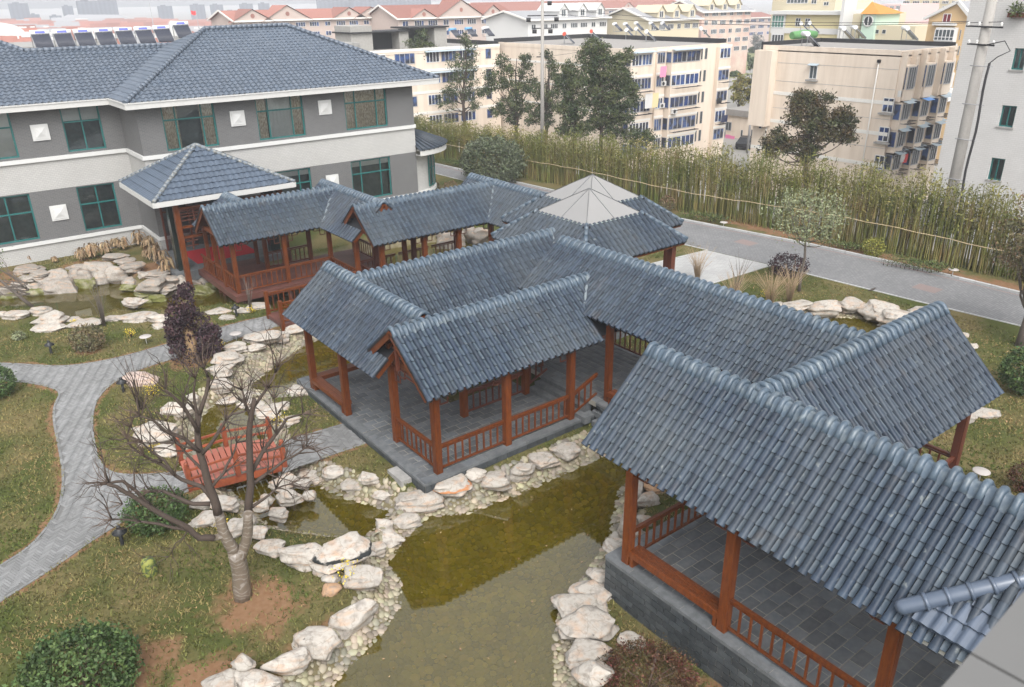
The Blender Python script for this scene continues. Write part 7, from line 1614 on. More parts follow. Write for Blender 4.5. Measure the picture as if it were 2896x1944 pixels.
for dx, y in ((-1.4, 45), (1.4, 45), (-.8, 72), (.8, 72), (.7, 8)): z = zz2(y); c = Vector((p2.x + RGT.x * dx, p2.y + RGT.y * dx, z)); b = MB(); b.tube([c - RGT * .22, c + RGT * .22], .2, 8); b.build('insulator', M_BITU, pl)
def wire(pts, label, r=.018):
    q = []
    for a, c in zip(pts[:-1], pts[1:]):
        a, c = Vector(a), Vector(c)
        for k in range(12): u = k / 12; q.append(a.lerp(c, u) - Vector((0, 0, 4 * u * (1 - u) * (a - c).length * .012)))
    q.append(Vector(pts[-1])); b = MB(); b.tube(q, r, 4, cap=False); tag(b.build('power_line', M_BITU), label, 'power line', 'overhead power lines between the poles')
for i, (dy, lab) in enumerate([(-.9, 'overhead wire from the pole among trees to the tower pole, lower strand'), (.9, 'overhead wire from the pole among trees to the tower pole, upper strand')]):
    wire([(p2.x + 1.4, p2.y - 1.0, zz2(36) + .1 + i * .5), (51.2, p1.y + dy, zz(2080, 178) + .3)], lab)
wire([(p2.x, p2.y, zz2(130)), (64.5, 66, 8.6)], 'thin service wire from the pole to the cream block roof', .014)

# gabled housing rows further back
def gabled(label, Y, x0, x1, dep, ze, zr, wm, rm, rows, nw, gm=M_GLASSB, dormers=(), dm=None, gables=(), seed=0, ends=True):
    t = thing('apartment_building', label, 'apartment building', ((x0 + x1) / 2, Y, ZG)); body(t, x0, x1, Y, Y + dep, ZG, ze, wm); f = NY(Y)
    b = MB(); o = .6; ym = Y + dep / 2
    A_ = [(x0 - o, Y - o, ze), (x1 + o, Y - o, ze), (x1 + o, ym, zr), (x0 - o, ym, zr), (x0 - o, Y + dep + o, ze), (x1 + o, Y + dep + o, ze)]
    b.face([A_[0], A_[1], A_[2], A_[3]]); b.face([A_[3], A_[2], A_[5], A_[4]]); b.build('roof', rm, t)
    b = MB(); b.face([(x0, Y, ze), (x0, ym, zr - .15), (x0, Y + dep, ze)]); b.build('gable_wall', wm, t); b = MB(); b.face([(x1, Y, ze), (x1, Y + dep, ze), (x1, ym, zr - .15)]); b.build('gable_wall', wm, t)
    b = MB(); b.bar((x0 - o, Y - o, ze - .05), (x0 - o, ym, zr), .2, .3); b.bar((x0 - o, Y + dep + o, ze - .05), (x0 - o, ym, zr), .2, .3); b.bar((x0 - o, Y - o, ze - .1), (x1 + o, Y - o, ze - .1), .2, .3); b.build('eave_trim', M_CREAMW, t)
    for (z0, z1) in rows:
        for k in range(nw):
            c = x0 + (x1 - x0) * (k + .5) / nw; w_ = (x1 - x0) / nw * (.34 if k % 3 else .2); swin(f, c - w_, c + w_, z0, z1, t, 4 if k % 3 else 2, M_FRAMEW, gm, .06)
    for (c, w_, h) in gables:     # big gables on the eave line
        b = MB(); yb = Y - .5
        b.face([(c - w_, yb, ze - .2), (c + w_, yb, ze - .2), (c, yb, ze + h)]); b.build('gable', wm, t)
        b = MB(); b.face([(c - w_ - .4, yb - .3, ze - .35), (c, yb - .3, ze + h + .15), (c, ym, ze + h + .15), (c - w_ - .4, Y + 1, ze - .35)]); b.face([(c + w_ + .4, yb - .3, ze - .35), (c + w_ + .4, Y + 1, ze - .35), (c, ym, ze + h + .15), (c, yb - .3, ze + h + .15)]); b.build('gable_roof', rm, t)
        b = MB(); b.lathe((c, yb - .03, ze + h * .4), [(0, 0)], 3) if False else None; n = 12; b.face([(c + .45 * math.cos(6.283 * k / n), yb - .04, ze + h * .42 + .45 * math.sin(6.283 * k / n)) for k in range(n)]); b.build('round_vent', rm, t)
    for (c, w_, h) in dormers:
        b = MB(); yb = Y + .2; b.face([(c - w_, yb, ze), (c + w_, yb, ze), (c + w_, yb, ze + h), (c, yb, ze + h + w_), (c - w_, yb, ze + h)]); b.face([(c - w_, yb, ze), (c - w_, yb, ze + h), (c - w_, ym, ze + h), (c - w_, ym, ze)]); b.face([(c + w_, yb, ze), (c + w_, ym, ze), (c + w_, ym, ze + h), (c + w_, yb, ze + h)]); d = b.build('dormer', dm or wm, t)
        b = MB(); b.face([(c - w_ - .3, yb - .3, ze + h - .25), (c, yb - .3, ze + h + w_ + .1), (c, ym, ze + h + w_ + .1), (c - w_ - .3, ym, ze + h - .25)]); b.face([(c + w_ + .3, yb - .3, ze + h - .25), (c + w_ + .3, ym, ze + h - .25), (c, ym, ze + h + w_ + .1), (c, yb - .3, ze + h + w_ + .1)]); b.build('dormer_roof', dm or wm, d)
        swin(NY(yb), c - w_ * .5, c + w_ * .5, ze + .4, ze + h, d, 2, M_FRAMEW, M_GLASSG, .05)
    return t
def AX(x, y, Y): return aty(x, y, Y)
Y_ = 170; xa, xb = AX(535, 50, Y_).x, AX(905, 45, Y_).x; ze = AX(720, 43, Y_).z; zr = AX(720, 20, Y_ + 7).z
gx_ = lambda *a: [(AX(x, 45, Y_).x, w_ / 1810 * 300, h / 1810 * 280) for x, w_, h in a]
def rows_at(Y, ys, x): return [(AX(x, a, Y).z, AX(x, c, Y).z) for a, c in ys]
gabled('long pink apartment row with red tile roof and gables, left part', Y_, xa, xb, 14, ze, zr, M_PINKW, M_REDROOF, rows_at(Y_, ((60, 50), (82, 72)), 720), 12, gables=gx_((575, 26, 13), (655, 33, 17), (795, 26, 13), (845, 26, 13)))
Y_ = 158; xa, xb = AX(908, 45, Y_).x, AX(1172, 42, Y_).x; ze = AX(1000, 40, Y_).z; zr = AX(1000, 10, Y_ + 7).z
gabled('long pink apartment row with red tile roof, part nearest the concrete pole', Y_, xa, xb, 14, ze, zr, M_PINKW, M_REDROOF, rows_at(Y_, ((58, 46), (81, 70)), 1000), 9, gables=gx_((965, 22, 11), (1050, 40, 22), (1122, 22, 14)))
Y_ = 230; xa, xb = AX(1100, 20, Y_).x, AX(1560, 20, Y_).x
gabled('distant red roofed apartment row behind the white gabled block', Y_, xa, xb, 14, AX(1300, 22, Y_).z, AX(1300, 2, Y_ + 7).z, M_PINKW, M_REDROOF, rows_at(Y_, ((36, 28),), 1300), 14, gables=gx_((1330, 30, 14), (1430, 22, 12), (1530, 22, 12)))
Y_ = 120; xa, xb = AX(1205, 70, Y_).x, AX(1385, 60, Y_).x
gabled('white gabled apartment block with three white dormers behind the pole', Y_, xa, xb, 13, AX(1300, 42, Y_).z, AX(1300, 22, Y_ + 6).z, M_WWALL, M_GREYROOF, rows_at(Y_, ((64, 53),), 1300), 8, M_GLASSG, dormers=[(AX(x, 40, Y_).x, 1.0, 1.5) for x in (1287, 1330, 1370)], dm=M_WWALL)
Y_ = 112; xa, xb = AX(1480, 70, Y_).x, AX(1595, 55, Y_).x
gabled('pale yellow gabled apartment block with dormers and balcony rail', Y_, xa, xb, 13, AX(1540, 44, Y_).z, AX(1540, 16, Y_ + 6).z, M_PALEY, M_GREYROOF, rows_at(Y_, ((66, 55),), 1540), 6, M_GLASSG, dormers=[(AX(x, 40, Y_).x, 1.0, 1.5) for x in (1510, 1545, 1580)], dm=M_PALEY)
Y_ = 128; xa, xb = AX(1600, 60, Y_).x, AX(1712, 50, Y_).x
gabled('pale block with pink lower storeys and many window rows beside the park', Y_, xa, xb, 13, AX(1650, 26, Y_).z, AX(1650, 0, Y_ + 6).z, mat('pale_pink_block', (.55, .46, .38), .9, var=.1, scale=.3, col2=(.48, .3, .25)), M_GREYROOF, rows_at(Y_, ((36, 27), (56, 46), (76, 66), (97, 87), (118, 108)), 1650), 6, M_GLASSG, dormers=[(AX(x, 20, Y_).x, 1.0, 1.5) for x in (1625, 1655, 1685)], dm=M_PALEY)
Y_ = 190; xa, xb = AX(1690, 45, Y_).x, AX(1765, 42, Y_).x
gabled('hazy blue windowed school block behind the park', Y_, xa, xb, 12, AX(1730, 40, Y_).z, AX(1730, 28, Y_ + 6).z, M_PINKW, M_REDROOF, rows_at(Y_, ((50, 44), (65, 58), (80, 73)), 1730), 4)
# kindergarten, orange gabled house and pale towers on the right, faces towards the garden
def facex(X): return NX(X)
def bx(t, X, pts, dep, m_, name='wall', z0=None):
    (xa, ya), (xb, yb) = pts; a, c = atx(*cz('z3')(xa, yb), X), atx(*cz('z3')(xb, ya), X); b = MB(); b.box(X, X + dep, c.y, a.y, (ZG if z0 is None else a.z), c.z); b.build(name, m_, t); return c.y, a.y, a.z, c.z
def wx(t, X, pts, n, fm=M_FRAMEW, gm=M_GLASSG, h=(0,), d=.05): (xa, ya), (xb, yb) = pts; a, c = atx(*cz('z3')(xa, yb), X), atx(*cz('z3')(xb, ya), X); swin(NX(X), c.y, a.y, a.z, c.z, t, n, fm, gm, d, h=h)
kg = thing('kindergarten', 'yellow and white kindergarten with a mint tower and orange pyramid roof', 'building', (110, 55, ZG)); X = 108
bx(kg, X, ((650, 92), (1108, 290)), 14, M_YELLOW); bx(kg, X - .6, ((640, 75), (1112, 95)), 15, M_WWALL, 'cornice', 1); bx(kg, X - .15, ((650, 190), (1108, 215)), 1, M_WWALL, 'white_band', 1); bx(kg, X - .2, ((650, 95), (752, 290)), 1, M_WWALL, 'stair_bay')
wx(kg, X - .2, ((660, 102), (745, 178)), 4, h=(.5,), gm=mat('green_glass', (.1, .22, .18), .2)); wx(kg, X - .2, ((660, 228), (740, 278)), 4); wx(kg, X, ((815, 120), (852, 172)), 2, h=(.6,)); wx(kg, X, ((876, 122), (914, 174)), 2, h=(.6,))
bx(kg, X - 1.5, ((1085, -60), (1150, 260)), 3, M_WWALL, 'white_pylon'); bx(kg, X + 3, ((660, -50), (1085, 70)), 10, M_PALEY, 'upper_storey'); wx(kg, X + 3, ((760, -10), (900, 22)), 6); wx(kg, X + 3, ((920, 0), (955, 25)), 2); wx(kg, X + 3, ((1000, 14), (1035, 36)), 2)
bx(kg, X + 1, ((1150, 92), (1245, 240)), 12, M_PALEY, 'wing'); bx(kg, X - 1, ((1232, 90), (1345, 260)), 6, M_MINT, 'mint_tower')
a, c = atx(*cz('z3')(1260, 92), X - 1), atx(*cz('z3')(1360, 92), X - 1); ap = atx(*cz('z3')(1315, 12), X + 2); b = MB(); y0, y1 = c.y - .3, a.y + .3; q = [(X - 1.3, y0, a.z), (X + 5, y0, a.z), (X + 5, y1, a.z), (X - 1.3, y1, a.z)]
for k in range(4): b.face([q[k], q[(k + 1) % 4], ap])
b.build('pyramid_roof', mat('orange_roof', (.5, .2, .04), .8), kg)
cc = atx(*cz('z3')(1291, 138), X - 1.05); b = MB(); n = 18; b.face([(X - 1.05, cc.y + .62 * math.cos(6.283 * k / n), cc.z + .62 * math.sin(6.283 * k / n)) for k in range(n)]); rw = b.build('round_window', M_GLASSG, kg)
b = MB(); b.tube([(X - 1.1, cc.y + .65 * math.cos(6.283 * k / n), cc.z + .65 * math.sin(6.283 * k / n)) for k in range(n + 1)], .09, 5); b.bar((X - 1.1, cc.y, cc.z - .6), (X - 1.1, cc.y, cc.z + .6), .09, .09); b.build('frame', M_WWALL, rw)
bx(kg, X - .5, ((1320, 172), (1600, 240)), 10, M_PALEY, 'low_wing'); wx(kg, X - .5, ((1335, 195), (1362, 220)), 1); wx(kg, X - .5, ((1380, 195), (1408, 220)), 1)
og = thing('gabled_house', 'orange yellow gabled apartment house with white bay windows near the tower', 'apartment building', (92, 35, ZG)); X = 94
y0, y1, _, zt = bx(og, X, ((1600, 120), (1945, 600)), 12, M_ORANGE); zp = atx(*cz('z3')(1880, 22), X).z; yp = atx(*cz('z3')(1880, 22), X).y
b = MB(); b.face([(X, y0, zt), (X, y1, zt), (X, yp, zp)]); b.build('gable_wall', M_ORANGE, og); b = MB(); b.bar((X - .1, y1 + .5, zt - .1), (X - .1, yp, zp + .15), .5, .3); b.bar((X - .1, y0 - .5, zt - .1), (X - .1, yp, zp + .15), .5, .3); b.build('roof_edge', M_WWALL, og)
b = MB(); b.face([(X - .3, y1 + .5, zt), (X - .3, yp, zp + .25), (X + 12, yp, zp + .25), (X + 12, y1 + .5, zt)]); b.face([(X - .3, y0 - .5, zt), (X + 12, y0 - .5, zt), (X + 12, yp, zp + .25), (X - .3, yp, zp + .25)]); b.build('roof', M_GREYROOF, og)
for k, (ya, yb) in enumerate(((195, 262), (300, 360), (395, 458), (490, 552), (590, 640))):
    bx(og, X - .8, ((1715 - k * 6, ya - 12), (1858 - k * 8, yb + 14)), .8, M_WWALL, 'bay', 1); wx(og, X - .8, ((1718 - k * 6, ya), (1855 - k * 8, yb)), 5, h=(.3,)); wx(og, X, ((1880 - k * 8, ya), (1900 - k * 8, yb)), 1)
wx(og, X, ((1775, 92), (1835, 145)), 2, gm=mat('red_curtained_glass', (.15, .02, .03), .3)); bx(og, X - .5, ((1705, 150), (1858, 166)), .5, M_WWALL, 'ledge', 1)
for lab, X, pts, m_, wr in (('hazy pale yellow apartment tower behind the orange gabled house', 170, ((1508, -40), (1890, 140)), M_PALEY, 4), ('hazy pink apartment building between the kindergarten and yellow tower', 150, ((1262, 30), (1506, 160)), mat('pink_block', (.6, .42, .4), .9), 3)):
    t = thing('apartment_building', lab, 'apartment building', (X, 60, ZG)); bx(t, X, pts, 14, m_); (xa, ya), (xb, yb) = pts
    for r in range(wr):
        for k in range(6): x0 = xa + (xb - xa) * (k + .15) / 6; y0 = max(ya, 0) + (yb - max(ya, 0)) * (r + .2) / wr; wx(t, X, ((x0, y0), (x0 + (xb - xa) / 6 * .7, y0 + (yb - max(ya, 0)) / wr * .5)), 4)
# between the blocks: low wall building, trees, park, lamp
lw = thing('low_building', 'low cream outbuilding with small windows between the two apartment blocks', 'outbuilding', (95, 66, ZG)); X = 92
bx(lw, X, ((355, 745), (562, 930)), 6, M_CREAM); wx(lw, X, ((360, 800), (400, 848)), 2, M_ALU); wx(lw, X, ((455, 850), (475, 915)), 1); wx(lw, X, ((525, 850), (552, 893)), 2, M_ALU); bx(lw, X - .3, ((350, 735), (570, 748)), 7, M_ROOFG, 'roof', 1)
b = MB(); a = atx(*cz('z3')(355, 925), X - 1); c = atx(*cz('z3')(420, 888), X - 1); b.grid([[(X - 1, a.y + (c.y - a.y) * k / 6, z + .05 * math.sin(k)) for k in range(7)] for z in (a.z, c.z)]); tag(b.build('hanging_cloth', mat('magenta_cloth', (.65, .18, .35), .9)), 'magenta sheet drying in front of the low outbuilding', 'washing', 'washing hung out on the apartment balconies')
pv_ = thing('street_pole', 'thin dark pole standing left of the right apartment block', 'pole', (80, 58, ZG)); p = at(*cz('z3')(500, 1000), ZG); b = MB(); tz = above(*cz('z3')(517, 540), p).z; b.tube([p, (p.x, p.y, tz)], [.16, .1], 7); b.build('shaft', M_ALU, pv_)
def car(label, p, yaw, col):
    t = thing('parked_car', label, 'car', p); Mx = Matrix.Translation(p) @ Matrix.Rotation(yaw, 4, 'Z')
    prof = [(-2.1, .35), (-2.1, .8), (-1.9, .95), (-1.3, 1.0), (-.8, 1.42), (.55, 1.45), (1.25, 1.0), (1.95, .88), (2.1, .7), (2.1, .35)]; b = MB(); b.grid([[Mx @ Vector((x, y * (.82 if z > 1.05 else 1), z)) for x, z in prof] for y in (-.85, .85)], close=True); n0 = len(prof); b.ngon(list(range(n0))); b.ngon(list(range(n0, 2 * n0))[::-1]); b.build('body', col, t)
    b = MB()
    for y in (-.72, .72): b.face([Mx @ Vector((x, y * 1.02, z)) for x, z in ((-1.15, 1.03), (-.75, 1.36), (.5, 1.38), (1.05, 1.03))])
    b.build('window', M_GLASSG, t)
    for x in (-1.3, 1.3):
        for y in (-.8, .8): b = MB(); b.tube([Mx @ Vector((x, y - .1, .32)), Mx @ Vector((x, y + .1, .32))], .32, 12); b.build('wheel', M_BLACK, t)
car('black car parked beside the low outbuilding', at(*cz('z3')(492, 965), ZG), .4, mat('black_car_paint', (.012, .012, .014), .2, spec=.6))
f = cz('z3')
for i, (x, y, w_, hm, lm, lab) in enumerate([(440, 745, 110, 6.5, leaf_mat('autumn_leaf', (.22, .2, .05), .4, .03), 'yellowish tree between the two cream apartment blocks'), (525, 740, 115, 9, ML_OLIVE, 'dark green tree against the left side of the right block'), (560, 350, 80, 6.5, leaf_mat('grey_twigs', (.16, .17, .16), .3), 'bare grey tree in front of the hazy school block'), (1760, 760, 90, 7.5, ML_DARK, 'dark tree beside the orange house behind the tower edge')]):
    p = at(*f(x, y), ZG); r__ = w_ * .3498 * dist_scale(p) / 2; tree('street_tree', lab, 'tree', p, hm, (0, 0, hm * .6), (r__, r__, hm * .42), 60, 26, r__ * .35, .42, lm, M_BARK, .16, 500 + i)
for i, (x, y, w_, h) in enumerate([(430, 450, 80, 1.6), (470, 400, 90, 1.8), (550, 430, 80, 1.8), (420, 500, 60, 1.0), (545, 345, 70, 1.5)]):
    p = at(*f(x, y), ZG); shrub('park_shrub', f'rounded park shrub between the blocks, {ORD[i]} counted from the nearest', 'bush', p, w_ * .3498 * dist_scale(p) / 2, h, .45, ML_BUSH, 520 + i, 420, 'rounded shrubs in the small park')
flat('park_path', [at(*f(*p), ZG).to_2d() for p in ((360, 525), (480, 500), (590, 480), (590, 510), (480, 530), (370, 550))], ZG + .01, M_CONC); flat('park_lawn', [at(*f(*p), ZG).to_2d() for p in ((380, 400), (590, 300), (600, 475), (480, 495), (370, 515))], ZG + .006, mat('park_grass', (.16, .17, .07), .95, var=.3, scale=.4)); flat('park_path', [at(*f(*p), ZG).to_2d() for p in ((470, 470), (530, 450), (590, 455), (590, 470), (520, 480))], ZG + .014, M_CONC)
def slamp(label, px, top):
    p = at(*f(*px), ZG); t = thing('street_lamp', label, 'street lamp', p); z = above(*f(*top), p).z; b = MB(); b.tube([p, (p.x, p.y, z)], [.09, .05], 7); b.build('post', M_ALU, t); b = MB(); b.tube([(p.x, p.y, z), Vector((p.x, p.y, z + .15)) + RGT * .6], [.14, .2], 8); b.build('lamp_head', M_WWALL, t)
slamp('white headed street lamp low between the right block and the tower', (1625, 1120), (1628, 1005)); slamp('white headed street lamp peeking from behind the tower edge', (1850, 1130), (1800, 715))
# roof heaters on the apartment roofs
M_TB = mat('blue_tank', (.12, .32, .55), .35); M_TR = mat('red_tank_end', (.5, .08, .05), .4)
def rh(label, crop, x, y, z, yaw, tank=M_TANK, sc=1.25):
    p = at(*cz(crop)(x, y), z); o = heater('solar_water_heater', label, p, yaw, 1.2, tank=tank, band=False, tilt=1.0001); o.scale = (sc,) * 3
for i, a in enumerate([('blue tank solar heater on the left block roof beside the shed', 'ct', 300, 360, 8.1, .3, M_TB), ('blue tank solar heater second from the rooftop shed', 'ct', 450, 350, 8.1, .3, M_TB), ('white tank solar heater third from the rooftop shed', 'ct', 610, 345, 8.1, .3), ('solar heater with a red post beside the concrete pole', 'ct', 1370, 420, 8.3, .8, M_TR), ('orange ended solar heater right of the pole', 'ct', 1620, 390, 8.3, .8, M_TR), ('solar heater on the middle block with the longest collector', 'ct', 1950, 375, 8.3, .7), ('solar heater just right of the longest collector', 'ct', 2040, 360, 8.3, .7), ('solar heater nearest the middle block front edge', 'ct', 2140, 395, 8.3, .7), ('solar heater alone on the right end of the middle block', 'z3', 225, 250, 8.4, .8), ('solar heater at the left front corner of the right block', 'z3', 915, 310, 9.0, .9), ('solar heater at the middle of the right block roof', 'z3', 1150, 265, 9.0, .8), ('solar heater beside it towards the tower on the right block', 'z3', 1225, 255, 9.0, .8), ('solar heater at the far end of the right block roof', 'z3', 1560, 265, 9.0, .8), ('pair of white solar heaters behind the right block, left one', 'z3', 880, 222, 9.0, .6), ('pair of white solar heaters behind the right block, right one', 'z3', 935, 218, 9.0, .6)]): rh(*a)
for i, (x, y) in enumerate([(1830, 275), (1930, 275), (2030, 265), (2170, 265), (2280, 265)]): rh(f'solar heater in the rear row on the middle block, {ORD[i]} from the pole', 'ct', x, y + 25, 8.2, .5)
dr = thing('green_cover', 'green tarpaulin roll lying on the right block roof', 'tarpaulin', at(*f(860, 250), 9.0)); b = MB(); p = at(*f(790, 252), 9.0); q = at(*f(945, 245), 9.0); b.tube([p + Vector((0, 0, .3)), p.lerp(q, .5) + Vector((0, 0, .38)), q + Vector((0, 0, .3))], [.4, .48, .38], 8); b.build('roll', mat('green_tarp', (.1, .25, .09), .7), dr)
# ------------------------------------------------------------------ hazy skyline and red roofs at left
def towr(x, y, D): d = ray(x, y); h = Vector((d.x, d.y, 0)).length; return CAM + d * (D / h)
def tower_mat():
    def ex(N, L, c, vec, noise, ramp, mix, b, geo):
        sx = N.new('ShaderNodeSeparateXYZ'); L.new(vec, sx.inputs[0]); w = N.new('ShaderNodeMath'); w.operation = 'MULTIPLY'; w.inputs[1].default_value = 1.6; L.new(sx.outputs[0], w.inputs[0]); s_ = N.new('ShaderNodeMath'); s_.operation = 'SINE'; L.new(w.outputs[0], s_.inputs[0])
        z = N.new('ShaderNodeMath'); z.operation = 'MULTIPLY'; z.inputs[1].default_value = 9; L.new(sx.outputs[2], z.inputs[0]); s2 = N.new('ShaderNodeMath'); s2.operation = 'SINE'; L.new(z.outputs[0], s2.inputs[0])
        m_ = N.new('ShaderNodeMath'); m_.operation = 'MULTIPLY'; L.new(ramp(s_.outputs[0], -.1, .3), m_.inputs[0]); L.new(ramp(s2.outputs[0], -.4, .3), m_.inputs[1]); return mix(m_.outputs[0], c, (.05, .056, .075))
    return mat('distant_tower', (.1, .112, .14), .9, extra=ex)
M_DT = tower_mat()
for i, (x0, x1, yt, lab) in enumerate([(17, 63, 8, 'leftmost hazy high rise on the skyline'), (66, 90, 33, 'low hazy block right of the leftmost high rise'), (112, 140, 36, 'small hazy block before the wide hall'), (140, 165, 14, 'stepped hazy high rise left of the big slab'), (172, 222, 2, 'big hazy slab tower on the skyline'), (222, 265, 0, 'second big hazy slab tower on the skyline'), (358, 392, 14, 'hazy high rise nearest left of the red flag'), (432, 466, 11, 'hazy high rise behind the red flag'), (478, 508, 11, 'third hazy high rise right of the red flag'), (545, 576, 9, 'hazy high rise left of the last thin tower'), (588, 614, 8, 'thin hazy high rise above the hotel ridge'), (618, 640, 20, 'low hazy block at the hotel ridge'), (720, 800, -14, 'huge hazy slab above the red roofs, left half'), (802, 980, -16, 'huge hazy slab above the red roofs, right half'), (510, 545, 25, 'low hazy block between two high rises')]):
    D = 950; a, c = towr(x0, yt, D), towr(x1, yt, D); yv = Vector((a.x + c.x, a.y + c.y, 0)).normalized(); w_ = (c - a).length / 2; sd = Vector((yv.y, -yv.x, 0)); t = thing('high_rise', lab, 'high-rise', ((a.x + c.x) / 2, (a.y + c.y) / 2, ZG), 'hazy high rises on the skyline')
    b = MB(); ctr = (a + c) / 2; zt = ctr.z; b.obox(Vector((ctr.x, ctr.y, (zt + ZG) / 2)), sd * w_, yv * w_ * .6, Vector((0, 0, (zt - ZG) / 2))); b.build('wall', M_DT, t)
    b = MB(); b.obox(Vector((ctr.x, ctr.y, zt + .5)) - sd * w_ * .2, sd * w_ * .35, yv * w_ * .3, Vector((0, 0, .5))); b.build('roof_cap', M_DT, t)
wh = thing('wide_hall', 'wide hazy grey roofed hall below the big slab towers', 'hall', towr(210, 40, 800)); a, c = towr(142, 34, 800), towr(285, 34, 800); yv = Vector((a.x + c.x, a.y + c.y, 0)).normalized(); sd = (c - a).normalized(); b = MB(); w_ = (c - a).length / 2; ctr = (a + c) / 2; b.obox(Vector((ctr.x, ctr.y, (ctr.z - 3 + ZG) / 2)), sd * w_, yv * 8, Vector((0, 0, (ctr.z - 3 - ZG) / 2))); b.build('wall', M_WWALL, wh)
b = MB(); b.face([a - sd * 3 + Vector((0, 0, -3)), c + sd * 3 + Vector((0, 0, -3)), c - sd * 4 + yv * 8, a + sd * 4 + yv * 8]); b.build('roof', M_GREYROOF, wh)
rr = random.Random(12); k = 0
for row, (D, yv_, hgt) in enumerate([(700, 52, 2.6), (580, 58, 2.6), (470, 65, 2.4), (390, 74, 2.4), (280, 86, 2.5), (190, 101, 2.6)]):
    x = -20 + rr.uniform(0, 20); hk = 0
    while x < 560 - row * 10:
        w_ = rr.uniform(26, 52) * (190 / D) ** .25; a, c = towr(x, yv_ + rr.uniform(-3, 3), D * rr.uniform(.96, 1.04)), None
        d = Vector((a.x, a.y, 0)).normalized(); sd = Vector((d.y, -d.x, 0)); L_ = w_ * D * S / FPX / 2; dp = rr.uniform(4, 6) * (D / 190) ** .5; ze = a.z; k += 1; ctr = a + sd * L_
        nm = 'house'; hk += 1; t = thing(nm, f'hazy suburban gabled house, {ORD[hk - 1]} from the left, {ORD[row]} row below the skyline', 'house', (ctr.x, ctr.y, ZG), 'red roofed houses of the hazy suburb behind the hotel')
        wm = rr.choice([M_WWALL, M_PINKW, M_CREAM, M_PALEY]); b = MB(); b.obox(Vector((ctr.x, ctr.y, (ze + ZG) / 2)), sd * L_, d * dp, Vector((0, 0, (ze - ZG) / 2)))
        for sgn in (-1, 1): b.face([ctr + sd * L_ * sgn - d * dp, ctr + sd * L_ * sgn + d * dp, ctr + sd * L_ * sgn + Vector((0, 0, hgt))])
        b.build('wall', wm, t); b = MB(); o = .5; r0, r1 = ctr - sd * (L_ + o) + Vector((0, 0, hgt)), ctr + sd * (L_ + o) + Vector((0, 0, hgt))
        b.face([ctr - sd * (L_ + o) - d * (dp + o) - Vector((0, 0, .3)), ctr + sd * (L_ + o) - d * (dp + o) - Vector((0, 0, .3)), r1, r0]); b.face([r0, r1, ctr + sd * (L_ + o) + d * (dp + o) - Vector((0, 0, .3)), ctr - sd * (L_ + o) + d * (dp + o) - Vector((0, 0, .3))]); rf = b.build('roof', M_REDROOF if rr.random() < .8 else M_GREYROOF, t)
        if row > 2:
            for q in range(3): u = rr.uniform(-.8, .8); p = ctr + sd * L_ * u - d * dp * rr.uniform(.2, .6) + Vector((0, 0, hgt * .6)); b = MB(); b.obox(p, sd * .8, d * .5, Vector((0, 0, .45))); b.build('rooftop_tank' if q else 'dormer', M_WWALL, rf)
            fcz = Face((ctr.x - d.x * dp, ctr.y - d.y * dp), (sd.x, sd.y), (-d.x, -d.y))
            for q in range(3): c0 = -L_ * .7 + q * L_ * .55; swin(fcz, c0, c0 + L_ * .35, ze - 1.6, ze - .6, t, 2, M_FRAMEW, M_GLASSB, .05)
        x += w_ + rr.uniform(1, 9)
fl = thing('flag', 'red flag flying above the distant roofs', 'flag', towr(447, 60, 300)); a = towr(447, 24, 300); c = towr(447, 60, 300); b = MB(); b.tube([(a.x, a.y, 0), a], .1, 5); b.build('pole', M_ALU, fl); b = MB(); b.grid([[a + RGT * (-.2 - 1.5 * k / 4) + Vector((0, 0, -.1 - j * 1.2 - .2 * math.sin(k))) for k in range(5)] for j in range(2)]); b.build('cloth', mat('flag_red', (.6, .03, .03), .8), fl)
ms_ = thing('mast', 'thin lattice mast above the distant roofs', 'mast', towr(345, 80, 200)); a = towr(341, 8, 200); b = MB(); b.tube([(a.x, a.y, 0), a], [.16, .06], 5); b.build('shaft', M_ALU, ms_)
# white rooftop frames and curved parapet on the next roof
for lab, x0, x1, yt, yb in (('white stepped rooftop frame behind the solar heaters', 183, 245, 66, 96), ('low white rooftop pergola left of the solar heaters', 84, 150, 86, 104), ('white rooftop frame near the red flag', 388, 425, 50, 84)):
    D = 120; t = thing('roof_pergola', lab, 'pergola', towr((x0 + x1) / 2, yb, D)); b = MB(); A_, C_ = towr(x0, yt, D), towr(x1, yt + 4, D); z0 = towr(x0, yb, D).z; n = 5
    for q in range(n + 1): p = A_.lerp(C_, q / n); b.bar((p.x, p.y, z0), (p.x, p.y, p.z - q % 2 * .4), .3, .3)
    for u in (0, .5): b.bar(A_ + Vector((0, 0, -u * (A_.z - z0))), C_ + Vector((0, 0, -u * (A_.z - z0))), .25, .3)
    b.build('frame', M_WWALL, t); b = MB(); b.bar((A_.x, A_.y, z0 - 1), (C_.x, C_.y, z0 - 1), 4, 2.2); b.build('base', M_CONC, t)
cp = thing('curved_parapet', 'white quarter round parapet wall at the top left corner', 'parapet', towr(20, 75, 100)); b = MB(); A_ = towr(-10, 82, 100); pts = [towr(-10 + 70 * math.sin(q), 82 - 30 * math.cos(q), 100) for q in np.linspace(0, math.pi / 2, 9)] + [A_]; dv = Vector((A_.x, A_.y, 0)).normalized()
b.face(pts); b.face([p + dv * 1.5 for p in pts][::-1]); [b.face([pts[q], pts[q + 1], pts[q + 1] + dv * 1.5, pts[q] + dv * 1.5]) for q in range(8)]; b.build('wall', M_WWALL, cp)
tr = thing('terrace_building', 'grey flat terrace building behind the hotel ridge at left', 'building', (0, 80, ZG)); b = MB(); p = towr(0, 84, 95); q = towr(100, 88, 95); b.box(p.x - 12, q.x + 3, 84, 96, ZG, p.z - .6); b.build('wall', M_CONC, tr)

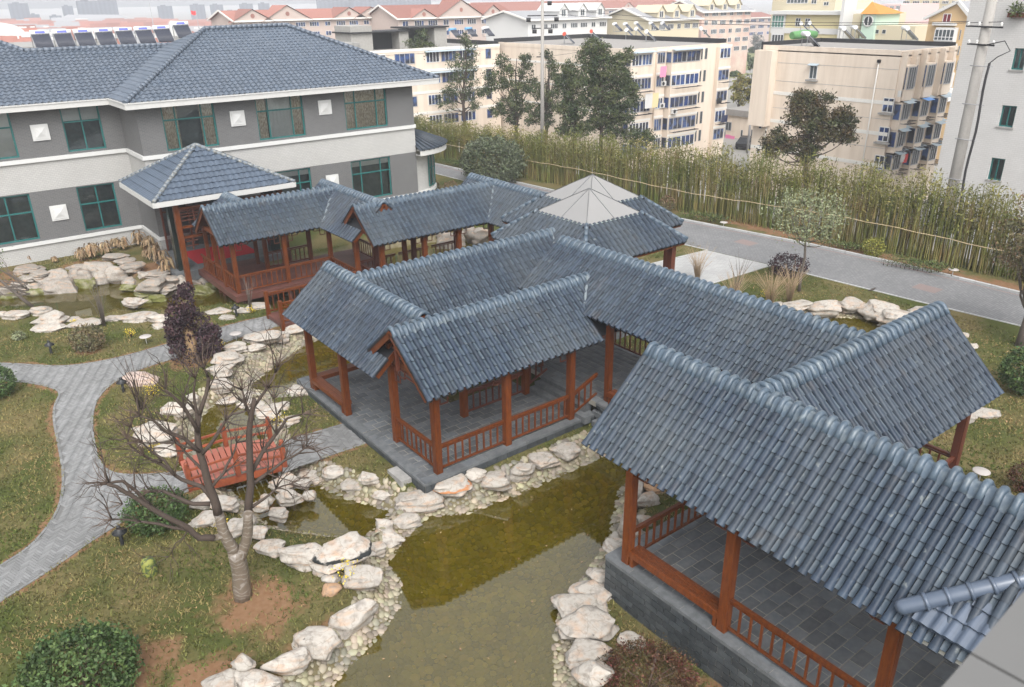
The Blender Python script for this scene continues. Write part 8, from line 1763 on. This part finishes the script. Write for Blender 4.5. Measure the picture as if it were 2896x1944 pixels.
# ------------------------------------------------------------------ lower right: hip roof of the next hall, and the ledge in front of the camera
hr = thing('hall_roof', 'grey blue hipped tile roof corner with a thick ridge roll at the bottom right', 'roof', (13, 2, 3.8)); c0 = Vector((11.75, 4.42, 3.78)); sl = .62
M_ST3 = mat('blue_grey_ribbed_tile', (.06, .08, .115), .3, var=.1, scale=3, objr=.12, islr=.1, spec=.55, col2=(.075, .095, .13)); me3 = wave_tile(.21, .36, M_ST3, .022)
tp_ = 5.5
tiled_slope(hr, [c0, c0 + Vector((9, 0, 0)), c0 + Vector((9, -tp_, tp_ * sl)), c0 + Vector((tp_, -tp_, tp_ * sl))], (0, -1, sl), me3, .21, .36, 300, under=M_ST3)
tiled_slope(hr, [c0 + Vector((0, -9, 0)), c0, c0 + Vector((tp_, -tp_, tp_ * sl)), c0 + Vector((tp_, -9, tp_ * sl))], (1, 0, sl), me3, .21, .36, 300, under=M_ST3)
hp = MB(); n = 16; d = Vector((1, -1, sl)).normalized(); s0 = c0 + Vector((-.03, .03, .09))
hp.tube([s0 - d * .05, s0, s0 + d * .06, s0 + d * 6], [.06, .115, .135, .135], 12); hro = hp.build('hip_roll', M_ST3, hr)
for k in range(9):
    b = MB(); p = s0 + d * (.42 + k * .36); b.tube([p, p + d * .06], [.165, .155], 12); b.build('collar', M_ST3, hro)
b = MB(); b.bar(c0 + Vector((.1, 0, -.27)), c0 + Vector((.1, -9, -.27)), .1, .26); b.build('eave', M_WHITE, hr)
b = MB(); b.face([c0 + Vector((.16, 0, -.38)), c0 + Vector((4, 0, -.38)), c0 + Vector((4, -9, -.38)), c0 + Vector((.16, -9, -.38))]); b.build('soffit', M_WHITE, hr)
lg = thing('stone_ledge', 'pale grey stone ledge of the viewing window, blurred at the lower right corner', 'ledge', tuple(at(2336, 1568, 12.5))); M_LEDGE = mat('smooth_grey_stone', (.13, .129, .126), .7, var=.05, scale=2)
p0, p1 = at(2352, 1330, 12.45), at(2138, 1580, 12.45); e = (p1 - p0).normalized(); out = Vector((e.y, -e.x, 0)); out = out if out.dot(RGT) > 0 else -out
for k in range(-6, 8):
    a, c = p0 + e * (k * .3 + .004), p0 + e * ((k + 1) * .3 - .004); b = MB(); b.obox((a + c) / 2 + out * .4 - Vector((0, 0, .05)), (c - a) / 2, out * .4, Vector((0, 0, .05))); b.build('stone_slab', M_LEDGE, lg)
b = MB(); b.obox(p0 + out * .85 - Vector((0, 0, .02)), e * 3, out * .05, Vector((0, 0, .1))); b.build('window_track', mat('dark_blue_track', (.02, .03, .09), .4), lg)
# ------------------------------------------------------------------ haze over the town
hz = MB(); hz.box(-1500, 1900, -120, 1900, -6, 24)
M_HAZE = bpy.data.materials.new('haze_air'); M_HAZE.use_nodes = True; t = M_HAZE.node_tree; t.nodes.clear(); v = t.nodes.new('ShaderNodeVolumePrincipled'); v.inputs['Color'].default_value = (.93, .95, 1, 1); v.inputs['Density'].default_value = .00065; v.inputs['Anisotropy'].default_value = .0
o = t.nodes.new('ShaderNodeOutputMaterial'); t.links.new(v.outputs[0], o.inputs['Volume'])
tag(hz.build('haze', M_HAZE), 'thin pale haze over the town', 'haze', kind='stuff')
